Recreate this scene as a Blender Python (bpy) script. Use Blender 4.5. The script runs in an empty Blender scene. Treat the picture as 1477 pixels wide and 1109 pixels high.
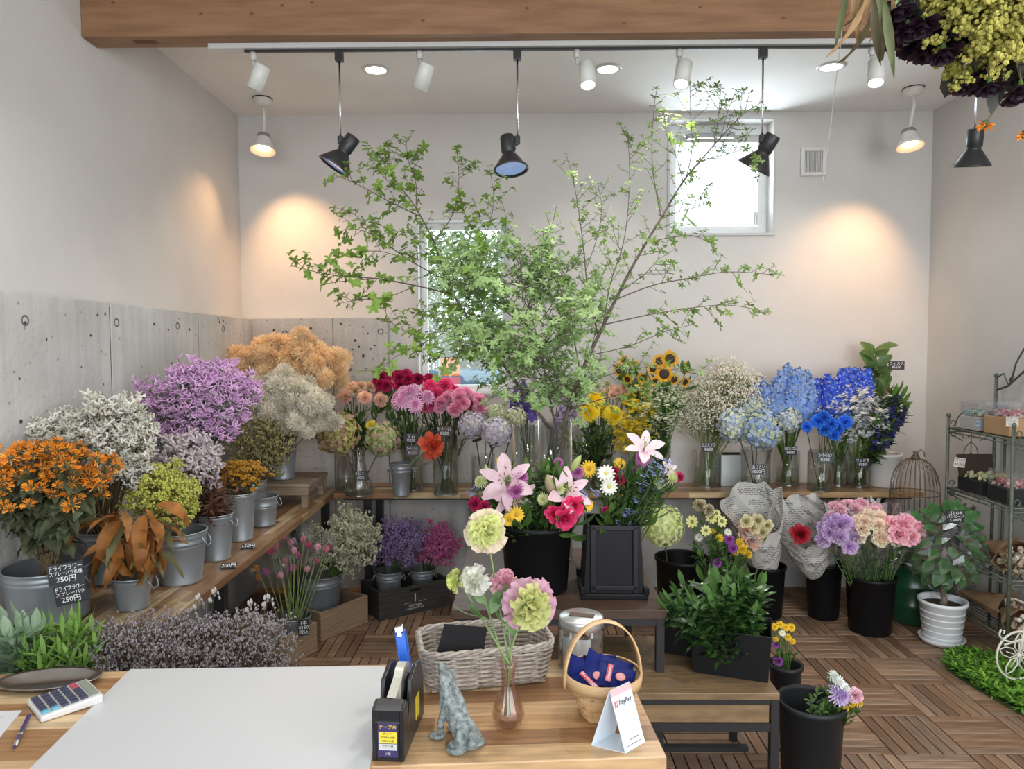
import bpy, bmesh, math, random
from mathutils import Vector, Matrix, Euler
PI = math.pi
R = math.radians
rnd = random.Random(7)
scene = bpy.context.scene
COL = scene.collection

# ---------------------------------------------------------------- camera
FPX = 1030.0
cam_d = bpy.data.cameras.new('camera')
cam = bpy.data.objects.new('camera', cam_d)
COL.objects.link(cam)
cam_d.sensor_width = 36.0
cam_d.lens = FPX / 1477 * 36.0
cam_d.clip_start = 0.05
CAM_M = (Matrix.Rotation(R(0.58), 4, 'Z') @ Matrix.Rotation(R(90 - 2.86), 4, 'X') @ Matrix.Rotation(R(-0.2), 4, 'Z'))
cam.matrix_world = Matrix.Translation((0, 0, 1.65)) @ CAM_M
scene.camera = cam
EYE = Vector((0, 0, 1.65))
M3 = CAM_M.to_3x3()

def ray(px, py):
    return M3 @ Vector(((px - 738.5) / FPX, (554.5 - py) / FPX, -1.0))

def at(px, py, Y):
    """world point seen at photo pixel (px, py) at depth Y into the shop"""
    d = ray(px, py)
    return EYE + d * (Y / d.y)

def on(px, py, z):
    """world point of photo pixel (px, py) on the level plane z"""
    d = ray(px, py)
    return EYE + d * ((z - EYE.z) / d.z)

# ---------------------------------------------------------------- world, light, exposure
scene.view_settings.view_transform = 'Standard'
scene.view_settings.look = 'None'
scene.view_settings.exposure = -0.08
scene.view_settings.gamma = 1.0
scene.view_settings.use_curve_mapping = False
scene.cycles.use_denoising = True
scene.cycles.max_bounces = 8
scene.cycles.diffuse_bounces = 4
scene.cycles.glossy_bounces = 3
scene.cycles.transmission_bounces = 6
scene.cycles.transparent_max_bounces = 24
scene.cycles.sample_clamp_indirect = 6.0
scene.cycles.caustics_reflective = False
scene.cycles.caustics_refractive = False

world = bpy.data.worlds.new('daylight')
scene.world = world
world.use_nodes = True
wn = world.node_tree.nodes
bg = wn['Background']
bg.inputs[0].default_value = (0.80, 0.90, 1.0, 1)
bg.inputs[1].default_value = 2.2

def light(name, kind, loc, power, color=(1, 1, 1), aim=None, **kw):
    d = bpy.data.lights.new(name, kind)
    d.energy = power
    d.color = color
    for k, v in kw.items():
        setattr(d, k, v)
    o = bpy.data.objects.new(name, d)
    COL.objects.link(o)
    o.location = loc
    if aim is not None:
        o.rotation_euler = (Vector(aim) - Vector(loc)).to_track_quat('-Z', 'Y').to_euler()
    return o

# daylight through the glazed shop front, which is behind the photographer
light('shopfront_daylight', 'AREA', (0.6, -1.9, 1.9), 112, (0.97, 0.98, 1.0), aim=(0.5, 4, 1.3), shape='RECTANGLE', size=4.4, size_y=2.4)
# sky light falling in through the two rear windows
light('window_daylight', 'AREA', (1.36, 5.35, 2.72), 26, (0.80, 0.93, 1.0), aim=(1.2, 3.9, 3.0), shape='RECTANGLE', size=.55, size_y=.6)
light('window_daylight', 'AREA', (-0.38, 5.35, 2.0), 14, (0.88, 0.96, 1.0), aim=(-0.4, 3.0, 1.6), shape='RECTANGLE', size=.5, size_y=1.0)
# two unseen spots added before the beam to brighten left wall and counter
for dx_, dy_ in ((-0.75, 2.15), (0.75, 2.15)):
    light('counter_downlight', 'SPOT', (dx_, dy_, 3.2), 48, (1, 0.97, 0.93), aim=(dx_, dy_, 0), spot_size=R(140), spot_blend=0.7, shadow_soft_size=0.07)
# added area light standing in for daylight from the right front
light('side_door_daylight', 'AREA', (2.6, 0.2, 1.7), 60, (0.98, 0.99, 1.0), aim=(0.3, 3.2, 0.6), shape='RECTANGLE', size=1.4, size_y=2.2)

# ---------------------------------------------------------------- materials
MATS = {}
def nt(m):
    return m.node_tree.nodes, m.node_tree.links

def mat(name, col, rough=0.6, metal=0.0, col2=None, scale=20.0, detail=3.0, bump=0.0, bscale=None, rand=0.0,
        trans=0.0, spec=0.5, emit=None, estr=0.0, coat=0.0, stretch=None, ramp=(0.35, 0.65)):
    """principled material; col/col2 mixed by object-space noise, rand = per-object value variation, trans = translucency"""
    if name in MATS:
        return MATS[name]
    m = bpy.data.materials.new(name)
    m.use_nodes = True
    n, l = nt(m)
    b = n['Principled BSDF']
    b.inputs['Roughness'].default_value = rough
    b.inputs['Metallic'].default_value = metal
    b.inputs['Specular IOR Level'].default_value = spec
    b.inputs['Coat Weight'].default_value = coat
    src = None
    tc = n.new('ShaderNodeTexCoord')
    vec = tc.outputs['Object']
    if stretch:
        mp = n.new('ShaderNodeMapping')
        mp.inputs['Scale'].default_value = stretch
        l.new(vec, mp.inputs[0]); vec = mp.outputs[0]
    if col2 is not None:
        nz = n.new('ShaderNodeTexNoise')
        nz.inputs['Scale'].default_value = scale
        nz.inputs['Detail'].default_value = detail
        l.new(vec, nz.inputs['Vector'])
        cr = n.new('ShaderNodeValToRGB')
        cr.color_ramp.elements[0].position = ramp[0]
        cr.color_ramp.elements[1].position = ramp[1]
        cr.color_ramp.elements[0].color = (*col, 1)
        cr.color_ramp.elements[1].color = (*col2, 1)
        l.new(nz.outputs['Fac'], cr.inputs[0])
        src = cr.outputs[0]
    if rand > 0:
        oi = n.new('ShaderNodeObjectInfo')
        hs = n.new('ShaderNodeHueSaturation')
        mr = n.new('ShaderNodeMapRange')
        mr.inputs['To Min'].default_value = 1 - rand
        mr.inputs['To Max'].default_value = 1 + rand
        l.new(oi.outputs['Random'], mr.inputs[0])
        l.new(mr.outputs[0], hs.inputs['Value'])
        if src: l.new(src, hs.inputs['Color'])
        else: hs.inputs['Color'].default_value = (*col, 1)
        src = hs.outputs[0]
    if src: l.new(src, b.inputs['Base Color'])
    else: b.inputs['Base Color'].default_value = (*col, 1)
    if bump > 0:
        bz = n.new('ShaderNodeTexNoise')
        bz.inputs['Scale'].default_value = bscale or scale * 2
        bz.inputs['Detail'].default_value = 4
        l.new(vec, bz.inputs['Vector'])
        bp = n.new('ShaderNodeBump')
        bp.inputs['Strength'].default_value = bump
        bp.inputs['Distance'].default_value = 0.01
        l.new(bz.outputs['Fac'], bp.inputs['Height'])
        l.new(bp.outputs[0], b.inputs['Normal'])
    if emit:
        b.inputs['Emission Color'].default_value = (*emit, 1)
        b.inputs['Emission Strength'].default_value = estr
    if trans > 0:
        t = n.new('ShaderNodeBsdfTranslucent')
        if src: l.new(src, t.inputs[0])
        else: t.inputs[0].default_value = (*col, 1)
        mx = n.new('ShaderNodeMixShader')
        mx.inputs[0].default_value = trans
        l.new(b.outputs[0], mx.inputs[1]); l.new(t.outputs[0], mx.inputs[2])
        l.new(mx.outputs[0], n['Material Output'].inputs[0])
    MATS[name] = m
    return m

def glassy(name, tint=(1, 1, 1), base=0.06, edge=0.5, rough=0.02, haze=0.0, hcol=(0.9, 0.93, 0.95)):
    """thin clear sheet: transparent with fresnel-like reflection"""
    if name in MATS: return MATS[name]
    m = bpy.data.materials.new(name); m.use_nodes = True
    n, l = nt(m); n.remove(n['Principled BSDF'])
    tr = n.new('ShaderNodeBsdfTransparent'); tr.inputs[0].default_value = (*tint, 1)
    gl = n.new('ShaderNodeBsdfGlossy'); gl.inputs['Roughness'].default_value = rough
    lw = n.new('ShaderNodeLayerWeight'); lw.inputs[0].default_value = 0.35
    mr = n.new('ShaderNodeMapRange'); mr.inputs['To Min'].default_value = base; mr.inputs['To Max'].default_value = edge
    l.new(lw.outputs['Facing'], mr.inputs[0])
    mx = n.new('ShaderNodeMixShader')
    l.new(mr.outputs[0], mx.inputs[0]); l.new(tr.outputs[0], mx.inputs[1]); l.new(gl.outputs[0], mx.inputs[2])
    out = mx
    if haze > 0:
        df = n.new('ShaderNodeBsdfDiffuse'); df.inputs[0].default_value = (*hcol, 1)
        m2 = n.new('ShaderNodeMixShader'); m2.inputs[0].default_value = haze
        l.new(mx.outputs[0], m2.inputs[1]); l.new(df.outputs[0], m2.inputs[2]); out = m2
    l.new(out.outputs[0], n['Material Output'].inputs[0])
    MATS[name] = m
    return m

def stave_mat(name, cols, length=0.5, width=0.04, rough=0.35, along='X', grain=0.35):
    """edge-glued staves of varied tone: brick texture picks the stave, noise draws the grain"""
    m = bpy.data.materials.new(name); m.use_nodes = True
    n, l = nt(m); b = n['Principled BSDF']; b.inputs['Roughness'].default_value = rough
    tc = n.new('ShaderNodeTexCoord'); mp = n.new('ShaderNodeMapping')
    if along == 'Y': mp.inputs['Rotation'].default_value = (0, 0, PI / 2)
    l.new(tc.outputs['Object'], mp.inputs[0])
    # stave index by hand: row = floor(v / width), column = floor((u + row offset) / length)
    sp = n.new('ShaderNodeSeparateXYZ'); l.new(mp.outputs[0], sp.inputs[0])
    def mth(op, a, bb=None):
        k = n.new('ShaderNodeMath'); k.operation = op
        for i, x in enumerate((a, bb)):
            if x is None: continue
            if isinstance(x, (int, float)): k.inputs[i].default_value = x
            else: l.new(x, k.inputs[i])
        return k.outputs[0]
    row = mth('FLOOR', mth('DIVIDE', sp.outputs[1], width))
    off = mth('MULTIPLY', mth('FRACT', mth('MULTIPLY', mth('SINE', mth('MULTIPLY', row, 12.99)), 437.5)), length)
    coln = mth('FLOOR', mth('DIVIDE', mth('ADD', sp.outputs[0], off), length))
    cb = n.new('ShaderNodeCombineXYZ'); l.new(row, cb.inputs[0]); l.new(coln, cb.inputs[1])
    wn_ = n.new('ShaderNodeTexWhiteNoise'); wn_.noise_dimensions = '2D'; l.new(cb.outputs[0], wn_.inputs['Vector'])
    cr = n.new('ShaderNodeValToRGB'); cr.color_ramp.interpolation = 'CONSTANT'
    els = cr.color_ramp.elements
    els[0].color = (*cols[0], 1); els[0].position = 0
    els[1].color = (*cols[1], 1); els[1].position = 1 / len(cols)
    for i in range(2, len(cols)):
        e = els.new(i / len(cols)); e.color = (*cols[i], 1)
    l.new(wn_.outputs['Value'], cr.inputs[0])
    nz = n.new('ShaderNodeTexNoise'); nz.inputs['Scale'].default_value = 6; nz.inputs['Detail'].default_value = 6
    m2 = n.new('ShaderNodeMapping'); m2.inputs['Scale'].default_value = (1.2, 16, 6)
    l.new(mp.outputs[0], m2.inputs[0])
    ad = n.new('ShaderNodeVectorMath'); ad.operation = 'ADD'
    l.new(m2.outputs[0], ad.inputs[0]); l.new(cb.outputs[0], ad.inputs[1]); l.new(ad.outputs[0], nz.inputs['Vector'])
    mr = n.new('ShaderNodeMapRange'); mr.inputs['From Min'].default_value = 0.3; mr.inputs['From Max'].default_value = 0.7
    mr.inputs['To Min'].default_value = 1 - grain; mr.inputs['To Max'].default_value = 1.12
    l.new(nz.outputs['Fac'], mr.inputs[0])
    mu = n.new('ShaderNodeMix'); mu.data_type = 'RGBA'; mu.blend_type = 'MULTIPLY'; mu.inputs[0].default_value = 1
    l.new(cr.outputs[0], mu.inputs[6]); l.new(mr.outputs[0], mu.inputs[7])
    l.new(mu.outputs[2], b.inputs['Base Color'])
    MATS[name] = m
    return m

# ---------------------------------------------------------------- mesh building
class MB:
    def __init__(s):
        s.v = []; s.f = []; s.m = []; s.k = 0
    def mi(s, k):
        s.k = k; return s
    def add(s, vs, fs):
        o = len(s.v)
        s.v.extend([tuple(v) for v in vs])
        s.f.extend([tuple(i + o for i in f) for f in fs])
        s.m.extend([s.k] * len(fs))
        return s
    def box(s, c, size, rot=None):
        x, y, z = [d / 2 for d in size]
        vs = [Vector((a * x, b * y, d * z)) for a in (-1, 1) for b in (-1, 1) for d in (-1, 1)]
        if rot is not None: vs = [rot @ v for v in vs]
        c = Vector(c)
        return s.add([v + c for v in vs], [(0, 1, 3, 2), (4, 6, 7, 5), (0, 4, 5, 1), (2, 3, 7, 6), (0, 2, 6, 4), (1, 5, 7, 3)])
    def prism(s, poly, a, b):
        """poly: list of 3-D points; extruded by vector b - a (a ignored if None)"""
        n = len(poly); d = Vector(b)
        vs = [Vector(p) for p in poly] + [Vector(p) + d for p in poly]
        fs = [tuple(reversed(range(n))), tuple(range(n, 2 * n))] + [(i, (i + 1) % n, n + (i + 1) % n, n + i) for i in range(n)]
        return s.add(vs, fs)
    def tube(s, pts, r, n=6, cap=True):
        pts = [Vector(p) for p in pts]
        rs = r if isinstance(r, (list, tuple)) else [r] * len(pts)
        vs = []; up = None
        for i, p in enumerate(pts):
            t = (pts[min(i + 1, len(pts) - 1)] - pts[max(i - 1, 0)])
            t = t.normalized() if t.length > 1e-9 else Vector((0, 0, 1))
            if up is None:
                up = Vector((0, 0, 1)) if abs(t.z) < 0.9 else Vector((1, 0, 0))
            a = t.cross(up)
            a = a.normalized() if a.length > 1e-6 else Vector((1, 0, 0))
            b = t.cross(a).normalized(); up = a.cross(t)
            for j in range(n):
                an = 2 * PI * j / n
                vs.append(p + (a * math.cos(an) + b * math.sin(an)) * rs[i])
        fs = []
        for i in range(len(pts) - 1):
            for j in range(n):
                j2 = (j + 1) % n
                fs.append((i * n + j, i * n + j2, (i + 1) * n + j2, (i + 1) * n + j))
        if cap:
            fs.append(tuple(reversed(range(n)))); fs.append(tuple((len(pts) - 1) * n + j for j in range(n)))
        return s.add(vs, fs)
    def lathe(s, prof, n=24, c=(0, 0, 0), M=None, ripple=0, nr=0, capb=False, capt=False):
        vs = []
        for (r, z) in prof:
            for j in range(n):
                a = 2 * PI * j / n
                rr = r * (1 + ripple * math.cos(nr * a)) if ripple else r
                v = Vector((rr * math.cos(a), rr * math.sin(a), z))
                if M is not None: v = M @ v
                vs.append(v + Vector(c))
        fs = []
        for i in range(len(prof) - 1):
            for j in range(n):
                j2 = (j + 1) % n
                fs.append((i * n + j, i * n + j2, (i + 1) * n + j2, (i + 1) * n + j))
        if capb: fs.append(tuple(reversed(range(n))))
        if capt: fs.append(tuple((len(prof) - 1) * n + j for j in range(n)))
        return s.add(vs, fs)
    def petal(s, base, d, up, L, W, curl=0.3, n=3, fold=0.0, tip=0.15, root=0.25, wave=0.0, ph=0.0, belly=0.5):
        """leaf or petal strip: from base along d, bending towards -up (curl>0 droops), 2 columns"""
        d = Vector(d).normalized(); up = Vector(up)
        side = d.cross(up)
        if side.length < 1e-5: side = d.cross(Vector((1, 0.3, 0.2)))
        side.normalize(); up = side.cross(d).normalized()
        vs = []; p = Vector(base)
        for i in range(n + 1):
            t = i / n
            if t < belly: w = root + (1 - root) * math.sin(t / belly * PI / 2)
            else: w = tip + (1 - tip) * math.cos((t - belly) / (1 - belly) * PI / 2)
            w *= W / 2
            an = curl * t
            dd = d * math.cos(an) - up * math.sin(an)
            uu = up * math.cos(an) + d * math.sin(an)
            if i: p = p + dd * (L / n)
            wv = wave * W * math.sin(ph + i * 2.1)
            vs += [p - side * w + uu * (fold * w + wv), p + uu * (-wv * 0.3), p + side * w + uu * (fold * w - wv)]
        fs = []
        for i in range(n):
            a = i * 3
            fs += [(a, a + 1, a + 4, a + 3), (a + 1, a + 2, a + 5, a + 4)]
        return s.add(vs, fs)
    def blob(s, c, r, n=5, m=3, sq=(1, 1, 1)):
        vs = [Vector(c) + Vector((0, 0, -r * sq[2]))]
        for i in range(1, m):
            ph = PI * i / m
            for j in range(n):
                a = 2 * PI * j / n + i * 0.5
                vs.append(Vector(c) + Vector((r * sq[0] * math.sin(ph) * math.cos(a), r * sq[1] * math.sin(ph) * math.sin(a), -r * sq[2] * math.cos(ph))))
        vs.append(Vector(c) + Vector((0, 0, r * sq[2])))
        fs = []
        for j in range(n):
            fs.append((0, 1 + (j + 1) % n, 1 + j))
            fs.append((len(vs) - 1, 1 + (m - 2) * n + j, 1 + (m - 2) * n + (j + 1) % n))
            for i in range(m - 2):
                fs.append((1 + i * n + j, 1 + i * n + (j + 1) % n, 1 + (i + 1) * n + (j + 1) % n, 1 + (i + 1) * n + j))
        return s.add(vs, fs)
    def mesh(s, name, mats, smooth=False):
        me = bpy.data.meshes.new(name)
        me.from_pydata(s.v, [], s.f)
        for m in (mats if isinstance(mats, (list, tuple)) else [mats]):
            me.materials.append(m)
        if any(s.m): me.polygons.foreach_set('material_index', s.m)
        if smooth: me.polygons.foreach_set('use_smooth', [True] * len(s.f))
        me.update()
        return me
    def build(s, name, mats, parent=None, smooth=False, loc=None, rot=None, bevel=0, kind=None):
        o = obj(name, s.mesh(name, mats, smooth), parent, loc, rot)
        if bevel:
            b = o.modifiers.new('bevel', 'BEVEL'); b.width = bevel; b.segments = 2; b.limit_method = 'ANGLE'
        if kind: o['kind'] = kind
        return o

def obj(name, me, parent=None, loc=None, rot=None, scale=None, kind=None):
    o = bpy.data.objects.new(name, me)
    COL.objects.link(o)
    if parent is not None: o.parent = parent
    if loc is not None: o.location = loc
    if rot is not None:
        if isinstance(rot, Matrix): o.rotation_euler = rot.to_euler()
        else: o.rotation_euler = rot
    if scale is not None: o.scale = scale if hasattr(scale, '__len__') else (scale,) * 3
    if kind: o['kind'] = kind
    return o

def tag(o, label, cat, group=None, kind=None):
    o['label'] = label; o['category'] = cat
    if group: o['group'] = group
    if kind: o['kind'] = kind
    return o

def thing(name, label, cat, loc=(0, 0, 0), rot=(0, 0, 0), group=None, scale=None):
    return tag(obj(name, None, None, loc, rot, scale), label, cat, group)

def struct(o):
    o['kind'] = 'structure'; return o

def copy_tree(o, parent=None, loc=None, rot=None, label=None, scale=None):
    c = o.copy(); COL.objects.link(c); c.parent = parent
    if loc is not None: c.location = loc
    if rot is not None: c.rotation_euler = rot
    if scale is not None: c.scale = (scale,) * 3
    if label: c['label'] = label
    for ch in list(KIDS.get(o, o.children)): copy_tree(ch, c)
    return c
KIDS = {}

def aim_rot(d, spin=0.0):
    """rotation taking +Z to direction d"""
    return (Vector(d).to_track_quat('Z', 'Y').to_matrix().to_4x4() @ Matrix.Rotation(spin, 4, 'Z'))

ORD = ['first', 'second', 'third', 'fourth', 'fifth', 'sixth', 'seventh', 'eighth', 'ninth', 'tenth', 'eleventh', 'twelfth']

# text turned into flat mesh
def text_mesh(s, size, m, name='lettering', thick=0.0004, align='CENTER', shear=0.0):
    cu = bpy.data.curves.new('text', 'FONT')
    cu.body = s; cu.size = size; cu.align_x = align; cu.align_y = 'CENTER'; cu.extrude = thick; cu.resolution_u = 2; cu.shear = shear
    cu.space_line = 0.95
    o = bpy.data.objects.new('text', cu)
    COL.objects.link(o)
    dg = bpy.context.evaluated_depsgraph_get()
    me = bpy.data.meshes.new_from_object(o.evaluated_get(dg))
    me.materials.clear(); me.materials.append(m)
    bpy.data.objects.remove(o)
    return me
# ================================================================ ROOM
XL, XR, YB, ZC = -1.92, 2.81, 4.95, 3.25      # white wall faces and ceiling
YF = -2.2
wall_m = mat('white_plaster', (0.60, 0.58, 0.555), 0.85, col2=(0.63, 0.61, 0.585), scale=3, bump=0.14, bscale=22)
ceil_m = mat('ceiling_plaster', (0.76, 0.75, 0.73), 0.9, col2=(0.80, 0.79, 0.77), scale=3, bump=0.12, bscale=25)
def concrete_mat(name, c1, c2):
    m = mat(name, c1, 0.75, col2=c2, scale=2.2, detail=7, bump=0.35, bscale=45, ramp=(0.3, 0.72))
    n, l = nt(m)
    b = n['Principled BSDF']
    src = b.inputs['Base Color'].links[0].from_socket
    tc = n['Texture Coordinate']
    mp = n.new('ShaderNodeMapping'); mp.inputs['Scale'].default_value = (14, 14, 0.8)
    nz = n.new('ShaderNodeTexNoise'); nz.inputs['Scale'].default_value = 1.5; nz.inputs['Detail'].default_value = 5
    l.new(tc.outputs['Object'], mp.inputs[0]); l.new(mp.outputs[0], nz.inputs['Vector'])
    vo = n.new('ShaderNodeTexVoronoi'); vo.inputs['Scale'].default_value = 14
    l.new(tc.outputs['Object'], vo.inputs['Vector'])
    cr = n.new('ShaderNodeValToRGB'); cr.color_ramp.elements[0].position = 0.05; cr.color_ramp.elements[1].position = 0.12
    cr.color_ramp.elements[0].color = (0.45, 0.45, 0.45, 1)
    l.new(vo.outputs['Distance'], cr.inputs[0])
    mr = n.new('ShaderNodeMapRange'); mr.inputs['From Min'].default_value = 0.25; mr.inputs['From Max'].default_value = 0.75
    mr.inputs['To Min'].default_value = 0.86; mr.inputs['To Max'].default_value = 1.08
    l.new(nz.outputs['Fac'], mr.inputs[0])
    a = n.new('ShaderNodeMix'); a.data_type = 'RGBA'; a.blend_type = 'MULTIPLY'; a.inputs[0].default_value = 1
    l.new(src, a.inputs[6]); l.new(mr.outputs[0], a.inputs[7])
    c = n.new('ShaderNodeMix'); c.data_type = 'RGBA'; c.blend_type = 'MULTIPLY'; c.inputs[0].default_value = 0.8
    l.new(a.outputs[2], c.inputs[6]); l.new(cr.outputs[0], c.inputs[7])
    l.new(c.outputs[2], b.inputs['Base Color'])
    return m
conc_m = concrete_mat('fair_faced_concrete', (0.42, 0.415, 0.40), (0.60, 0.595, 0.575))
joint_m = mat('dark_joint', (0.05, 0.05, 0.048), 0.9)
metal_white = mat('white_metal', (0.55, 0.55, 0.54), 0.4)
black_metal = mat('black_metal', (0.018, 0.018, 0.02), 0.42)
glass_m = glassy('window_glass', (0.97, 1.0, 0.99), 0.04, 0.4)

# floor slab
fs = MB(); fs.box(((XL + XR) / 2, (YF + YB) / 2, -0.06), (XR - XL + 0.6, YB - YF + 0.6, 0.08))
floor = struct(fs.build('floor', mat('dark_substrate', (0.03, 0.025, 0.02), 0.9)))
# wooden deck tiles: each tile 0.3 m, six slats, turned a quarter from tile to tile
T = 0.302
slat_ms = []
for i, (c1, c2) in enumerate([((0.165, 0.09, 0.052), (0.27, 0.165, 0.10)), ((0.13, 0.073, 0.043), (0.21, 0.125, 0.076)),
                              ((0.225, 0.14, 0.087), (0.35, 0.23, 0.148)), ((0.175, 0.11, 0.073), (0.30, 0.205, 0.14))]):
    slat_ms.append(mat('deck_wood_%d' % i, c1, 0.5, col2=c2, scale=3.0, detail=6, bump=0.25, bscale=10, rand=0.22, stretch=(2, 30, 30)))
slat_me = []
SW = T / 6
for m in slat_ms:
    b = MB()
    w, h, L = SW - 0.006, 0.018, T - 0.006
    b.add([(-L/2, -w/2, 0), (L/2, -w/2, 0), (L/2, w/2, 0), (-L/2, w/2, 0),
           (-L/2, -w/2, h - .002), (L/2, -w/2, h - .002), (L/2, w/2, h - .002), (-L/2, w/2, h - .002),
           (-L/2 + .002, -w/2 + .002, h), (L/2 - .002, -w/2 + .002, h), (L/2 - .002, w/2 - .002, h), (-L/2 + .002, w/2 - .002, h)],
          [(3, 2, 1, 0), (0, 1, 5, 4), (1, 2, 6, 5), (2, 3, 7, 6), (3, 0, 4, 7), (4, 5, 9, 8), (5, 6, 10, 9), (6, 7, 11, 10), (7, 4, 8, 11), (8, 9, 10, 11)])
    slat_me.append(b.mesh('deck_slat', m))
X0, Y0 = -2.105, 4.955
tiles = []
for i in range(17):
    for j in range(17):
        cx, cy = X0 + (i + 0.5) * T, Y0 - (j + 0.5) * T
        if cx - T / 2 > XR or cy < 0.2: continue
        # pixel test: which tiles does the photograph show?
        vis = 0
        if cx > 0.80 and cy > 2.05 and cx < cy * 0.75 + 0.15 and cy < 4.6: vis = 2
        elif -1.25 < cx < 0.75 and cy > 2.9: vis = 1
        elif 0.2 < cx < 1.0 and 1.6 < cy < 3.0: vis = 1
        tiles.append((vis, cx, cy, (i + j) % 2))
tiles.sort(key=lambda t: (-t[0], t[2]))
rest = MB()
for q, (vis, cx, cy, od) in enumerate(tiles):
    for k in range(6):
        o_ = (k - 2.5) * SW
        p = (cx, cy + o_, -0.018) if od else (cx + o_, cy, -0.018)
        if q < 50:
            s = obj('deck_slat', slat_me[rnd.choice([0, 0, 1, 2, 3, 3])], floor, p, (rnd.uniform(-.003, .003), rnd.uniform(-.003, .003), 0 if od else PI / 2))
        else:
            rest.mi(rnd.randrange(4))
            rest.box((p[0], p[1], -0.009), ((T - .006, SW - .006, .018) if od else (SW - .006, T - .006, .018)))
rs = rest.build('deck_slats', [mat('deck_far_%d' % i, c, 0.55, col2=c2, scale=8, rand=0) for i, (c, c2) in enumerate([((0.17, 0.095, 0.055), (0.27, 0.16, 0.10)), ((0.13, 0.07, 0.04), (0.2, 0.12, 0.07)), ((0.2, 0.12, 0.07), (0.32, 0.2, 0.125)), ((0.15, 0.09, 0.06), (0.25, 0.165, 0.11))])], floor)
rs['kind'] = 'stuff'

# walls (thick, so that their reveals are real)
def slab(name, a, b, m, parent=None):
    c = [(a[i] + b[i]) / 2 for i in range(3)]; sz = [abs(b[i] - a[i]) for i in range(3)]
    q = MB(); q.box(c, sz)
    return q.build(name, m, parent)
wl = struct(slab('wall_left', (XL - 0.2, YF, -0.02), (XL, YB + 0.4, ZC), wall_m))
wr = struct(slab('wall_right', (XR, YF, -0.02), (XR + 0.2, YB + 0.4, ZC), wall_m))
ce = struct(slab('ceiling', (XL - 0.2, YF, ZC), (XR + 0.2, YB + 0.4, ZC + 0.15), ceil_m))
# back wall with two window openings
W1 = (at(603, 318, YB).x, at(733, 318, YB).x, at(660, 566, YB).z, at(660, 318, YB).z)      # x0 x1 z0 z1
W2 = (at(967, 172, YB).x, at(1116, 172, YB).x, at(1040, 336, YB).z, at(1040, 173, YB).z)
q = MB(); D = 0.22
def pier(x0, x1, z0, z1):
    q.box(((x0 + x1) / 2, YB + D / 2, (z0 + z1) / 2), (x1 - x0, D, z1 - z0))
pier(XL - .1, W1[0], -0.02, ZC); pier(W1[0], W1[1], -0.02, W1[2]); pier(W1[0], W1[1], W1[3], ZC)
pier(W1[1], W2[0], -0.02, ZC); pier(W2[0], W2[1], -0.02, W2[2]); pier(W2[0], W2[1], W2[3], ZC)
pier(W2[1], XR + .1, -0.02, ZC)
wb = struct(q.build('wall_back', wall_m))
# shop front wall behind the camera with its wide glazed opening
q = MB()
q.box(((XL + XR) / 2, YF - 0.1, ZC - 0.1), (XR - XL, 0.2, 0.2)); q.box((XL + 0.1, YF - 0.1, ZC / 2), (0.2, 0.2, ZC)); q.box((XR - 0.1, YF - 0.1, ZC / 2), (0.2, 0.2, ZC))
struct(q.build('wall_front', wall_m))

# concrete lower wall: cast panels, each its own piece, with tie holes
CT = 0.11
cx0 = XL + CT
def cpanel(parent, a, b):
    c = [(a[i] + b[i]) / 2 for i in range(3)]; sz = [abs(b[i] - a[i]) for i in range(3)]
    q = MB(); q.box(c, sz)
    return q.build('concrete_panel', conc_m, parent, bevel=0.004)
ZL = 1.86
ys = [YF + 0.05, 0.9, 2.2, 3.155, 4.03, 4.82]
for i in range(5):
    cpanel(wl, (XL, ys[i] + 0.0045, -0.02), (cx0, ys[i + 1] - 0.0045, ZL))
slab('panel_joint', (XL, YF + .05, -0.02), (cx0 - 0.004, 4.82, ZL - 0.02), joint_m, wl)
YC = YB - 0.09
xe = at(559, 470, YC).x
xs = [XL, at(480, 470, YC).x, xe]
for i in range(2):
    cpanel(wb, (xs[i] + 0.002, YC, -0.02), (xs[i + 1] - 0.002, YB, ZL + 0.005))
zl2 = at(640, 613, YC).z
for a, b in ((xe, at(700, 613, YC).x), (at(700, 613, YC).x, at(905, 613, YC).x)):
    cpanel(wb, (a + 0.002, YC + 0.01, -0.02), (b - 0.002, YB, zl2))
cpanel(wb, (at(905, 613, YC).x + 0.002, YC + 0.02, -0.02), (XR, YB, 0.62))
hole = MB(); hole.lathe([(0.0, -0.012), (0.012, -0.012), (0.014, 0.0), (0.019, 0.0015), (0.021, 0.0)], 14)
hole_me = hole.mesh('tie_hole', mat('tie_hole_dark', (0.13, 0.13, 0.125), 0.9), True)
for px, py in ((36, 462), (168, 465), (256, 470), (322, 474)):
    d = ray(px, py); p = EYE + d * (cx0 / d.x)
    obj('tie_hole', hole_me, wl, (cx0 + 0.001, p.y, p.z), (0, PI / 2, 0))
for px, py in ((411, 481), (549, 478)):
    p = at(px, py, YC); obj('tie_hole', hole_me, wb, (p.x, YC - 0.001, p.z), (PI / 2, 0, 0))
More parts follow.
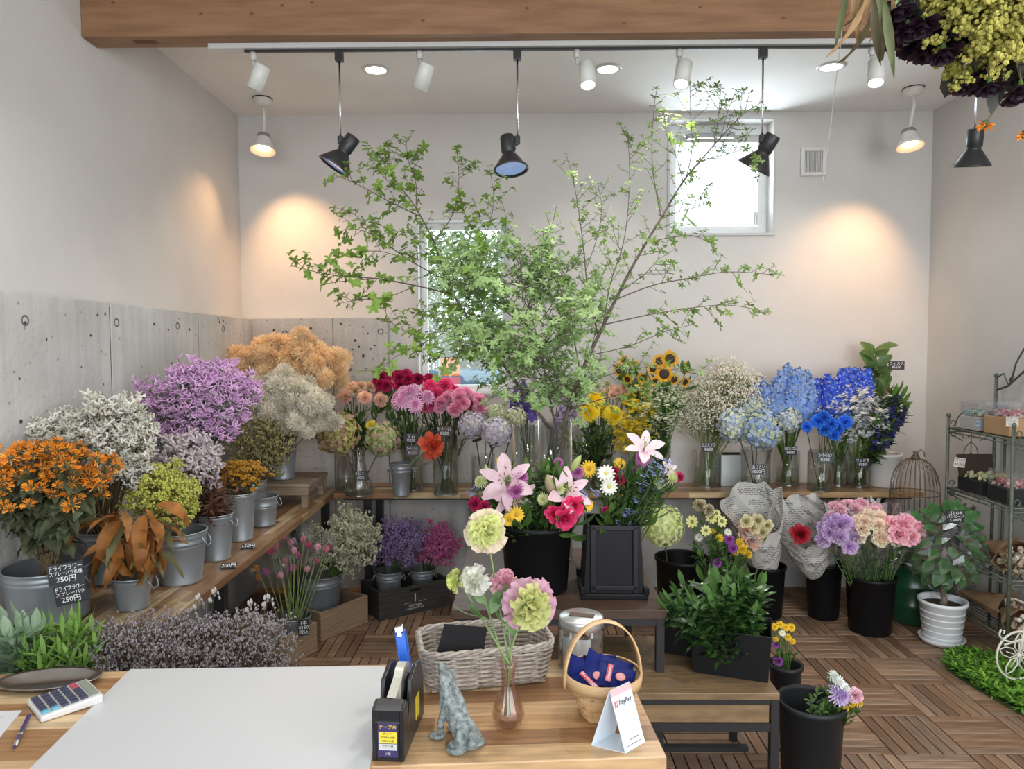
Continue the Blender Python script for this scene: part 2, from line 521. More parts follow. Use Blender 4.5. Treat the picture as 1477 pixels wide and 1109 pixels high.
# bug holes in the concrete
bh = MB(); rh = random.Random(3)
for k in range(70):
    y = rh.uniform(1.9, 4.7); z = rh.uniform(1.2, 1.84); r = rh.uniform(.003, .009)
    bh.lathe([(0, .0008), (r, .0006)], 7, (0, 0, 0), Matrix.Translation((cx0, y, z)) @ Matrix.Rotation(PI / 2, 4, 'Y') @ Matrix.Diagonal((1, rh.uniform(.5, 1.6), 1, 1)))
bh.build('bug_holes', joint_m, wl, kind='stuff')
bh = MB()
for k in range(34):
    x = rh.uniform(XL + .15, xe - .05); z = rh.uniform(1.45, 1.84); r = rh.uniform(.004, .011)
    bh.lathe([(0, .0008), (r, .0006)], 7, (0, 0, 0), Matrix.Translation((x, YC, z)) @ Matrix.Rotation(PI / 2, 4, 'X') @ Matrix.Diagonal((1, rh.uniform(.5, 1.6), 1, 1)))
bh.build('bug_holes', joint_m, wb, kind='stuff')

# beam
beam_m = mat('pine_beam', (0.215, 0.108, 0.052), 0.55, col2=(0.30, 0.16, 0.08), scale=3, detail=6, bump=0.1, bscale=20, stretch=(1, 9, 9))
ya, yb_ = 3.19, 3.31
zb = at(700, 49, ya).z
bm = MB(); bm.box(((XL + XR) / 2, (ya + yb_) / 2, (zb + ZC) / 2), (XR - XL - .002, yb_ - ya, ZC - zb - .002))
beam = struct(bm.build('trim_1', beam_m, bevel=0.004)); beam.name = 'trim_1'
kn = MB()
for px, py in ((163, 4), (290, 20), (363, 20), (407, 8), (450, 4), (610, 30), (760, 12), (900, 34), (1010, 10), (1130, 26)):
    p = at(px, py, ya); kn.lathe([(0, .0012), (.007, .001)], 10, M=Matrix.Translation((p.x, ya, p.z)) @ Matrix.Rotation(PI / 2, 4, 'X') @ Matrix.Diagonal((1.3, .8, 1, 1)))
kn.build('knot', mat('pine_knot', (0.14, 0.06, 0.025), 0.6), beam)
slab('beam_mortise', (at(190, 52, 3.22).x, 3.225, zb - .001), (at(222, 52, 3.22).x, 3.262, zb + .02), mat('mortise_dark', (0.12, 0.055, 0.025), 0.8), beam)
# pale packing strip under the beam that carries the track
xs0 = at(302, 55, 3.28).x
st = struct(slab('trim_2', (xs0, 3.262, zb - 0.022), (at(1262, 55, 3.28).x + 1.1, 3.309, zb), metal_white))

# ---------------- windows
frame_m = mat('window_aluminium', (0.72, 0.74, 0.74), 0.3)
def window(name, W, fw, depth, inner):
    x0, x1, z0, z1 = W
    root = struct(obj(name, None, None, ((x0 + x1) / 2, YB + depth, (z0 + z1) / 2)))
    w, h = x1 - x0, z1 - z0
    f = MB()
    for sx in (-1, 1): f.box((sx * (w / 2 - fw / 2), 0, 0), (fw, 0.06, h))
    for sz in (-1, 1): f.box((0, 0, sz * (h / 2 - fw / 2)), (w - 2 * fw, 0.06, fw))
    f.build('window_frame', frame_m, root, bevel=0.002)
    f = MB(); g = inner
    for sx in (-1, 1): f.box((sx * (w / 2 - fw - g / 2), -0.012, 0), (g, 0.035, h - 2 * fw))
    for sz in (-1, 1): f.box((0, -0.012, sz * (h / 2 - fw - g / 2)), (w - 2 * fw - 2 * g, 0.035, g))
    f.build('sash', frame_m, root, bevel=0.002)
    p = MB(); p.box((0, 0, 0), (w - 2 * fw - 2 * g + .004, 0.005, h - 2 * fw - 2 * g + .004))
    p.build('pane', glass_m if name == 'window_1' else glassy('frosted_glass', (1, 1, 1), 0.02, 0.2), root)
    c = MB(); t = 0.018
    for sx in (-1, 1): c.box((sx * (w / 2 + t / 2), -depth - 0.004, 0), (t, 0.012, h + 2 * t))
    for sz in (-1, 1): c.box((0, -depth - 0.004, sz * (h / 2 + t / 2)), (w, 0.012, t))
    c.build('casing', metal_white, root, bevel=0.001)
    return root
w1 = window('window_1', W1, 0.028, 0.13, 0.02)
w2 = window('window_2', W2, 0.035, 0.14, 0.03)
# awning operator, handle and blind cassette of the upper window
q = MB(); q.box((-0.02, -0.05, 0.30), (0.26, 0.05, 0.03)); q.box((-0.18, -0.05, 0.295), (0.07, 0.045, 0.035))
q.build('window_operator', mat('operator_grey', (0.30, 0.31, 0.31), 0.4, 0.5), w2, bevel=0.004)
q = MB(); q.box((0.262, -0.05, -0.27), (0.035, 0.03, 0.09)); q.tube([(0.262, -0.07, -0.25), (0.262, -0.085, -0.32)], 0.006)
q.build('window_handle', mat('handle_grey', (0.62, 0.64, 0.63), 0.35, 0.4), w2, bevel=0.003)
q = MB(); q.box((0, 0.0, 0.30), (0.64, 0.03, 0.07))
q.build('blind_cassette', mat('blind_grey', (0.50, 0.50, 0.46), 0.6), w2)

# ---------------- outside, seen through the windows
og = MB(); og.box((0, 10.5, -0.3), (16, 10.5, 0.1))
g_ = tag(og.build('paved_yard', mat('pale_yard', (0.62, 0.60, 0.57), 0.9, col2=(0.74, 0.72, 0.68), scale=4)), 'sunlit pale ground outside the tall window', 'ground', kind='structure')
leaf_out = mat('outdoor_leaf', (0.13, 0.22, 0.06), 0.6, col2=(0.42, 0.48, 0.22), scale=5, trans=0.35)
ro = random.Random(5)
for hx, hy, hr, lab in ((-2.9, 8.8, 1.15, 'dense bushy tree outside the tall window, nearest its hinge side'), (-0.55, 9.1, 1.15, 'bright bushy tree outside the tall window, behind the vase branches'), (1.8, 9.4, 1.15, 'bushy tree outside, past the edge of the tall window')):
    t = thing('outdoor_tree', lab, 'tree', (hx, hy, -0.25), group=None)
    q = MB(); q.tube([(0, 0, 0), (0.05, 0, 1.2), (0, 0.05, 2.2)], [.09, .07, .05], 7); q.build('trunk', mat('outdoor_bark', (0.16, 0.12, 0.08), 0.9), t, True)
    q = MB()
    for k in range(3000):
        v = Vector((ro.gauss(0, 1), ro.gauss(0, 1), ro.gauss(0, 1))).normalized()
        rr = hr * (0.55 + 0.5 * ro.random()); c = Vector((v.x * rr, v.y * rr * .7, 2.35 + v.z * rr * 1.05))
        q.petal(c, Vector((ro.uniform(-1, 1), ro.uniform(-1, 1), ro.uniform(-.8, .8))), (ro.uniform(-1, 1), ro.uniform(-1, 1), 1), ro.uniform(.16, .3), ro.uniform(.09, .16), 0.3, 1)
    q.build('foliage', leaf_out, t, kind='stuff')
# blue-grey parked van and a bright striped flag pole outside
van = thing('parked_van', 'blue-grey van parked outside the tall window', 'van', (0.25, 7.4, -0.25))
q = MB(); q.add([(-1.5, 0, .3), (1.5, 0, .3), (1.5, 0, 1.15), (1.1, 0, 1.62), (-1.2, 0, 1.68), (-1.5, 0, 1.1), (-1.5, 1.5, .3), (1.5, 1.5, .3), (1.5, 1.5, 1.15), (1.1, 1.4, 1.62), (-1.2, 1.4, 1.68), (-1.5, 1.5, 1.1)],
                 [(0, 1, 2, 3, 4, 5), (11, 10, 9, 8, 7, 6), (0, 6, 7, 1), (1, 7, 8, 2), (2, 8, 9, 3), (3, 9, 10, 4), (4, 10, 11, 5), (5, 11, 6, 0)])
q.build('body', mat('van_paint', (0.10, 0.22, 0.30), 0.3), van, bevel=0.05)
for x in (-0.9, 0.9):
    q = MB(); q.lathe([(0, 0), (.3, 0), (.3, .2), (0, .2)], 20, M=Matrix.Translation((x, -.03, .3)) @ Matrix.Rotation(-PI / 2, 4, 'X')); q.build('wheel', black_metal, van, True)
q = MB(); q.box((0.6, -.01, 1.28), (.7, .02, .36)); q.box((-.4, -.01, 1.3), (.9, .02, .38)); q.build('van_window', mat('van_glass', (0.05, 0.09, 0.12), 0.1), van)
p = at(634, 540, 6.0)
fl = thing('banner_flag', 'narrow orange, pink and blue banner on a pole outside the tall window', 'banner', (p.x, 6.0, -0.25))
q = MB(); q.tube([(0, 0, 0), (0, 0, 1.9)], .012); q.build('pole', metal_white, fl)
for i, (c, nm) in enumerate((((0.9, 0.3, 0.06), 'orange'), ((0.85, 0.2, 0.25), 'pink'), ((0.9, 0.28, 0.08), 'vermilion'), ((0.05, 0.3, 0.8), 'blue'), ((0.9, 0.6, 0.1), 'amber'))):
    q = MB(); q.box((0.09, 0.004 * (i % 2), 1.75 - i * 0.16), (0.17, 0.006, 0.15)); q.build('cloth_band', mat('banner_' + nm, c, 0.7), fl)

# ---------------- ceiling fixtures
lamp_e = mat('downlight_glow', (1, 1, 1), 0.4, emit=(1, 0.97, 0.92), estr=14)
chrome = mat('chrome', (0.75, 0.75, 0.78), 0.18, 1.0)
ringm = mat('downlight_ring', (0.62, 0.62, 0.61), 0.35)
for i, (px, py, w) in enumerate(((542, 100, 'between the first drop lamp and the second white spotlight'), (877, 99, 'beside the lit upright white spotlight'), (1199, 96, 'near the hanging pull cord'))):
    p = on(px, py, ZC)
    t = thing('downlight', 'round recessed ceiling downlight glowing white, ' + w, 'ceiling light', (p.x, p.y, ZC), group='recessed downlights')
    q = MB(); q.lathe([(0.058, -0.001), (0.060, -0.008), (0.078, -0.005), (0.080, 0)], 32); q.build('trim_ring', ringm, t, True)
    q = MB(); q.lathe([(0, -0.003), (0.058, -0.003)], 32); q.build('diffuser', lamp_e, t)
    light('downlight_beam', 'SPOT', (p.x, p.y, ZC - 0.02), 34, (1, 0.97, 0.93), aim=(p.x, p.y, 0), spot_size=R(120), spot_blend=0.6, shadow_soft_size=0.06).parent = t
    bpy.data.objects[-1] if False else None
for o in [o for o in COL.objects if o.type == 'LIGHT' and o.parent]:
    o.location = (0, 0, -0.02)
# lighting track
ZT = zb - 0.022
tk = MB(); xa, xb = at(352, 57, 3.28).x, at(1262, 57, 3.28).x + 1.0
tk.box(((xa + xb) / 2, 3.285, ZT - 0.006), (xb - xa, 0.012, 0.010))
tag(tk.build('lighting_track', black_metal), 'long thin black lighting track under the wooden beam', 'lighting track')
# white cylinder spotlights on the track: (px, aim angles, lit)
wspot_m = mat('spot_white', (0.66, 0.67, 0.63), 0.4)
clear_m = mat('clear_adapter', (0.50, 0.50, 0.48), 0.3)
def cyl_spot(px, dpx, dpy, dy, lit, label, bx=0, lx=0.115):
    x = at(px, 60, 3.285).x
    t = thing('track_spotlight', label, 'spotlight', (x, 3.285, ZT - .012), group='white spotlights on the track')
    q = MB(); q.lathe([(.014, 0), (.016, -.012), (.014, -.03), (.010, -.034)], 14, capb=True); q.tube([(0, 0, -.03), (0, 0, -.062)], .007, 8)
    q.build('track_adapter', clear_m, t, True)
    d = Vector((dpx, dy, -dpy)).normalized()
    M = aim_rot(d)
    o0 = Vector((bx, 0.0, -.075)) - d * 0.02
    q = MB(); rr = .036
    q.lathe([(0, 0), (rr - .004, 0), (rr, .004), (rr, lx), (rr - .004, lx), (rr - .006, lx - .02), (0, lx - .02)], 24, M=Matrix.Translation(o0) @ M)
    q.build('lamp_body', wspot_m, t, True)
    q = MB(); q.lathe([(0, lx - .012), (rr - .007, lx - .012)], 20, M=Matrix.Translation(o0) @ M)
    q.build('lens', mat('spot_lens_lit', (1, 1, 1), .3, emit=(1, .97, .9), estr=22) if lit else mat('spot_lens_off', (.2, .2, .2), .2), t)
    if lit:
        l = light('spot_beam', 'SPOT', o0 + d * (lx + .01), 30, (1, .95, .88), spot_size=R(70), spot_blend=.5, shadow_soft_size=.035)
        l.rotation_euler = d.to_track_quat('-Z', 'Y').to_euler(); l.parent = t
cyl_spot(361, .30, -.90, -.25 if 0 else .0, False, 'unlit white cylinder spotlight, first on the track from the concrete wall', .03) if 0 else None
def tilt(px, a, dy, lit, label, bx):
    cyl_spot(px, math.sin(R(a)), math.cos(R(a)), dy, lit, label, bx)
tilt(365, -25, .1, False, 'unlit white cylinder spotlight at the very end of the track near the concrete wall', .035)
tilt(605, -22, .25, False, 'unlit white cylinder spotlight between the two outer black drop lamps', .028)
tilt(832, 2, -.30, True, 'lit white cylinder spotlight hanging upright above the vase branches', .045)
tilt(980, -12, -.30, True, 'lit white cylinder spotlight tilted towards the square window', .022)
tilt(1258, -8, -.30, True, 'lit white cylinder spotlight half hidden by the hanging dried leaves', .02)
# black drop lamps
blue_in = mat('lamp_glass_blue', (0.30, 0.42, 0.75), 0.12, coat=.8, emit=(0.35, 0.5, 0.95), estr=0.35)
shade_prof = [(.032, 0), (.034, .004), (.034, .075), (.030, .080), (.030, .088), (.040, .10), (.078, .155), (.080, .163), (.074, .163), (.034, .10), (0, .095)]
def drop_lamp(px, py, ang, dy, label, side=1):
    x = at(px, 60, 3.285).x
    zj = at(px, py, 3.285).z
    t = thing('drop_spotlight', label, 'pendant lamp', (x, 3.285, ZT - .012), group='black drop lamps on the track')
    h = ZT - .012 - zj
    q = MB(); q.box((0, 0, -.02), (.036, .03, .045)); q.build('track_adapter', black_metal, t, bevel=.003)
    q = MB(); q.tube([(0, 0, -.04), (0, 0, -h)], .0045, 8); q.build('drop_rod', chrome, t, True)
    d = Vector((math.sin(R(ang)), dy, -math.cos(R(ang)))).normalized()
    o0 = Vector((side * .048, 0, -h - .018)) - d * .03
    q = MB(); q.box((0, 0, -h - .006), (.024, .02, .036)); q.tube([(0, 0, -h - .018), o0 + d * .05], .011, 8)
    q.build('knuckle_joint', black_metal, t, bevel=.002)
    q = MB(); q.lathe([(r_, z_) for r_, z_ in shade_prof], 32, M=Matrix.Translation(o0) @ aim_rot(d), capb=True)
    q.build('lamp_shade', mat('lamp_black', (0.022, 0.022, 0.024), 0.38), t, True)
    q = MB(); q.lathe([(0, .150), (.072, .154)], 28, M=Matrix.Translation(o0) @ aim_rot(d)); q.build('lamp_glass', blue_in, t, True)
drop_lamp(489, 200, -32, -.10, 'black drop lamp tilted down sideways over the dried flowers', .9)
drop_lamp(746, 200, 6, -.22, 'black drop lamp above the middle of the branches showing its blue glass', -.9)
drop_lamp(1101, 198, -28, .35, 'black drop lamp hanging before the square window', .75)
drop_lamp(1410, 190, 2, .25, 'black drop lamp close to the side wall under the hanging dried bunches', 0.05)
# white ceiling spots with warm bulbs
warm_e = mat('warm_bulb', (1, .8, .6), .3, emit=(1, .76, .50), estr=9)
warm_r = mat('warm_reflector', (0.85, 0.62, 0.45), 0.35, emit=(1, .55, .32), estr=0.35)
wht = mat('fixture_white', (0.70, 0.69, 0.66), 0.4)
def ceiling_spot(px, py, bpx, bpy_, Y, label, aims):
    p = at(px, py, Y)
    t = thing('ceiling_spotlight', label, 'spotlight', (p.x, Y, ZC), group='white ceiling spotlights with warm bulbs')
    q = MB(); q.lathe([(0, 0), (.062, 0), (.062, -.006), (0, -.006)], 24); q.build('gasket', black_metal, t)
    q = MB(); q.lathe([(.058, -.006), (.056, -.03), (.03, -.048), (0, -.05)], 24); q.build('mount_cup', wht, t, True)
    bq = at(bpx, bpy_, Y - .03) - Vector((p.x, Y, ZC)); bq = Vector(bq)
    d = Vector((bq.x * .35, -.25, -1)).normalized()
    o0 = bq - d * .115
    q = MB(); q.tube([(0, 0, -.045), (.008, 0, -.1), o0 + d * .01], .010, 8); q.build('arm', wht, t, True)
    M = Matrix.Translation(o0) @ aim_rot(d)
    q = MB(); q.lathe([(0.000, 0.000), (0.039, 0.002), (0.044, 0.023), (0.039, 0.046)], 22, M=M); q.build('neck', mat('neck_grey', (.25, .25, .24), .5), t, True)
    q = MB(); q.lathe([(0.042, 0.021), (0.047, 0.046), (0.075, 0.098), (0.083, 0.115), (0.078, 0.116), (0.044, 0.052)], 26, M=M); q.build('lamp_shade', wht, t, True)
    q = MB(); q.lathe([(0.042, 0.086), (0.078, 0.114)], 26, M=M); q.build('reflector', warm_r, t, True)
    q = MB(); q.lathe([(0.000, 0.106), (0.026, 0.103), (0.044, 0.090)], 20, M=M); q.build('bulb', warm_e, t, True)
    for a, pw, ss in aims:
        src = Vector((p.x, Y, ZC)) + o0 + d * .115
        l = light('warm_beam', 'SPOT', (0, 0, 0), pw, (1, .56, .26), spot_size=R(ss), spot_blend=.9, shadow_soft_size=.03)
        l.location = o0 + d * .115; l.rotation_euler = (Vector(a) - src).to_track_quat('-Z', 'Y').to_euler(); l.parent = t
ceiling_spot(379, 158, 379, 218, 4.62, 'white ceiling spotlight with warm bulb in the corner by the concrete wall', [((at(450, 440, YB).x, YB, at(450, 440, YB).z), 54, 88), ((XL, 4.1, 1.7), 20, 90)])
ceiling_spot(1317, 152, 1313, 212, 4.52, 'white ceiling spotlight with warm bulb near the hanging dried bunches', [((at(1200, 470, YB).x, YB, at(1200, 470, YB).z), 58, 84)])
# wall vent
p = at(1172, 234, YB)
t = thing('wall_vent', 'square white louvred vent on the back wall beside the window', 'vent', (p.x, YB, p.z))
q = MB(); vw, vh = .168, .19
for sx in (-1, 1): q.box((sx * (vw / 2 - .012), -.011, 0), (.024, .022, vh))
for sz in (-1, 1): q.box((0, -.011, sz * (vh / 2 - .012)), (vw - .048, .022, .024))
q.build('vent_frame', wht, t, bevel=.002)
q = MB(); q.box((0, -.002, 0), (vw - .04, .004, vh - .04)); q.build('vent_back', mat('vent_dark', (.10, .10, .10), .8), t)
for i in range(11):
    q = MB(); q.box(((i - 5) * .0105, -.009, 0), (.005, .012, vh - .046)); q.build('louvre', wht, t)
# pull cord
q = MB(); a, b_, c = at(1217, -60, 3.05), at(1213, 60, 3.05), at(1187, 262, 3.05)
q.tube([a, b_, at(1204, 130, 3.05), at(1197, 190, 3.05), c], .0018, 5)
tag(q.build('pull_cord', mat('cord_grey', (.45, .43, .40), .7)), 'thin pull cord hanging loose in front of the wall vent', 'cord')
# ================================================================ FURNITURE
acacia = stave_mat('acacia_staves', [(0.42, 0.25, 0.12), (0.33, 0.18, 0.085), (0.58, 0.42, 0.235), (0.38, 0.22, 0.105), (0.50, 0.33, 0.165), (0.27, 0.14, 0.065)], 0.42, 0.036)
acacia_y = stave_mat('acacia_staves_along_wall', [(0.36, 0.22, 0.11), (0.28, 0.155, 0.075), (0.54, 0.40, 0.235), (0.32, 0.19, 0.095), (0.44, 0.29, 0.15), (0.24, 0.125, 0.06)], 0.42, 0.036, along='Y')
ZS = 0.735
# back shelf, three boards on black posts
def shelf(name, x0, x1, y0, y1, m, label, posts, z=ZS):
    t = thing(name, label, 'shelf', ((x0 + x1) / 2, (y0 + y1) / 2, 0))
    q = MB(); q.box((0, 0, z - 0.0175), (x1 - x0, y1 - y0, 0.035)); q.build('shelf_board', m, t, bevel=0.003)
    for (px_, py_) in posts:
        q = MB(); q.box((px_ - (x0 + x1) / 2, py_ - (y0 + y1) / 2, (z - 0.035) / 2), (0.045, 0.045, z - 0.035)); q.build('leg', black_metal, t)
    q = MB(); q.box((0, (y1 - y0) * -.32, z - .045), ((x1 - x0) * (1 if x1 - x0 > y1 - y0 else .2) - .1, .025, .02) if x1 - x0 > y1 - y0 else (.025, (y1 - y0) - .1, .02)); q.build('rail', black_metal, t)
    return t
yb0, yb1 = 4.50, 4.84
xsl = cx0 + 0.02
xl1 = -1.19
shelf('display_shelf', xl1 + 0.004, at(735, 712, yb0).x, yb0, yb1, acacia, 'long acacia board shelf along the back wall under the antique hydrangeas', [(xl1 + .2, 4.6), (-0.3, 4.6), (-.95, 4.8), (-0.3, 4.8)])
shelf('display_shelf', at(737, 712, yb0).x, at(1333, 708, yb0).x, yb0, yb1, acacia, 'long acacia board shelf along the back wall under the blue flowers', [(0.2, 4.6), (at(1118, 720, 4.6).x, 4.6), (at(1278, 720, 4.6).x, 4.6), (0.2, 4.8), (1.7, 4.8)])
shelf('display_shelf', xsl, xl1, 2.33, 4.70, acacia_y, 'deep acacia board shelf along the concrete wall carrying metal buckets', [(xl1 - .05, 2.9), (xl1 - .05, 3.9), (xl1 - .05, 4.5), (-1.7, 2.9), (-1.7, 4.0)])

# slatted wooden riser in the shelf corner
grey_wood = mat('weathered_wood', (0.23, 0.165, 0.115), 0.75, col2=(0.36, 0.275, 0.20), scale=3, detail=6, bump=.3, stretch=(2, 22, 22))
a = at(436, 700, 4.12)
t = thing('wooden_riser', 'low weathered wooden stool in the shelf corner under the smoke-bush bucket', 'stool', (-1.50, 4.30, ZS))
q = MB(); q.box((0, 0, .125), (.56, .40, .022)); q.build('top_board', grey_wood, t, bevel=.002)
q = MB(); q.box((0, -.185, .09), (.54, .018, .045)); q.build('front_apron', grey_wood, t, bevel=.002)
q = MB(); q.box((0, .185, .09), (.54, .018, .045)); q.build('rear_apron', grey_wood, t)
for sx in (-1, 1):
    for sy in (-1, 1):
        q = MB(); q.box((sx * .245, sy * .17, .057), (.035, .035, .114)); q.build('leg', grey_wood, t)

# dark-topped black frame table with the lily bucket, and the lower bench in front of it
walnut = stave_mat('walnut_top', [(0.075, 0.042, 0.026), (0.09, 0.052, 0.032), (0.065, 0.036, 0.022)], 1.1, 0.14, 0.55)
oak = stave_mat('oak_bench', [(0.27, 0.18, 0.095), (0.24, 0.155, 0.08), (0.30, 0.20, 0.11)], 1.3, 0.2, 0.45, grain=.5)
ZT1 = 0.68
c1 = on(962, 880, ZT1)
tx1, ty0 = c1.x, c1.y
tx0, ty1 = tx1 - 0.80, ty0 + 0.82
t = thing('display_table', 'tall dark-topped table with black square-tube legs under the lily bucket', 'table', ((tx0 + tx1) / 2, (ty0 + ty1) / 2, 0))
w_, d_ = tx1 - tx0, ty1 - ty0
q = MB(); q.box((0, 0, ZT1 - .017), (w_, d_, .034)); q.build('tabletop', walnut, t, bevel=.002)
for sx in (-1, 1):
    for sy in (-1, 1):
        q = MB(); q.box((sx * (w_ / 2 - .022), sy * (d_ / 2 - .022), (ZT1 - .034) / 2), (.03, .03, ZT1 - .034)); q.build('leg', black_metal, t)
rails = [((0, sy * (d_ / 2 - .022), ZT1 - .049), (w_ - .05, .025, .028)) for sy in (-1, 1)] + [((sx * (w_ / 2 - .022), 0, ZT1 - .049), (.025, d_ - .05, .028)) for sx in (-1, 1)]
rails += [((sx * (w_ / 2 - .022), 0, .12), (.022, d_ - .05, .022)) for sx in (-1, 1)] + [((0, d_ / 2 - .022, .12), (w_ - .05, .022, .022))]
for c_, s_ in rails:
    q = MB(); q.box(c_, s_); q.build('frame_rail', black_metal, t)

ZT2 = 0.44
c2 = on(1125, 1000, ZT2)
c2b = on(1078, 905, ZT2)
bx1, by0 = c2.x, c2.y; bx0, by1 = tx0 + .33, by0 + .50
t = thing('low_bench', 'low black steel bench with oak top beside the tall dark table', 'bench', ((bx0 + bx1) / 2, (by0 + by1) / 2, 0))
w_, d_ = bx1 - bx0, by1 - by0
q = MB(); q.box((0, 0, ZT2 - .012), (w_, d_, .024)); q.build('bench_top', oak, t, bevel=.002)
for sx in (-1, 1):
    for sy in (-1, 1):
        q = MB(); q.box((sx * (w_ / 2 - .015), sy * (d_ / 2 - .015), (ZT2 - .024) / 2), (.028, .028, ZT2 - .024)); q.build('leg', black_metal, t)
q = MB()
for sy in (-1, 1):
    q.box((0, sy * (d_ / 2 - .015), ZT2 - .033), (w_ - .03, .022, .018)); q.box((0, sy * (d_ / 2 - .015), ZT2 - .125), (w_ - .03, .024, .03))
for sx in (-1, 1):
    q.box((sx * (w_ / 2 - .015), 0, ZT2 - .033), (.022, d_ - .03, .018)); q.box((sx * (w_ / 2 - .015), 0, ZT2 - .125), (.022, d_ - .03, .03))
q.build('side_rails', black_metal, t)
q = MB(); q.box((0, -d_ / 2 + .012, ZT2 - .076), (w_ - .07, .012, .062)); q.build('front_board', oak, t)
q = MB(); q.box((0, 0, .10), (w_ - .06, .025, .02)); q.build('foot_rail', black_metal, t)

# counter in front
ZD = 0.80
A = on(0, 972, ZD); B = on(560, 957.5, ZD); Cn = on(962, 1091, ZD); Dn = on(0, 1112, ZD)
u = (B - A).normalized(); v = Vector((-u.y, u.x, 0))
th = math.atan2(u.y, u.x)
# right end plane through Cn perpendicular to u; far edge line through A,B
depth = (A - Cn).dot(v)
org = Cn.copy()     # near right corner, local x along -u, y along v
t = thing('counter', 'acacia butcher-block sales counter carrying the white mat and the tape dispenser', 'counter', (Cn.x, Cn.y, 0), (0, 0, th))
L_ = 2.35
counter_m = stave_mat('counter_staves', [(0.50, 0.29, 0.135), (0.40, 0.22, 0.10), (0.68, 0.50, 0.29), (0.56, 0.36, 0.185), (0.62, 0.42, 0.225), (0.30, 0.155, 0.07)], 0.55, 0.062, .3)
q = MB(); q.box((-L_ / 2, depth / 2, ZD - .0175), (L_, depth, .035)); q.build('countertop', counter_m, t, bevel=.003)
for x in (-.06, -1.2, -L_ + .06):
    for y in (.05, depth - .05):
        q = MB(); q.box((x, y, (ZD - .035) / 2), (.04, .04, ZD - .035)); q.build('leg', black_metal, t)
for y in (.05, depth - .05):
    q = MB(); q.box((-L_ / 2, y, ZD - .055), (L_ - .16, .025, .04)); q.build('apron_rail', black_metal, t)
def dk(px, py, dz=0.0):
    p = on(px, py, ZD); p.z = ZD + dz; return p
# ================================================================ BUCKETS, VASES, CARDS
zinc = mat('galvanised_steel', (0.42, 0.45, 0.475), 0.42, 0.55, col2=(0.29, 0.32, 0.345), scale=9, detail=6, bump=.06, bscale=30, stretch=(1, 1, .35), rand=.1)
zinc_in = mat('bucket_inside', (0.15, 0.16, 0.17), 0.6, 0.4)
black_pl = mat('black_plastic', (0.006, 0.006, 0.007), 0.45, spec=.22)
water_m = glassy('water', (0.90, 0.93, 0.86), 0.05, 0.25)
vase_m = glassy('vase_glass', (0.975, 0.985, 0.985), 0.035, 0.6)

def bucket(p, r, h, label, rb=None, bands=(.88, .80), handles=True, name='metal_bucket', m=None, rot=0.0, cat='bucket', group=None):
    """open tapered metal bucket standing at p"""
    m = m or zinc
    rb = rb or r * .78
    t = thing(name, label, cat, p, (0, 0, rot), group)
    def rad(z): return rb + (r - rb) * z / h
    prof = [(0, .004), (rb - .004, .004), (rb, 0), (rb + .003, .006), (rad(.01), .012)]
    for bz in sorted(bands):
        z = bz * h
        prof += [(rad(z) , z - .006), (rad(z) + .004, z), (rad(z), z + .006)]
    prof += [(rad(h) , h - .006), (r + .004, h - .002), (r + .004, h + .003), (r - .001, h + .002)]
    q = MB(); q.lathe(prof, 32); q.build('bucket_wall', m, t, True)
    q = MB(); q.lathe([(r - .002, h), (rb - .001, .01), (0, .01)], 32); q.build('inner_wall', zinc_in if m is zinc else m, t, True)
    if handles:
        for s in (-1, 1):
            q = MB(); zz = h * .84; rr = rad(zz) + .004
            q.tube([(s * rr, -.028, zz + .012), (s * (rr + .010), -.026, zz - .004), (s * (rr + .016), -.014, zz - .022), (s * (rr + .017), .014, zz - .022), (s * (rr + .010), .026, zz - .004), (s * rr, .028, zz + .012)], .0028, 6)
            q.build('handle', m, t, True)
    return t

def pot(p, r, h, label, rb=None, name='black_bucket', m=None, lip=.006, cat='bucket', group=None, seg=40):
    m = m or black_pl; rb = rb or r * .84
    t = thing(name, label, cat, p, (0, 0, 0), group)
    q = MB(); q.lathe([(0, .003), (rb - .006, .0), (rb, .008), (r - .002, h - .022), (r + lip, h - .018), (r + lip, h), (r - .004, h), (r - .006, h - .01), (rb - .004, .012), (0, .012)], seg)
    q.build('bucket_wall', m, t, True)
    return t

def glass_vase(p, r, h, label, prof=None, fill=.4, name='glass_vase', ripple=0, nr=0, wr=None, fillc=None):
    t = thing(name, label, 'vase', p)
    prof = prof or [(0, .0), (r * .97, 0), (r, .006), (r, h), (r - .004, h), (r - .004, .014), (0, .012)]
    q = MB(); q.lathe(prof, 36, ripple=ripple, nr=nr); q.build('vase_wall', vase_m, t, True)
    q = MB(); q.lathe([(r * .98, .0), (r * .985, .012), (0, .013)], 30, ripple=ripple, nr=nr); q.build('vase_base', glassy('thick_glass', (.72, .78, .78), .2, .7, .05), t, True)
    if fill:
        w = (wr or r) - .006
        q = MB(); q.lathe([(0, .014), (w, .014), (w, h * fill), (0, h * fill)], 28); q.build('water', water_m, t, True)
    return t

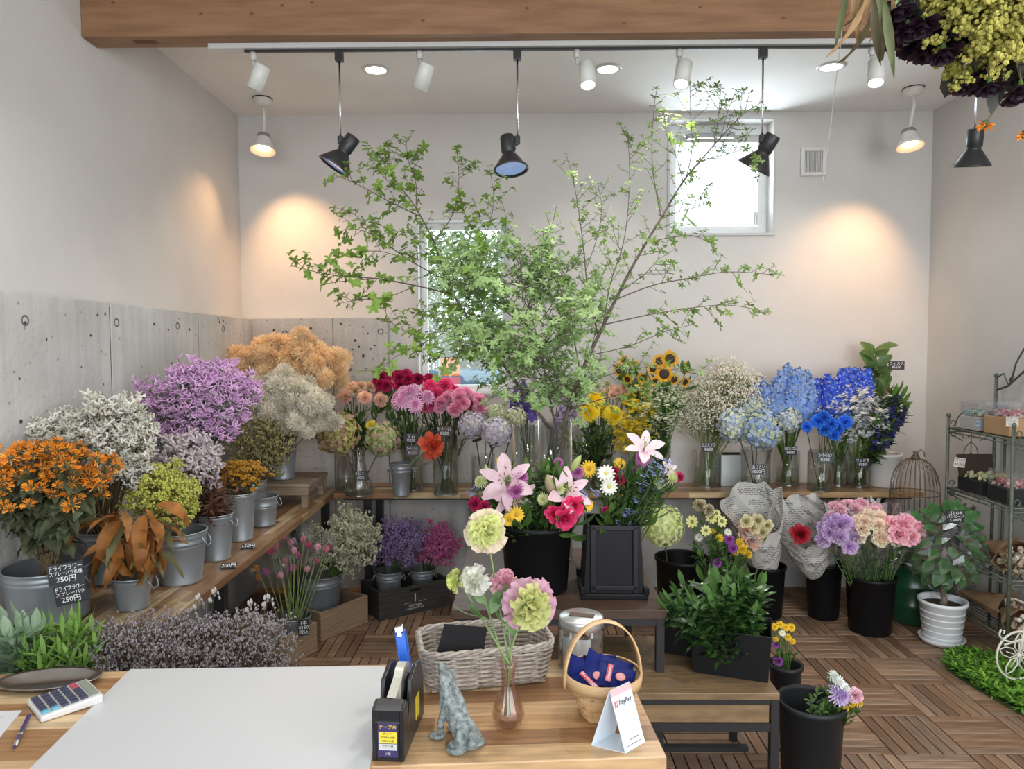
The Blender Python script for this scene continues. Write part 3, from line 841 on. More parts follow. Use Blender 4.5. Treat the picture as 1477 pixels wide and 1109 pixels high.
chalk = mat('chalkboard', (0.018, 0.02, 0.026), 0.55)
chalk_w = mat('chalk_marker', (0.80, 0.80, 0.80), 0.7)
def price_card(p, w, h, lines, label, rot=(0, 0, 0), board=None, ink=None, clip=True, sizes=None, name='price_card'):
    """upright card; p = centre, faces -Y before rot"""
    t = thing(name, label, 'price card', p, rot)
    q = MB(); q.box((0, 0, 0), (w, .003, h)); q.build('board', board or chalk, t)
    n = len(lines); tot = 0
    sizes = sizes or [1.0] * n
    S = sum(sizes)
    z = h * .43
    for s, k in zip(lines, sizes):
        hh = h * .86 * k / S
        me = text_mesh(s, hh * 1.0, ink or chalk_w)
        xs_ = [vv.co.x for vv in me.vertices] or [0]
        wd = max(xs_) - min(xs_)
        sc = min(1, w * .9 / max(wd, 1e-4))
        obj('lettering', me, t, (0, -.0019, z - hh / 2), (PI / 2, 0, 0), (sc, 1, 1))
        z -= hh
    if clip:
        q = MB(); q.tube([(0, .004, h * .3), (0, .004, -h * .5 - .05)], .0018, 5); q.build('card_clip', mat('clip_clear', (.55, .57, .56), .3), t)
    return t

# ---- buckets on the shelf along the concrete wall: (pixel x of centre, pixel y of rim centre, pixel half width, pixel y of foot) -> real size
def shelf_bucket(px, yf, hw, yr, label, z0=ZS, **k):
    """stand a bucket so that its foot centre is at pixel (px, yf) on the plane z0"""
    p = on(px, yf, z0); p.z = z0
    r = hw * p.y / FPX
    h = (yf - yr) * p.y / FPX * 0.99
    return p, r, h, bucket(p, r, h, label, **k)
BK = {}
BK['orange'] = shelf_bucket(72, 890, 57, 812, 'large galvanised bucket of orange dried safflowers with two chalk cards', handles=True, rb=.118)
BK['brownleaf'] = shelf_bucket(192, 876, 27, 828, 'narrow galvanised bucket holding rust-brown dried leaves', bands=(.9,))
BK['yellow'] = shelf_bucket(262, 838, 36, 762, 'galvanised bucket with two raised bands behind the rust-brown leaves', bands=(.93, .80, .74))
BK['redleaf'] = shelf_bucket(313, 806, 24, 738, 'galvanised bucket of dark red-brown leaves on the acacia shelf', bands=(.95,))
BK['gold'] = shelf_bucket(347, 778, 22, 708, 'tall galvanised bucket under the golden button flowers', bands=(.96,), handles=False)
BK['empty'] = shelf_bucket(380, 757, 21, 714, 'empty galvanised bucket next to the weathered riser', bands=(.72, .66), rb=None)
BK['white'] = shelf_bucket(150, 838, 33, 760, 'galvanised bucket of white statice by the concrete wall', handles=False)
BK['pink'] = shelf_bucket(258, 788, 28, 715, 'galvanised bucket of mauve-pink statice by the concrete wall', handles=False)
BK['lilac'] = shelf_bucket(262, 806, 24, 740, 'galvanised bucket of pale lilac statice in the middle of the shelf', handles=False)
p = on(408, 690, ZS + .136); p.z = ZS + .136
BK['smoke'] = (p, .088, .25, bucket(p, .088, .25, 'galvanised bucket of smoke bush standing on the weathered riser', handles=False))
# under-shelf floor buckets
def fb(key, px, yf, hw, yr, label, z0=0.002, **k):
    BK[key] = shelf_bucket(px, yf, hw, yr, label, z0, **k)
# ================================================================ FLOWER AND LEAF TEMPLATES (unit size, facing +Z)
def hx(h):
    h = h.lstrip('#'); o = []
    for i in (0, 2, 4):
        c = int(h[i:i + 2], 16) / 255
        o.append(c / 12.92 if c <= .04045 else ((c + .055) / 1.055) ** 2.4)
    return tuple(o)
def fm(name, a, b=None, rough=.65, rand=.12, trans=.22, scale=3.0, **k):
    return mat(name, hx(a), rough, col2=hx(b) if b else None, scale=scale, rand=rand, trans=trans, **k)
green_stem = fm('stem_green', '#5d7a3c', '#48652f', trans=0, rand=.2)
dark_stem = fm('stem_dark', '#3c4a28', '#4d5c31', trans=0, rand=.2)
pale_stem = fm('stem_pale', '#8a9a5c', '#74884a', trans=0, rand=.2)
dry_stem = fm('stem_dry', '#6b5a3a', '#524429', trans=0, rand=.2)
leaf_dark = fm('leaf_dark', '#2a4226', '#3a5731', .45, rand=.25)
leaf_mid = fm('leaf_mid', '#47682f', '#5f8238', .5, rand=.2)
leaf_fresh = fm('leaf_fresh', '#8fae4a', '#6f9536', .5, rand=.15)
leaf_olive = fm('leaf_olive', '#4a5038', '#5f6647', .7, rand=.2)

def sph(i, n, lo=-1.0, hi=1.0):
    z = hi - (hi - lo) * (i + .5) / n; a = i * 2.39996; s = math.sqrt(max(0, 1 - z * z))
    return Vector((s * math.cos(a), s * math.sin(a), z))
def T_carnation(mats, n=46, seed=1, w=.62, ruff=.30):
    q = MB(); r = random.Random(seed); n = int(n * 1.7)
    for i in range(n):
        t = (i + .5) / n; th = R(5 + 112 * t ** .75); a = i * 2.39996 + r.uniform(-.2, .2)
        d = Vector((math.sin(th) * math.cos(a), math.sin(th) * math.sin(a), math.cos(th) * .85))
        L = r.uniform(.72, 1.05); sd = d.cross(Vector((r.uniform(-1, 1), r.uniform(-1, 1), r.uniform(.2, 1)))).normalized(); up = sd.cross(d)
        q.mi(1 if ((t < .35 or r.random() < .12) and len(mats) > 1) else 0)
        # frilled outer edge: five points zig-zagging in and out
        b0 = Vector((0, 0, .15)) + d * .25; vs = [b0 - sd * .07, b0 + sd * .07]; ph = r.uniform(0, 6)
        for row, (f, ww) in enumerate(((.7, .55), (1.0, 1.0))):
            for k in range(6):
                x = (k / 5 - .5); zz = ruff * ww * math.sin(ph + k * 2.3) * .55
                vs.append(Vector((0, 0, .15)) + d * (L * f * (1 - .22 * (2 * x) ** 2) + (.05 * (k % 2) if row else 0)) + sd * x * w * ww * 1.25 + up * zz)
        fs = [(0, 1, 7, 6, 5, 4, 3, 2)] if False else [(0, 2, 3), (0, 3, 4), (0, 4, 5, 1), (1, 5, 6), (1, 6, 7)]
        for k in range(5): fs.append((2 + k, 8 + k, 9 + k, 3 + k))
        q.add(vs, fs)
    return q.mesh('bloom', mats)
def T_calyx():
    q = MB(); q.lathe([(.04, -.55), (.16, -.45), (.2, -.1), (.28, .15)], 8, capb=True); return q.mesh('calyx', green_stem, True)
def T_hydrangea(mats, n=170, seed=1, ps=.13):
    q = MB(); r = random.Random(seed)
    q.mi(0); q.blob((0, 0, .58), .74, 10, 7, (1, 1, .85))
    for i in range(n):
        d = sph(i, n, -.75, 1.0); d = (d + Vector((r.uniform(-.1, .1), r.uniform(-.1, .1), r.uniform(-.1, .1)))).normalized()
        c = d * r.uniform(.84, 1.0); c.z = c.z * .85 + .62
        nd = (d + Vector((r.uniform(-.5, .5), r.uniform(-.5, .5), r.uniform(-.4, .5)))).normalized()
        s = nd.cross(Vector((r.uniform(-1, 1), r.uniform(-1, 1), .3))).normalized(); u = nd.cross(s)
        q.mi(r.choice([0, 0, 1, 1, 2]) % len(mats)); a0 = r.uniform(0, 1.5); z = ps * r.uniform(.85, 1.15)
        for k in range(4):
            a = a0 + k * PI / 2; e = s * math.cos(a) + u * math.sin(a)
            q.petal(c, e + nd * .75, nd, z, z * .98, 1.0, 2, -.15, .35, .25, .05, k, .6)
        q.blob(c + nd * .02, .014, 4, 3)
    return q.mesh('bloom', mats)
def T_mum(mats, n=110, seed=1, w=.16, hi=86, cup=.9):
    q = MB(); r = random.Random(seed)
    for i in range(n):
        t = (i + .5) / n; th = R(4 + hi * t); a = i * 2.39996
        d = Vector((math.sin(th) * math.cos(a), math.sin(th) * math.sin(a), math.cos(th) * .9))
        q.mi(1 if (t < .3 and len(mats) > 1) else 0)
        q.petal(Vector((0, 0, .05)) + d * .30, d, (0, 0, 1) if t > .3 else (-math.cos(a), -math.sin(a), .3), .32 + .38 * t, w, -.9 * (1 - t) + .55 * t, 2, .3, .5, .5, 0, 0, .7)
    q.mi(1 % len(mats)); q.blob((0, 0, .12), .40, 8, 5, (1, 1, .9))
    return q.mesh('bloom', mats)
def T_daisy(mats, n=16, w=.32, seed=1, layers=2):
    q = MB(); r = random.Random(seed)
    for L in range(layers):
        for i in range(n):
            a = 2 * PI * i / n + L * .2; e = R(18 + 22 * L)
            q.petal((0, 0, .02), (math.cos(a) * math.cos(e), math.sin(a) * math.cos(e), math.sin(e)), (0, 0, 1), r.uniform(.9, 1) * (1 - .18 * L), w, .35, 2, .1, .4, .4, 0, 0, .7)
    q.mi(1); q.blob((0, 0, .12), .26, 8, 5, (1, 1, .5))
    return q.mesh('bloom', mats)
def T_sunflower():
    q = MB(); r = random.Random(3)
    for i in range(30):
        a = 2 * PI * i / 30 + r.uniform(-.05, .05); e = R(r.uniform(0, 40))
        q.petal((math.cos(a) * .4, math.sin(a) * .4, .03), (math.cos(a) * math.cos(e), math.sin(a) * math.cos(e), math.sin(e)), (0, 0, 1), r.uniform(.5, .62), .22, .3, 2, .15, .1, .5)
    q.mi(1); q.lathe([(.55, .0), (.5, .12), (.3, .16), (0, .13)], 18)
    q.mi(2)
    for i in range(12):
        a = 2 * PI * i / 12; q.petal((math.cos(a) * .35, math.sin(a) * .35, -.05), (math.cos(a), math.sin(a), -.15), (0, 0, 1), .5, .2, .5, 2)
    return q.mesh('bloom', [fm('sunflower_petal', '#f2a51d', '#e8bd2a'), fm('sunflower_disc', '#2a1a10', '#3f2714', trans=0), leaf_mid])
def T_rose(mats, seed=1, open_=.6):
    q = MB(); r = random.Random(seed)
    for i in range(22):
        t = i / 21; a = i * 2.39996; th = R(6 + 62 * t * open_ / .6)
        d = Vector((math.sin(th) * math.cos(a), math.sin(th) * math.sin(a), math.cos(th)))
        b = Vector((math.cos(a), math.sin(a), 0)) * (.10 + .25 * t)
        q.mi(1 if (t < .3 and len(mats) > 1) else 0)
        q.petal(b + Vector((0, 0, .0)), d, Vector((-math.cos(a), -math.sin(a), .6)), .95, .35 + .6 * t, -.5 + 1.0 * t, 4, .4, .6, .5, .02, i, .65)
    return q.mesh('bloom', mats, True)
def T_lily(mats, seed=1, op=1.0):
    q = MB(); r = random.Random(seed)
    for i in range(6):
        a = 2 * PI * i / 6; w = .62 if i % 2 else .48; e = R(62 - 20 * op)
        d = Vector((math.cos(a) * math.cos(e), math.sin(a) * math.cos(e), math.sin(e)))
        q.petal((math.cos(a) * .04, math.sin(a) * .04, -.25), d, (-math.cos(a), -math.sin(a), .9), 1.25, w, 1.05 * op, 6, .22, .18, .3, .04, i, .55)
    q.mi(1)
    for i in range(7):
        a = 2 * PI * i / 7; q.tube([(0, 0, -.2), (math.cos(a) * .07, math.sin(a) * .07, .3), (math.cos(a) * .22, math.sin(a) * .22, .62)], .012, 4)
    q.mi(2)
    for i in range(6):
        a = 2 * PI * i / 7; q.box((math.cos(a) * .22, math.sin(a) * .22, .63), (.10, .03, .03), Matrix.Rotation(a, 3, 'Z'))
    return q.mesh('bloom', mats, True)
def T_bud(m, fat=.22):
    q = MB(); q.lathe([(.04, 0), (fat * .8, .2), (fat, .5), (fat * .75, .8), (.03, 1.05)], 8, capb=True, ripple=.08, nr=3); return q.mesh('bud', m, True)
def T_leaf(m, w=.35, curl=.6, n=5, fold=.2, wave=.02, tip=.03):
    q = MB(); q.petal((0, 0, 0), (0, 0, 1), (0, -1, 0), 1, w, curl, n, fold, tip, .15, wave, 1, .4); return q.mesh('leaf', m, True)
def T_stem(m, bend=.04, n=5):
    q = MB(); q.tube([(bend * math.sin(t / 6 * PI), 0, t / 6) if True else 0 for t in range(7)], 1.0, n, False)
    # radius is 1, x-bend is undone by the scale; keep straight-ish
    q.v = [(x if abs(x) > 0 else 0, y, z) for x, y, z in q.v]
    return q.mesh('stem', m, True)
STEMS = {}
def stem_me(m):
    if m.name not in STEMS:
        q = MB(); q.tube([(0, 0, 0), (0, 0, .35), (0, 0, .7), (0, 0, 1)], 1.0, 5, False)
        STEMS[m.name] = q.mesh('stem', m, True)
    return STEMS[m.name]
calyx_me = T_calyx()

def flower(name, label, cat, base, head, size, bloom, stem=green_stem, sr=.0022, face=None, spin=None, calyx=True, leaves=None, group=None, bname='bloom', rg=rnd, extra=None):
    base, head = Vector(base), Vector(head)
    d = head - base; L = d.length; dn = d / L
    t = thing(name, label, cat, base, (0, 0, 0), group)
    ar = aim_rot(dn)
    obj('stem', stem_me(stem), t, None, ar, (sr, sr, L))
    f = Vector(face) if face is not None else (dn * 1.0 + Vector((0, -.6, .0)))
    br = aim_rot(f, rg.uniform(0, 6.28) if spin is None else spin)
    b = obj(bname, bloom, t, d, br, size * rg.uniform(.92, 1.08))
    if calyx: obj('calyx', calyx_me, t, d, br, size)
    if leaves:
        lm, k, ls, lo, hi = leaves
        for i in range(k):
            fr = rg.uniform(lo, hi); a = rg.uniform(0, 6.28)
            side = (aim_rot(dn) @ Vector((math.cos(a), math.sin(a), 0)))
            obj('leaf', lm, t, d * fr, aim_rot(side * 1.0 + dn * rg.uniform(.2, 1.1) , rg.uniform(-.5, .5)), ls * rg.uniform(.7, 1.15))
    return t

def dome(n, C, rad, rg, lo=-.25, front=.55, jit=.12):
    """n head positions over the top and front of an ellipsoid (C, radii)"""
    pts = []; m = n * 3
    while len(pts) < n:
        pts = [v for v in (sph(i, m, lo, 1.0) for i in range(m)) if v.y < front]; m += n
        if len(pts) >= n: break
    step = len(pts) / n
    out = []
    for i in range(n):
        v = pts[int(i * step)] + Vector((rg.uniform(-jit, jit), rg.uniform(-jit, jit), rg.uniform(-jit, jit)))
        out.append((Vector(C) + Vector((v.x * rad[0], v.y * rad[1], v.z * rad[2])), v))
    return out

def bunch(n, base, rb, C, rad, name, label, cat, size, bloom, group=None, seed=1, depth=.0, cross=.6, **k):
    """n separate flowers whose stems meet in the vessel; blooms may be a list of meshes"""
    rg = random.Random(seed); res = []
    P = dome(n, C, rad, rg)
    P.sort(key=lambda t: t[0].x)
    bl = bloom if isinstance(bloom, list) else [bloom]
    for i, (h, v) in enumerate(P):
        b = Vector(base) + Vector((-v.x * rb * cross + rg.uniform(-rb, rb) * .3, -v.y * rb * cross + rg.uniform(-rb, rb) * .3, 0))
        d = (h - b).normalized()
        f = d * .8 + v * .6 + Vector((0, -.75, 0))
        lab = label
        if n <= 12: lab = label + ', ' + ORD[i] + ' from left'
        res.append(flower(name, lab, cat, b, h, size, rg.choice(bl), face=f, group=group or label, rg=rg, **k))
    return res

def spray_bunch(name, label, cat, base, rb, C, rad, n, tmpl, seed=1, lo=-.25, front=.8, pname='flower_spray', cname='florets', cross=.6, vol=.3, grow=1.22, kind='stuff', flip=1):
    """one bunch = one thing; its sprays are parts, each with its florets as a sub-part"""
    rg = random.Random(seed)
    t = thing(name, label, cat, base)
    rad = (rad[0] * grow, rad[1], rad[2] * (1 + (grow - 1) * .4))
    for h, v in dome(n, C, rad, rg, lo, front, .15):
        if flip < 0: h.z = 2 * C[2] - h.z
        h = Vector(C).lerp(h, 1 - vol * rg.random())
        b = Vector((-v.x * rb * cross + rg.uniform(-rb, rb) * .35, -v.y * rb * cross + rg.uniform(-rb, rb) * .35, 0))
        d = h - (Vector(base) + b)
        sm, fl = rg.choice(tmpl)
        s = obj(pname, sm, t, b, aim_rot(d, rg.uniform(0, 6.28)), d.length)
        if isinstance(fl, tuple):
            for tp in fl[1]: obj('flower_head', fl[0], s, tp, (rg.uniform(-.4, .4), rg.uniform(-.4, .4), 0), fl[2] * rg.uniform(.8, 1.15))
        elif fl is not None: obj(cname, fl, s, kind=kind)
    return t

def branchy(q, r, z0, z1, nb, spread, rt=.003, sub=3, out=None, up=.9):
    """stem with side twigs; returns the twig tips"""
    q.tube([(0, 0, 0), (0, 0, z0), (0, 0, z1)], [.006, .0045, .002], 4, False)
    tips = [Vector((0, 0, z1))]
    for i in range(nb):
        z = z0 + (z1 - z0) * (i / nb); a = i * 2.4 + r.uniform(-.4, .4)
        ln = spread * r.uniform(.7, 1.1) * (1.15 - .45 * i / nb)
        p0 = Vector((0, 0, z)); p1 = p0 + Vector((math.cos(a) * ln, math.sin(a) * ln, ln * up * r.uniform(.8, 1.5)))
        if p1.z > 1.02: p1.z = 1.02 - r.uniform(0, .04)
        q.tube([p0, p0.lerp(p1, .5) + Vector((math.cos(a), math.sin(a), -.3)) * ln * .08, p1], [rt, rt * .8, rt * .5], 3, False)
        tips.append(p1)
        for k in range(sub):
            f = r.uniform(.4, .95); a2 = a + r.uniform(-1.3, 1.3); l2 = ln * r.uniform(.25, .5)
            m = p0.lerp(p1, f); e = m + Vector((math.cos(a2) * l2, math.sin(a2) * l2, l2 * r.uniform(.5, 1.4)))
            q.tube([m, e], rt * .5, 3, False); tips.append(e)
    return tips
def T_statice(stem, fl, seed, z0=.55, nb=9, spread=.10, sub=4, cl=.035, cr=.0065, curls=2):
    r = random.Random(seed); q = MB(); tips = branchy(q, r, z0, .96, nb, spread, sub=sub)
    sm = q.mesh('flower_spray', stem)
    q = MB()
    for t in tips:
        for k in range(curls):
            a = r.uniform(0, 6.28); e = Vector((math.cos(a), math.sin(a), r.uniform(.2, 1.6))).normalized()
            p1 = t + e * cl * .5; p2 = p1 + (e + Vector((r.uniform(-.9, .9), r.uniform(-.9, .9), r.uniform(-.8, .5)))).normalized() * cl * .5
            q.mi(r.choice([0, 0, 1]))
            q.tube([t, t.lerp(p1, .5), p1, p2], [cr * .6, cr * 1.1, cr * .8, cr * .9], 5)
    return sm, q.mesh('florets', fl)
def T_dots(stem, fl, seed, z0=.5, nb=12, spread=.16, sub=6, r0=.007, per=2, sq=(1, 1, 1), petals=False, up=.9):
    r = random.Random(seed); q = MB(); tips = branchy(q, r, z0, .97, nb, spread, .0018, sub, up=up)
    sm = q.mesh('flower_spray', stem); q = MB()
    for t in tips:
        for k in range(per):
            c = t + Vector((r.gauss(0, 1), r.gauss(0, 1), r.gauss(0, 1))) * r0 * (1.2 if k else 0)
            q.mi(r.choice([0, 0, 1]))
            if petals:
                a0 = r.uniform(0, 6); tl = Vector((r.uniform(-.6, .6), r.uniform(-.6, .6), 1))
                for j in range(5):
                    a = a0 + j * 1.2566; q.petal(c, Vector((math.cos(a), math.sin(a), .25)) + tl * .2, tl, r0 * 1.5, r0 * 1.3, .3, 1, 0, .7, .3)
            else: q.blob(c, r0 * r.uniform(.7, 1.2), 5, 3, sq)
    return sm, q.mesh('florets', fl)
def T_fluff(stem, fl, seed, z0=.55, nb=7, spread=.12, rr=.06, hairs=130):
    r = random.Random(seed); q = MB(); tips = branchy(q, r, z0, .93, nb, spread, sub=1)
    sm = q.mesh('flower_spray', stem); q = MB()
    for t in tips:
        R_ = rr * r.uniform(.7, 1.15)
        q.mi(1); q.blob(t, R_ * .45, 6, 4)
        for k in range(hairs):
            d = Vector((r.gauss(0, 1), r.gauss(0, 1), r.gauss(0, 1))).normalized(); s = d.cross(Vector((r.random(), r.random(), r.random()))).normalized()
            l = R_ * r.uniform(.6, 1.0); w = R_ * .035
            q.mi(r.choice([0, 0, 1]))
            q.add([t + d * l * .25 - s * w, t + d * l * .25 + s * w, t + d * l], [(0, 1, 2)])
            q.add([t + d * l * .6, t + d * l * .95 + s * l * .3, t + d * l * .9 + s * l * .28 + d.cross(s) * w * 2], [(0, 1, 2)])
    return sm, q.mesh('florets', fl)
def T_heads(stem, fl, leafm, seed, z0=.6, nb=4, hr=.035, nl=9, spread=.13, mode='safflower', ls=.10, lw=.4, lz=(.3, .85)):
    """a stem with several round flower heads and leaves below (sub-part holds heads and leaves)"""
    r = random.Random(seed); q = MB(); q.tube([(0, 0, 0), (0, 0, z0), (0, 0, .96)], [.008, .006, .004], 5, False); tips = [Vector((0, 0, .97))]
    for i in range(nb):
        z = z0 + (.3) * i / max(nb, 1); a = i * 2.4 + r.uniform(-.3, .3); ln = spread * r.uniform(.7, 1.1)
        e = Vector((math.cos(a) * ln, math.sin(a) * ln, min(z + ln * 1.3, .98)))
        q.tube([(0, 0, z), Vector((0, 0, z)).lerp(e, .5) + Vector((math.cos(a), math.sin(a), 0)) * .015, e], .003, 4, False); tips.append(e)
    q.k = 1
    for i in range(nl):
        z = r.uniform(*lz); a = i * 2.4; e = Vector((math.cos(a), math.sin(a), r.uniform(-.2, .7)))
        q.petal((0, 0, z), e, (0, 0, 1), ls * r.uniform(.7, 1.2), ls * lw, r.uniform(.2, 1.2), 3, .25, .05, .2, .06, i, .4)
    sm = q.mesh('flower_stem', [stem, leafm]); q = MB(); t = Vector((0, 0, 0)); h = 1.0
    if mode == 'safflower':
        q.mi(2); q.blob(t, h * .55, 7, 4)
        for k in range(44):
            d = Vector((r.gauss(0, 1), r.gauss(0, 1), abs(r.gauss(0, 1)) * .9 + .1)).normalized(); q.mi(r.choice([0, 0, 1]))
            q.petal(t + d * h * .35, d, (r.random(), r.random(), r.random()), h * .75, h * .26, r.uniform(-.4, .8), 1, 0, .5, .6)
    else:
        for k in range(7):
            a = k * .9; c = t + Vector((math.cos(a), math.sin(a), 0)) * (h if k else 0) + Vector((0, 0, -.3 * h if k else 0)); q.mi(r.choice([0, 1])); q.blob(c, h * .52, 7, 4, (1, 1, .8))
    return sm, (q.mesh('flower_head', fl), tips, hr)
def T_leafy(stem, leafm, seed, nl=26, ls=.13, lw=.45, z0=.3, curl=.5, n=3, tipw=.05, up=.8, bend=0, both=True, fold=.2, top=True):
    """leafy shoot of length 1"""
    r = random.Random(seed); q = MB(); q.tube([(0, 0, 0), (0, 0, .5), (0, 0, 1)], [.008, .006, .003], 4, False); sm = q.mesh('leafy_stem', stem); q = MB()
    for i in range(nl):
        z = z0 + (1 - z0) * i / nl; a = i * 2.4; e = Vector((math.cos(a), math.sin(a), up * r.uniform(.5, 1.4)))
        q.mi(i % 2); q.petal((0, 0, z), e, (0, 0, 1), ls * r.uniform(.75, 1.2), ls * lw, curl * r.uniform(.3, 1.3), n, fold, tipw, .2, .03, i, .45)
    if top: q.petal((0, 0, 1), (0, .1, 1), (0, 1, 0), ls, ls * lw, .2, n, fold, tipw, .2)
    return sm, q.mesh('leaves', leafm)
def T_spike(stem, fl, seed, nf=34, z0=.55, fr=.03, rad=.03, buds=True):
    """delphinium-like spire"""
    r = random.Random(seed); q = MB(); q.tube([(0, 0, 0), (0, 0, .5), (0, 0, 1)], [.007, .006, .002], 4, False)
    q.mesh; tips = []
    for i in range(nf):
        t = i / nf; z = z0 + (.99 - z0) * t; a = i * 2.4; k = (1.25 - .85 * t)
        c = Vector((math.cos(a) * rad * k, math.sin(a) * rad * k, z + .01)); q.tube([(0, 0, z - .01), c], .0015, 3, False); tips.append((c, a, k))
    sm = q.mesh('flower_spike', stem); q = MB()
    for c, a, k in tips:
        d = Vector((math.cos(a), math.sin(a), .35)).normalized(); s = d.cross(Vector((0, 0, 1))).normalized(); u = d.cross(s); q.mi(r.choice([0, 0, 1])); m0 = q.k
        for j in range(5):
            an = j * 1.2566 + r.random(); e = s * math.cos(an) + u * math.sin(an) + d * .3
            q.mi(m0); q.petal(c, e, d, fr * k, fr * k * .85, .4, 2, 0, .5, .3)
        q.mi(2); q.blob(c + d * fr * .2, fr * .16, 4, 3)
    return sm, q.mesh('florets', fl)

def leaf_rot(d, nrm):
    """leaf template: length along local Z, face along local -Y"""
    z = Vector(d).normalized(); y = -(Vector(nrm) - z * Vector(nrm).dot(z)).normalized(); x = y.cross(z)
    return Matrix((x, y, z)).transposed().to_4x4()
# ================================================================ DRIED FLOWERS BY THE CONCRETE WALL
def el(px, py, Y, hw, hh, dy=.12):
    return at(px, py, Y), (hw * Y / FPX, dy, hh * Y / FPX)
def inb(key, z=.05):
    p, r, h, o = BK[key]; return Vector((p.x, p.y, p.z + z)), r * .62
def sb(key, name, label, cat, ex, n, tm, seed=1, z=.05, **k):
    b, rb = inb(key, z); return spray_bunch(name, label, cat, b, rb, ex[0], ex[1], n, tm, seed, **k)

t_saf = [T_heads(dry_stem, [fm('safflower', '#f09a28', '#f8b03a'), fm('safflower_deep', '#e0781e', '#ea8c24'), leaf_olive], leaf_olive, s, .62, 3, .05, 18, .16, 'safflower', .15, .5, (.42, .88)) for s in (1, 2, 3)]
Y = BK['orange'][0].y
sb('orange', 'dried_safflower_bunch', 'big bunch of orange dried safflowers with dark leaves in the largest bucket', 'flowers', el(66, 680, Y, 74, 50, .12), 30, t_saf, 1, cname='flower_heads', kind=None)
w_st = [T_statice(dry_stem, [fm('statice_white', '#eceae2', '#dcdad0'), fm('statice_white2', '#cdccba', '#bdbba8')], s, .56, 10, .09, 5, .040, .0058) for s in (1, 2)]
Y = 2.66
sb('white', 'white_statice_bunch', 'broad bunch of curly white statice against the concrete wall', 'flowers', el(136, 622, Y, 72, 52, .14), 42, w_st, 2)
p_st = [T_statice(green_stem, [fm('statice_pink', '#dcb2da', '#c996c8'), fm('statice_pink2', '#e8cce6', '#d4a8d2')], s, .64, 10, .075, 5, .042, .0046) for s in (3, 4)]
Y = 3.22
sb('pink', 'mauve_statice_bunch', 'broad bunch of mauve-pink statice against the concrete wall', 'flowers', el(278, 566, Y, 74, 44, .14), 48, p_st, 3)
l_st = [T_statice(dry_stem, [fm('statice_lilac', '#d9cdd0', '#c8bbc0'), fm('statice_lilac2', '#e2dad8', '#bcaeb0')], s, .62, 7, .09, 3, .075, .0125, 1) for s in (5, 6)]
Y = BK['lilac'][0].y
sb('lilac', 'pale_lilac_statice_bunch', 'rounded bunch of pale lilac-grey statice above the yellow statice', 'flowers', el(257, 660, Y, 54, 42, .13), 34, l_st, 4)
y_st = [T_dots(dry_stem, [fm('statice_yellow', '#c9cb5c', '#d8d878'), fm('statice_yellow2', '#a6a945', '#b9bb55')], s, .5, 11, .15, 7, .012, 3) for s in (7, 8)]
Y = BK['yellow'][0].y
sb('yellow', 'yellow_statice_bunch', 'bunch of lemon yellow statice spilling over its bucket', 'flowers', el(232, 712, Y - .05, 38, 40, .10), 18, y_st, 5)
g_bt = [T_heads(dry_stem, [fm('button_gold', '#c9962a', '#d8a83a'), fm('button_gold2', '#a97a20', '#c08a22')], leaf_olive, s, .62, 6, .034, 10, .13, 'button', .12, .4) for s in (1, 2)]
Y = BK['gold'][0].y
sb('gold', 'golden_button_bunch', 'compact bunch of golden yellow button flowers in the tall bucket', 'flowers', el(344, 680, Y, 34, 20, .09), 22, g_bt, 6, cname='flower_heads', kind=None)
red1 = fm('leaf_redbrown', '#4a2a22', '#6b4634', .6); red2 = fm('leaf_redbrown2', '#7b5a42', '#5a3026', .6)
r_lf = [T_leafy(dry_stem, [red1, red2], s, 22, .22, .22, .45, .9, 3) for s in (1, 2)]
Y = BK['redleaf'][0].y
sb('redleaf', 'red_brown_leaf_bunch', 'bunch of dark red-brown pointed leaves beside the golden buttons', 'leaves', el(303, 718, Y, 34, 30, .10), 16, r_lf, 7, cname='leaves', kind=None)
# beige and peach smoke bush, nigella pods
pe = [T_fluff(dry_stem, [fm('smoke_peach', '#f8dcae', '#fce8c6', .9, trans=.3), fm('smoke_peach2', '#ecc690', '#f2d2a4', .9)], s, .70, 4, .11, .095, 420) for s in (1, 2)]
be = [T_fluff(dry_stem, [fm('smoke_beige', '#efeadb', '#f5f1e6', .9, trans=.3), fm('smoke_beige2', '#d2cab4', '#dcd5c2', .9)], s, .66, 5, .13, .105, 420) for s in (3, 4)]
b0, _ = inb('smoke')
spray_bunch('smoke_bush_bunch', 'wide peach-orange smoke bush plumes in the warm corner light', 'flowers', b0 + Vector((0, .03, 0)), .05, *el(412, 518, 4.46, 72, 36, .14), 34, pe, 8, front=.9, cname='plumes')
spray_bunch('smoke_bush_bunch', 'silvery beige smoke bush plumes in front of the peach ones', 'flowers', b0 - Vector((0, .03, 0)), .05, *el(404, 586, 4.10, 50, 44, .13), 30, be, 9, front=.9, cname='plumes')
BK['nigella'] = shelf_bucket(366, 742, 19, 690, 'galvanised bucket half hidden behind the golden button bucket', handles=False)
ni = [T_dots(dry_stem, [fm('nigella', '#8f8a58', '#a39a6a'), fm('nigella2', '#b3a67e', '#7f7f4c')], s, .45, 12, .15, 5, .014, 1) for s in (11, 12)]
sb('nigella', 'dried_seed_pod_bunch', 'olive-brown bunch of small dried seed pods below the beige plumes', 'flowers', el(376, 640, BK['nigella'][0].y, 42, 40, .10), 20, ni, 10)

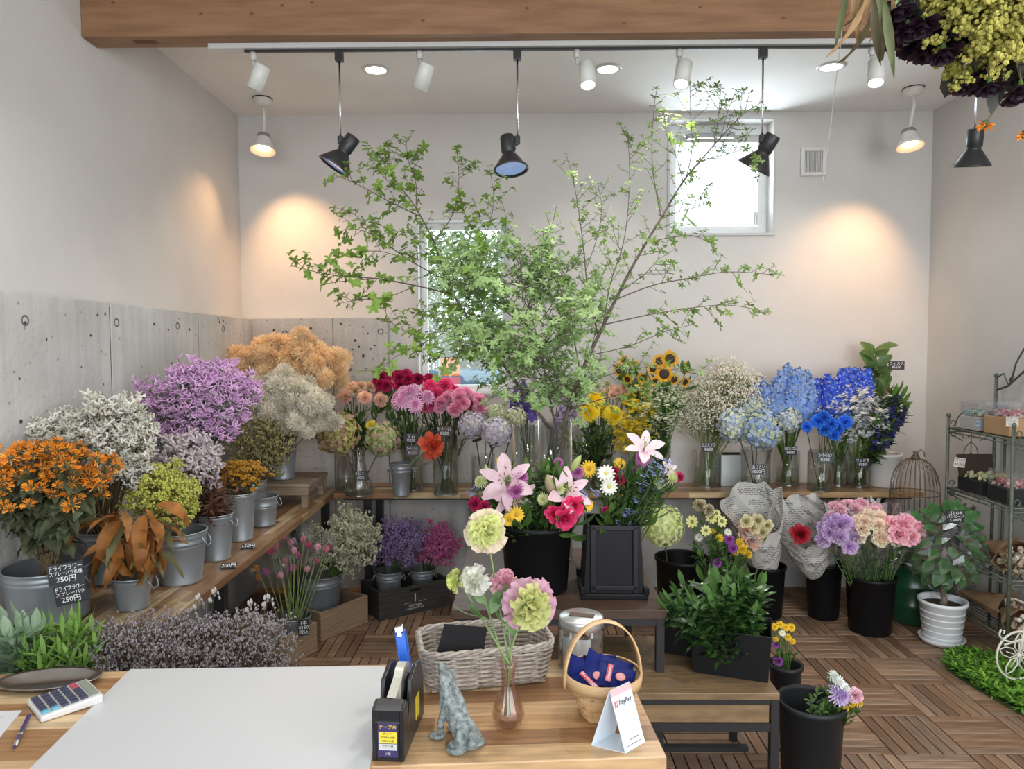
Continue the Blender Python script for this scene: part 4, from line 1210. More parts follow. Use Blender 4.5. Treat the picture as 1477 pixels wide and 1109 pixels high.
# rust-brown hanging leaves: every large leaf a part
rb1 = [fm('leaf_rust', '#a86c2a', '#7d4c1e', .6, rand=.22), fm('leaf_rust2', '#9c6a34', '#6e4a24', .6, rand=.2), fm('leaf_rust_green', '#5a5a38', '#6b6040', .6)]
rust_me = [T_leaf(m, w, c, 7, .5, .09) for m, w, c in ((rb1[0], .24, 1.5), (rb1[0], .30, 2.0), (rb1[1], .22, 1.0), (rb1[2], .22, .8))]
b0, _ = inb('brownleaf', .1)
t = thing('rust_leaf_branch', 'large drooping rust-brown dried leaves hanging over the narrow bucket', 'leaves', b0)
rg = random.Random(12)
for k in range(9):
    a = k * 2.4; e = Vector((math.cos(a) * .09 + .02, math.sin(a) * .07 - .04, .20 + .03 * (k % 3)))
    q = MB(); q.tube([(0, 0, 0), e * .6 + Vector((0, 0, .04)), e], [.004, .003, .002], 5); s = q.build('leafy_stem', dry_stem, t)
    for j in range(9):
        f = .45 + .55 * j / 8; aa = a + rg.uniform(-1.7, 1.7)
        d = Vector((math.cos(aa), math.sin(aa) - .35, rg.uniform(-1.3, .5)))
        obj('leaf', rust_me[rg.choice([0, 0, 1, 1, 2, 3])], s, e * f + Vector((0, 0, .01)), aim_rot(d, rg.uniform(-.6, .6) + PI), rg.uniform(.11, .18))
# price cards on the big bucket
p, r, h, _o = BK['orange']
for px, py, w, hh, tl, lines, lab in ((95, 827, .105, .068, -6, ['ドライフラワー', 'スプレーバラ各種', '250円'], 'black chalk card reading 250 yen, upper one on the large bucket'), (102, 856, .092, .066, -9, ['ドライフラワー', 'スプレーバラ', '250円'], 'black chalk card reading 250 yen, lower one on the large bucket')):
    c = at(px, py, p.y - r - .012)
    price_card((c.x, c.y, c.z), w, hh, lines, lab, (R(-3), R(tl), R(14)), clip=False, sizes=[1.1, .8, 1.3])
for px, py, lines, lab in ((358, 788, ['150円'], 'small black price tag on the shelf edge near the empty bucket'), (330, 816, ['200円'], 'small black price tag on the shelf edge near the red-brown leaves')):
    c = on(px, py, ZS + .012)
    price_card(c, .062, .04, lines, lab, (R(-72), 0, R(12)), clip=False)

# fresh greens and misty caspia standing just behind the counter, in floor buckets
def hidden_bucket(key, x, y, r, h, label):
    p = Vector((x, y, .002)); BK[key] = (p, r, h, pot(p, r, h, label))
ca = at(85, 930, 2.10); cb = at(270, 930, 2.20)
hidden_bucket('green', ca.x, ca.y - .01, .115, .42, 'black bucket of fresh greens on the floor behind the counter')
hidden_bucket('caspia', cb.x - .12, cb.y - .03, .12, .45, 'black bucket of misty caspia on the floor behind the counter')
hidden_bucket('caspia2', cb.x + .2, cb.y + .02, .125, .43, 'second black bucket of misty caspia near the scripted paper sack')
gr = [T_leafy(green_stem, [fm('ruscus', '#7aa34a', '#94bb5c', .5), fm('ruscus2', '#9cc46c', '#6f9a44', .5)], s, 56, .10, .20, .4, .4, 3, up=1.2) for s in (1, 2)]
sg = [T_leafy(pale_stem, [fm('silver_leaf', '#9db59a', '#7f9a7c', .6), fm('silver_leaf2', '#86a083', '#a9bfa2', .6)], s, 38, .10, .42, .4, .3, 3, up=1.0) for s in (3, 4)]
b, rb = inb('green', .06)
spray_bunch('fresh_green_bunch', 'fresh light green pointed foliage at the counter edge', 'leaves', b, rb, *el(92, 942, 2.12, 48, 38, .10), 34, gr, 20, cname='leaves', kind=None, front=.9)
spray_bunch('silver_green_bunch', 'small silvery green foliage sprigs beside the fresh greens', 'leaves', b - Vector((.05, 0, 0)), rb, *el(18, 935, 2.08, 26, 34, .06), 12, sg, 21, cname='leaves', kind=None)
cs = [T_dots(dry_stem, [fm('caspia', '#a9a2ac', '#c0b9bf', .8), fm('caspia2', '#8c8584', '#9c9594', .8)], s, .40, 15, .18, 11, .0026, 5, (1, 1, 1.6)) for s in (1, 2, 3)]
b, rb = inb('caspia', .06)
spray_bunch('caspia_bunch', 'misty grey-lavender caspia twigs along the counter edge', 'flowers', b, rb, *el(212, 936, 2.2, 72, 34, .10), 44, cs, 22, front=.95)
b, rb = inb('caspia2', .06)
spray_bunch('caspia_bunch', 'misty grey-lavender caspia twigs beside the scripted sack', 'flowers', b, rb, *el(315, 932, 2.32, 62, 34, .12), 36, cs, 23, front=.95)
tw = [T_dots(dry_stem, [fm('caspia_pale', '#b7b4b4', '#cac6c2', .8), fm('caspia2')if 0 else MATS['caspia2']], s, .35, 7, .12, 3, .009, 2, (1, 1, 1.8)) for s in (7, 8)]
b, rb = inb('caspia2', .2)
t = thing('pale_twig_bunch', 'pale budded twigs rising above the caspia near the shelf leg', 'flowers', b)
for px, py in ((382, 868), (352, 878), (292, 868), (268, 880), (395, 905)):
    e = at(px, py, 2.46) - b; s = obj('flower_spray', tw[0][0], t, (0, 0, 0), aim_rot(e), e.length); obj('florets', tw[px % 2][1], s, kind='stuff')

# ---------------------------------------------------------------- crates and floor buckets under the shelves
def crate(p, w, d, h, rot, m, label, th=.014, name='wooden_crate'):
    t = thing(name, label, 'crate', p, (0, 0, rot))
    for nm, c, s in (('front_board', (0, -d / 2 + th / 2, h / 2), (w, th, h)), ('rear_board', (0, d / 2 - th / 2, h / 2), (w, th, h)),
                     ('end_board', (-w / 2 + th / 2, 0, h / 2), (th, d - 2 * th, h)), ('end_board', (w / 2 - th / 2, 0, h / 2), (th, d - 2 * th, h)), ('bottom_board', (0, 0, th / 2), (w - 2 * th, d - 2 * th, th))):
        q = MB(); q.box(c, s); q.build(nm, m, t, bevel=.0015)
    return t
brown_w = mat('crate_brown', (0.22, 0.15, 0.09), .7, col2=(0.33, 0.23, 0.145), scale=3, detail=6, bump=.2, stretch=(2, 2, 24))
dark_w = mat('crate_dark', (0.022, 0.02, 0.018), .7, col2=(0.05, 0.045, 0.04), scale=3, detail=6, bump=.3, stretch=(2, 2, 24))
# front board corners in the photograph: (463,925) to (531,893)
a = on(463, 926, .002); b = on(531, 897, .002)
w = (b - a).length; rot = math.atan2((b - a).y, (b - a).x); dpt = .36
n_ = Vector((-math.sin(rot), math.cos(rot), 0)); c = (a + b) / 2 + n_ * dpt / 2
crA = crate((c.x, c.y, .002), w, dpt, .165, rot, brown_w, 'brown wooden crate holding the bucket of white statice under the shelf')
fbp = c
BK['fl_white'] = (Vector((c.x - .03, c.y + .0, .018)), .135, .30, None)
p, r, h, _ = BK['fl_white']; BK['fl_white'] = (p, r, h, bucket(p, r, h, 'galvanised bucket of cream-white statice in the brown crate', rb=.105, bands=(.86, .80)))
a = on(547, 896, .002); b = on(648, 873, .002)
w = (b - a).length; rot = math.atan2((b - a).y, (b - a).x); dpt = .30
n_ = Vector((-math.sin(rot), math.cos(rot), 0)); c = (a + b) / 2 + n_ * dpt / 2
u_ = Vector((math.cos(rot), math.sin(rot), 0))
crB = crate((c.x, c.y, .002), w, dpt, .175, rot, dark_w, 'black-stained wooden crate printed with a white 1 and the word storage')
pr = mat('crate_print', (.62, .62, .60), .8)
for s_, sz, z_ in (('1', .075, .098), ('storage', .030, .055), ('WORKTIME GOODS', .0125, .034)):
    obj('lettering', text_mesh(s_, sz, pr), crB, (0, -dpt / 2 - .0012, z_), (PI / 2, 0, 0))
for z_ in (.072,):
    for s in (-1, 1):
        q = MB(); q.box((s * .05, -dpt / 2 - .001, z_), (.05, .001, .0015)); q.build('printed_line', pr, crB)
q = MB(); q.box((0, -dpt / 2 - .0006, .148), (.075, .0015, .018)); q.build('hand_slot', mat('slot_black', (.002, .002, .002), 1), crB, bevel=.0005)
for i, (key, off, r, h, lab) in enumerate((('fl_purple', -.11, .085, .235, 'galvanised bucket of purple statice in the black crate'), ('fl_pink', .125, .078, .205, 'smaller galvanised bucket of bright pink statice in the black crate'))):
    p = c + u_ * off; p.z = .018 if 1 else 0
    BK[key] = (p, r, h, bucket(p, r, h, lab, rb=r * .72, bands=(.86, .78)))
cw = [T_dots(green_stem, [fm('statice_cream', '#d9d8bf', '#c3c2a6'), fm('statice_cream2', '#a8aa88', '#b9b99b')], s, .5, 11, .15, 6, .011, 3) for s in (1, 2)]
pp = [T_dots(dark_stem, [fm('statice_purple', '#8e76a8', '#a58dbd'), fm('statice_purple2', '#b39fc4', '#77618f')], s, .5, 11, .14, 6, .012, 3) for s in (3, 4)]
pk = [T_dots(dark_stem, [fm('statice_hot', '#c35f96', '#d477a8'), fm('statice_hot2', '#a84a7e', '#bf6a99')], s, .52, 11, .14, 5, .013, 3) for s in (5, 6)]
mv = [T_dots(dark_stem, [fm('statice_mauve', '#96678a', '#a97a9c'), fm('statice_mauve2', '#7c5273', '#8d6083')], s, .5, 12, .14, 7, .010, 3) for s in (7, 8)]
sb('fl_white', 'cream_statice_bunch', 'bunch of cream-white statice under the shelf in the corner', 'flowers', el(498, 771, BK['fl_white'][0].y, 34, 32, .13), 24, cw, 30)
sb('fl_purple', 'purple_statice_bunch', 'bunch of purple statice under the shelf above the black crate', 'flowers', el(566, 777, BK['fl_purple'][0].y, 36, 30, .12), 24, pp, 31)
sb('fl_pink', 'hot_pink_statice_bunch', 'bunch of bright pink statice under the shelf above the black crate', 'flowers', el(630, 782, BK['fl_pink'][0].y, 28, 26, .10), 20, pk, 32)
fb('fl_mauve', 452, 832, 26, 778, 'galvanised bucket of dusky mauve statice in the corner under the shelf', handles=False)
sb('fl_mauve', 'mauve_statice_bunch', 'bunch of dusky mauve statice in the corner under the shelf', 'flowers', el(455, 750, BK['fl_mauve'][0].y, 24, 18, .10), 16, mv, 33)
# preserved tulips in clear cones
fb('tulip', 425, 944, 24, 885, 'slim galvanised bucket of wrapped pink tulips on the deck floor', handles=False, bands=(.95,), rb=.06)
def T_tulip(m):
    q = MB()
    for L in range(2):
        for i in range(3):
            a = (i + L * .5) * 2.094; q.petal((math.cos(a) * .2, math.sin(a) * .2, 0), (math.cos(a) * .45, math.sin(a) * .45, 1), (-math.cos(a), -math.sin(a), .3), 1.25 - .1 * L, .95, -.9, 4, .3, .25, .6, 0, 0, .5)
    return q.mesh('bloom', m, True)
tul = [T_tulip([fm('tulip_%d' % i, a, b_)]) for i, (a, b_) in enumerate((('#ee8fa8', '#f6aebf'), ('#e2587f', '#ec7496'), ('#f4b4c4', '#f9ccd6'), ('#cc62a2', '#dc84b8'), ('#ee9c40', '#f6b058'), ('#b0202c', '#c03040'), ('#e6dfcf', '#d8cdb8')))]
wrap_m = glassy('clear_wrap', (.985, .99, .99), .04, .35, .12, .02)
q = MB(); rr = random.Random(2)
q.lathe([(.02, -1.2), (.35, -.2), (.85, .8), (1.15, 1.7)], 9)
q.v = [(x * (1 + rr.uniform(-.12, .12)), y * (1 + rr.uniform(-.12, .12)), z + rr.uniform(-.1, .25)) for x, y, z in q.v]
cone_me = q.mesh('clear_cone', wrap_m)
p, r, h, _ = BK['tulip']; rg = random.Random(4)
b0 = Vector((p.x, p.y, p.z + .05))
sp = [(372, 822, 4), (398, 805, 6), (392, 798, 1), (420, 787, 0), (445, 790, 1), (470, 795, 0), (474, 792, 5), (386, 828, 3), (406, 832, 2), (415, 826, 2), (424, 822, 3), (443, 823, 2), (458, 792, 2), (430, 805, 3), (412, 812, 0), (388, 782, 3), (438, 780, 0), (376, 836, 4), (455, 812, 1), (400, 790, 0), (425, 797, 2), (412, 779, 0)]
for i, (px, py, c_) in enumerate(sp):
    hd = at(px, py, p.y + rg.uniform(-.12, .14))
    nm = ['rose pink', 'crimson pink', 'pale pink', 'magenta', 'orange', 'dark red', 'cream'][c_]
    t = flower('wrapped_tulip', nm + ' tulip in a clear cone in the slim floor bucket', 'flower', b0 + Vector((rg.uniform(-.03, .03), rg.uniform(-.03, .03), 0)), hd, .036, tul[c_], pale_stem, .0028, calyx=False, group='wrapped tulips in the slim floor bucket', rg=rg)
    d = (hd - b0).normalized()
    obj('clear_cone', cone_me, t, Vector(hd) - Vector(t.location), aim_rot(d, rg.uniform(0, 6)), .040)
c = at(438, 905, p.y - r - .01)
price_card(c, .055, .085, ['1本', '¥150', '税込'], 'small black price card clipped on the slim tulip bucket', (0, 0, R(20)), clip=False)
# crate with scripted paper sack behind the caspia
a = on(378, 962, .002)
crate((a.x + .02, a.y + .12, .002), .34, .30, .16, R(62), brown_w, 'small open wooden crate at the counter edge beside the tulip bucket')
s_ = thing('paper_sack', 'grey-white sack printed with black handwriting above the misty caspia', 'sack', at(368, 930, 2.85), (R(-24), R(6), R(-28)))
m = mat('script_print', (.50, .51, .51), .8)
n, l = nt(m); b_ = n['Principled BSDF']; tc = n['Texture Coordinate']
wv = n.new('ShaderNodeTexWave'); wv.inputs['Scale'].default_value = 38; wv.inputs['Distortion'].default_value = 9; wv.inputs['Detail'].default_value = 3; wv.inputs['Detail Scale'].default_value = 4; wv.bands_direction = 'Z'
cr = n.new('ShaderNodeValToRGB'); cr.color_ramp.elements[0].color = (.05, .05, .055, 1); cr.color_ramp.elements[0].position = .08; cr.color_ramp.elements[1].color = (.50, .51, .51, 1); cr.color_ramp.elements[1].position = .22
l.new(tc.outputs['Object'], wv.inputs[0]); l.new(wv.outputs['Fac'], cr.inputs[0]); l.new(cr.outputs[0], b_.inputs['Base Color'])
q = MB(); N = 8; rr = random.Random(9); vs = []
for side in (-1, 1):
    for i in range(N + 1):
        for j in range(N + 1):
            u0, v0 = i / N - .5, j / N - .5
            bl = .035 * (1 - (2 * u0) ** 4) * (1 - (2 * v0) ** 4)
            vs.append((u0 * .20, side * bl + rr.uniform(-.004, .004), v0 * .22))
fs = []
M_ = (N + 1) ** 2
for i in range(N):
    for j in range(N):
        k = i * (N + 1) + j; f = (k, k + N + 1, k + N + 2, k + 1)
        fs += [f, tuple(M_ + x for x in reversed(f))]
q.add(vs, fs); q.build('sack_body', m, s_, True)
# ================================================================ BACK SHELF: vases and fresh flowers
def vase_on(px, yf, hw, yt, label, fill=.45, prof=None, z0=ZS, **k):
    p = on(px, yf, z0); p.z = z0 + .0005
    r = hw * p.y / FPX; h = (yf - yt) * p.y / FPX
    pf = prof(r, h) if prof else None
    glass_vase(p, r, h, label, pf, fill, **k)
    return Vector((p.x, p.y, z0 + .02)), r
flask = lambda r, h: [(0, 0), (r * .93, 0), (r, .01), (r * .98, h * .2), (r * .62, h * .45), (r * .42, h * .75), (r * .5, h), (r * .46, h), (r * .38, h * .75), (r * .58, h * .45), (r * .93, h * .2), (r * .92, .016), (0, .014)]
def petm(n, *cs): return [fm(n + '_%d' % i, a, b) for i, (a, b) in enumerate(cs)]
def card_at(px, py, Y, w, h, lines, label, rot=(0, 0, 0), **k):
    return price_card(at(px, py, Y), w * Y / FPX, h * Y / FPX, lines, label, rot, **k)

# antique hydrangeas in the flask
v, r = vase_on(518, 713, 21, 645, 'wide-footed clear flask vase under the antique hydrangeas', .3, flask, wr=.05)
big_leaf = T_leaf(leaf_dark, .62, .7, 5, .15, .03)
sl_leaf = T_leaf(leaf_dark, .10, .4, 3, .1, .02)
mid_leaf = T_leaf(leaf_mid, .4, .6, 4, .2, .02)
hyA = T_hydrangea(petm('hyd_antique', ('#a5a05a', '#b8b46c'), ('#b08a72', '#bf9c80'), ('#c3c07a', '#a38f60')), 190, 1, .135)
hyB = T_hydrangea(petm('hyd_sage', ('#9caa6c', '#b0ba82'), ('#b08c80', '#c2a492'), ('#c3c79a', '#a9b27a')), 190, 2, .135)
flower('antique_hydrangea', 'brown and olive antique hydrangea head above the flask vase', 'flower', v, at(494, 630, 4.48), .135, hyA, dark_stem, .004, (-.1, -1, .45), leaves=(big_leaf, 4, .16, .72, .92), calyx=False)
flower('antique_hydrangea', 'sage green and dusky pink antique hydrangea head next to the small bucket', 'flower', v, at(553, 637, 4.5), .118, hyB, dark_stem, .004, (.15, -1, .35), leaves=(big_leaf, 4, .15, .72, .92), calyx=False)
card_at(521, 686, 4.48, 21, 14, ['あじさい', '1500円'], 'small black price card on the flask vase', (0, 0, R(-4)))
v, r = vase_on(500, 706, 15, 655, 'straight ribbed clear vase behind the flask', .3)
# peach carnations, crimson carnations, pink mums
car_peach = T_carnation(petm('car_peach', ('#f5c2b0', '#fad4c6'), ('#f7dcc4', '#f2c8b0')), 46, 1)
car_cream = T_carnation(petm('car_cream', ('#f0d6b8', '#f4e2ca'), ('#ecc8a0', '#efd2b2')), 46, 2)
flower('yellow_bloom', 'small yellow bloom between the two antique hydrangeas', 'flower', v, at(536, 614, 4.56), .045, T_mum(petm('small_yellow', ('#f2d63a', '#f7e25c'), ('#e6c628', '#f2d63a')), 60, 33, .2, 90), dark_stem, .003, (-.2, -1, .3), leaves=(big_leaf, 4, .12, .6, .9))
bunch(11, v + Vector((.05, .05, 0)), .04, at(524, 575, 4.66), (.13, .08, .075), 'carnation', 'peach and cream carnation beside the peach smoke bush', 'flower', .047, [car_peach, car_peach, car_cream], seed=2, stem=dark_stem, leaves=(mid_leaf, 5, .09, .35, .9))
v2, r = vase_on(596, 706, 15, 625, 'slim clear vase behind the small metal bucket', .4)
car_crim = T_carnation(petm('car_crimson', ('#c4245e', '#d63a70'), ('#a81c50', '#c02a60')), 46, 3)
bunch(17, v2, .03, at(583, 556, 4.72), (.20, .08, .07), 'carnation', 'crimson carnation in the bunch under the tall window', 'flower', .046, car_crim, seed=3, stem=dark_stem, leaves=(mid_leaf, 5, .09, .35, .9))
mum_pink = T_mum(petm('mum_pink', ('#eeb4da', '#f5cbe6'), ('#e29fcc', '#eeb4da')), 90, 1, .2, 100)
bunch(9, v2 + Vector((0, -.03, 0)), .03, at(594, 582, 4.5), (.095, .06, .085), 'pink_chrysanthemum', 'round lilac-pink chrysanthemum above the slim vase', 'flower', .058, mum_pink, seed=4, stem=green_stem, leaves=(sl_leaf, 6, .10, .4, .93))
card_at(593, 632, 4.44, 20, 14, ['マム', '¥350'], 'upper small black price card above the small metal bucket', (0, 0, 0))
card_at(595, 650, 4.43, 18, 15, ['カーネーション', '¥250'], 'lower small grey-black price card above the small metal bucket', (0, 0, R(4)), board=mat('chalk_grey', (.05, .055, .065), .5))
p = on(579, 715, ZS); p.z = ZS
bkt = bucket(p, .066, .205, 'small pale metal bucket with clip handles on the back shelf', rb=.048, bands=(.86, .76))
car_orange = T_rose(petm('amaryllis', ('#d9502e', '#e4694a'), ('#c94026', '#d9502e')), 3, .9)
t = flower('wrapped_amaryllis', 'orange-red flower in clear wrap leaning out of the small metal bucket', 'flower', Vector((p.x, p.y, ZS + .14)), at(622, 643, 4.32), .072, car_orange, pale_stem, .005, (.7, -.8, .2), calyx=False)
q = MB(); rr = random.Random(8); q.lathe([(.012, 0), (.03, .08), (.075, .2), (.085, .27)], 10); q.v = [(x * (1 + rr.uniform(-.2, .2)), y * (1 + rr.uniform(-.2, .2)), z) for x, y, z in q.v]
dd = at(622, 643, 4.32) - Vector((p.x, p.y, ZS + .14)); obj('clear_wrap', q.mesh('clear_wrap', wrap_m), t, None, aim_rot(dd), .95)
# hot pink carnations in the tall cylinder
v3, r = vase_on(643, 712, 19, 618, 'tall clear cylinder vase packed with green carnation stems', .45)
car_hot = T_carnation(petm('car_hot', ('#ff5a9a', '#ff86b4'), ('#f23f88', '#fa6aa0')), 46, 5)
car_pnk = T_carnation(petm('car_pink', ('#fbb8d4', '#fdd0e0'), ('#f79cc2', '#fbb8d4')), 46, 6)
bunch(26, v3, .05, at(638, 582, 4.66), (.150, .10, .105), 'carnation', 'hot pink carnation over the tall cylinder vase', 'flower', .052, car_hot, seed=5, stem=dark_stem, sr=.003, leaves=(sl_leaf, 6, .09, .5, .93))
bunch(18, v3 + Vector((.01, -.02, 0)), .05, at(664, 588, 4.56), (.14, .08, .085), 'carnation', 'light pink carnation over the tall cylinder vase', 'flower', .048, car_pnk, seed=6, stem=dark_stem, sr=.003, leaves=(sl_leaf, 6, .09, .5, .93))
card_at(641, 622, 4.40, 22, 15, ['カーネーション', '¥200'], 'dark framed price card in front of the carnation stems', (0, 0, 0), board=mat('chalk_brown', (.04, .025, .022), .5))
# lilac-white hydrangeas
v4, r = vase_on(697, 706, 17, 655, 'clear vase under the lilac-white hydrangeas', .4)
hyC = T_hydrangea(petm('hyd_lilac', ('#dcd6de', '#e6e2e6'), ('#c6bad8', '#d4c8e0'), ('#ecece4', '#dadccf')), 190, 3, .135)
hyD = T_hydrangea(petm('hyd_cream', ('#d7dbb8', '#c6cda4'), ('#e5e4cc', '#d4d6b6'), ('#bcc893', '#cfd3ae')), 190, 4, .135)
flower('lilac_hydrangea', 'lilac-white hydrangea head closer to the pink carnations', 'flower', v4, at(684, 617, 4.45), .098, hyC, dark_stem, .004, (-.2, -1, .4), leaves=(big_leaf, 3, .13, .7, .92), calyx=False)
flower('lilac_hydrangea', 'lilac-white hydrangea head closer to the tall branch vase', 'flower', v4, at(714, 625, 4.36), .100, hyC, dark_stem, .004, (.2, -1, .3), leaves=(big_leaf, 3, .13, .7, .92), calyx=False)
flower('cream_hydrangea', 'cream-green hydrangea head behind the lilac-white pair', 'flower', v4 + Vector((.04, .05, 0)), at(715, 602, 4.66), .075, hyD, dark_stem, .004, (0, -1, .5), leaves=(big_leaf, 2, .13, .7, .92), calyx=False)
flower('cream_hydrangea', 'cream-green hydrangea head behind the ribbed branch vase', 'flower', v4 + Vector((.08, .05, 0)), at(744, 606, 4.62), .070, hyD, dark_stem, .004, (0, -1, .5), calyx=False)
# purple iris / gentian deep in the branches
v5, r = vase_on(765, 704, 15, 640, 'clear vase behind the branch vases', .4)
sp_pur = [T_spike(dark_stem, petm('iris', ('#4b3a86', '#5f4ba0'), ('#3a2c70', '#4b3a86'), ('#cfc24a', '#d8cc60')), s, 12, .72, .055, .03) for s in (1, 2)]
spray_bunch('purple_flower_bunch', 'small bunch of deep purple flowers seen through the branches', 'flowers', v5, .03, *el(752, 568, 4.66, 18, 22, .06), 7, sp_pur, 3)
sp_pl = [T_spike(dark_stem, petm('campanula', ('#b49cc6', '#c8b6d6'), ('#cdb9d6', '#b49cc6'), ('#e0d4e6', '#d0c0da')), s, 14, .7, .045, .035) for s in (3, 4)]
spray_bunch('pale_mauve_flower_bunch', 'pale mauve flower stems beside the big yellow chrysanthemums', 'flowers', v5 + Vector((.12, 0, 0)), .03, *el(815, 598, 4.5, 16, 34, .06), 7, sp_pl, 4)
# big yellow chrysanthemums
v6, r = vase_on(858, 704, 22, 622, 'clear vase of big yellow chrysanthemums', .45)
mum_y = T_mum(petm('mum_yellow', ('#f7dc1e', '#fae44a'), ('#f2ce14', '#f7dc1e')), 200, 3, .11, 118)
for px, py, Yy, s, f, lab in ((850, 594, 4.36, .078, (-.3, -1, .1), 'big yellow chrysanthemum nearest the branch vase'), (884, 599, 4.38, .078, (.5, -1, .0), 'big yellow chrysanthemum turned to the yellow orchids'), (858, 578, 4.5, .075, (-.2, -.6, .8), 'big yellow chrysanthemum behind the lower pair'), (873, 592, 4.55, .06, (.1, -.6, .8), 'smaller yellow chrysanthemum between the big ones')):
    flower('yellow_chrysanthemum', lab, 'flower', v6, at(px, py, Yy), s, mum_y, dark_stem, .004, f, leaves=(mid_leaf if 0 else big_leaf, 5, .11, .35, .85), calyx=False, group='big yellow chrysanthemums')
car_wh = T_carnation(petm('car_white', ('#e3e2cd', '#efeedd'), ('#cfd4a8', '#dfe0c0')), 46, 8)
bunch(12, v6 + Vector((.03, .06, 0)), .04, at(872, 568, 4.72), (.16, .05, .06), 'carnation', 'cream-white carnation behind the yellow chrysanthemums', 'flower', .044, car_wh, seed=8, stem=dark_stem)
bunch(9, v6 + Vector((.09, .06, 0)), .04, at(896, 570, 4.66), (.10, .05, .05), 'carnation', 'peach carnation behind the yellow orchid sprays', 'flower', .036, car_peach, seed=9, stem=dark_stem)
# oncidium, sunflowers, white filler
v7, r = vase_on(921, 704, 16, 640, 'clear vase of yellow orchid sprays', .4)
onc = [T_dots(pale_stem, petm('oncidium', ('#f2d822', '#f7e348'), ('#e6c81c', '#f2d822')), s, .45, 11, .12, 4, .013, 2, petals=True, up=.3) for s in (1, 2)]
spray_bunch('yellow_orchid_bunch', 'airy sprays of small yellow orchids under the sunflowers', 'flowers', v7, .03, *el(917, 592, 4.5, 32, 40, .08), 14, onc, 5, lo=-.6)
v8, r = vase_on(950, 704, 17, 630, 'clear vase of sunflowers and white filler flowers', .45)
sunf = T_sunflower()
sf = [(966, 518, 4.55, .062, (.1, -1, .2)), (951, 521, 4.55, .05, (-.1, -1, .3)), (958, 539, 4.45, .062, (-.1, -1, -.1)), (893, 533, 4.5, .05, (-1, -.6, 0)), (915, 524, 4.6, .04, (0, -.4, 1)), (928, 545, 4.5, .045, (-.4, -1, -.2)), (945, 550, 4.45, .04, (0, -1, -.3)), (990, 530, 4.5, .045, (.8, -.8, .1)), (988, 551, 4.45, .04, (.6, -1, -.4)), (972, 547, 4.45, .045, (.3, -1, -.2)), (942, 532, 4.5, .042, (-.5, -.8, .2)), (905, 547, 4.5, .04, (-.6, -.8, -.3)), (900, 519, 4.6, .038, (-.5, -.6, .6))]
for i, (px, py, Yy, s, f) in enumerate(sf):
    flower('sunflower', 'small dark-centred sunflower in the bunch on the back shelf' + ', ' + ('topmost' if i == 0 else ORD[i - 1] + ' below the topmost') if i < 6 else 'small dark-centred sunflower half turned away in the bunch on the back shelf', 'flower', v8 + Vector((rnd.uniform(-.03, .03), rnd.uniform(-.02, .02), 0)), at(px, py, Yy), s, sunf, green_stem, .003, f, leaves=(mid_leaf, 7, .10, .6, .99), calyx=False, group='sunflowers in the clear vase')
wf = [T_dots(green_stem, petm('filler_white', ('#dfe3c6', '#ecedd8'), ('#b9c58e', '#cfd8a8')), s, .55, 11, .12, 5, .008, 2, petals=True) for s in (5, 6)]
spray_bunch('white_filler_bunch', 'bunch of tiny greenish white flowers below the sunflowers', 'flowers', v8 + Vector((.01, -.03, 0)), .03, *el(955, 580, 4.46, 26, 22, .07), 14, wf, 6)
dl = [T_leafy(dark_stem, [leaf_dark, leaf_mid], s, 18, .16, .22, .25, .2, 3, up=1.6) for s in (7, 8)]
spray_bunch('green_stem_bunch', 'slender dark green leafy stems below the tiny white flowers', 'leaves', v8 + Vector((.01, -.03, 0)), .04, *el(953, 612, 4.47, 16, 26, .06), 9, dl, 7, cname='leaves', kind=None)
# foliage mass behind the lily bucket
spray_bunch('dark_foliage_bunch', 'dark green foliage under the big yellow chrysanthemums', 'leaves', v6, .05, *el(852, 635, 4.4, 34, 26, .08), 14, dl, 8, cname='leaves', kind=None)
# gypsophila
v9, r = vase_on(1018, 700, 19, 650, 'clear vase of white baby breath stems', .5)
gy = [T_dots(pale_stem, petm('gypsophila', ('#f6f0e2', '#fbf6ec'), ('#e6dcc4', '#efe6d2')), s, .4, 14, .17, 9, .0066, 2) for s in (1, 2, 3)]
spray_bunch('baby_breath_bunch', 'cloud of tiny white baby breath on the back shelf', 'flowers', v9, .05, *el(1040, 566, 4.62, 44, 40, .12), 34, gy, 9)
card_at(1022, 645, 4.42, 21, 14, ['カスミソウ', '¥650'], 'small black price card on the baby breath stems', (0, 0, R(3)))
pl = thing('white_planter', 'square white planter behind the blue hydrangea vase', 'planter', (at(1055, 695, 4.76).x, 4.76, ZS))
q = MB(); q.box((0, 0, .105), (.175, .13, .21)); q.build('planter_body', mat('white_ceramic', (.62, .66, .66), .3), pl, bevel=.006)
q = MB(); q.box((0, 0, .205), (.155, .11, .012)); q.build('soil', mat('soil', (.05, .035, .025), .95), pl)
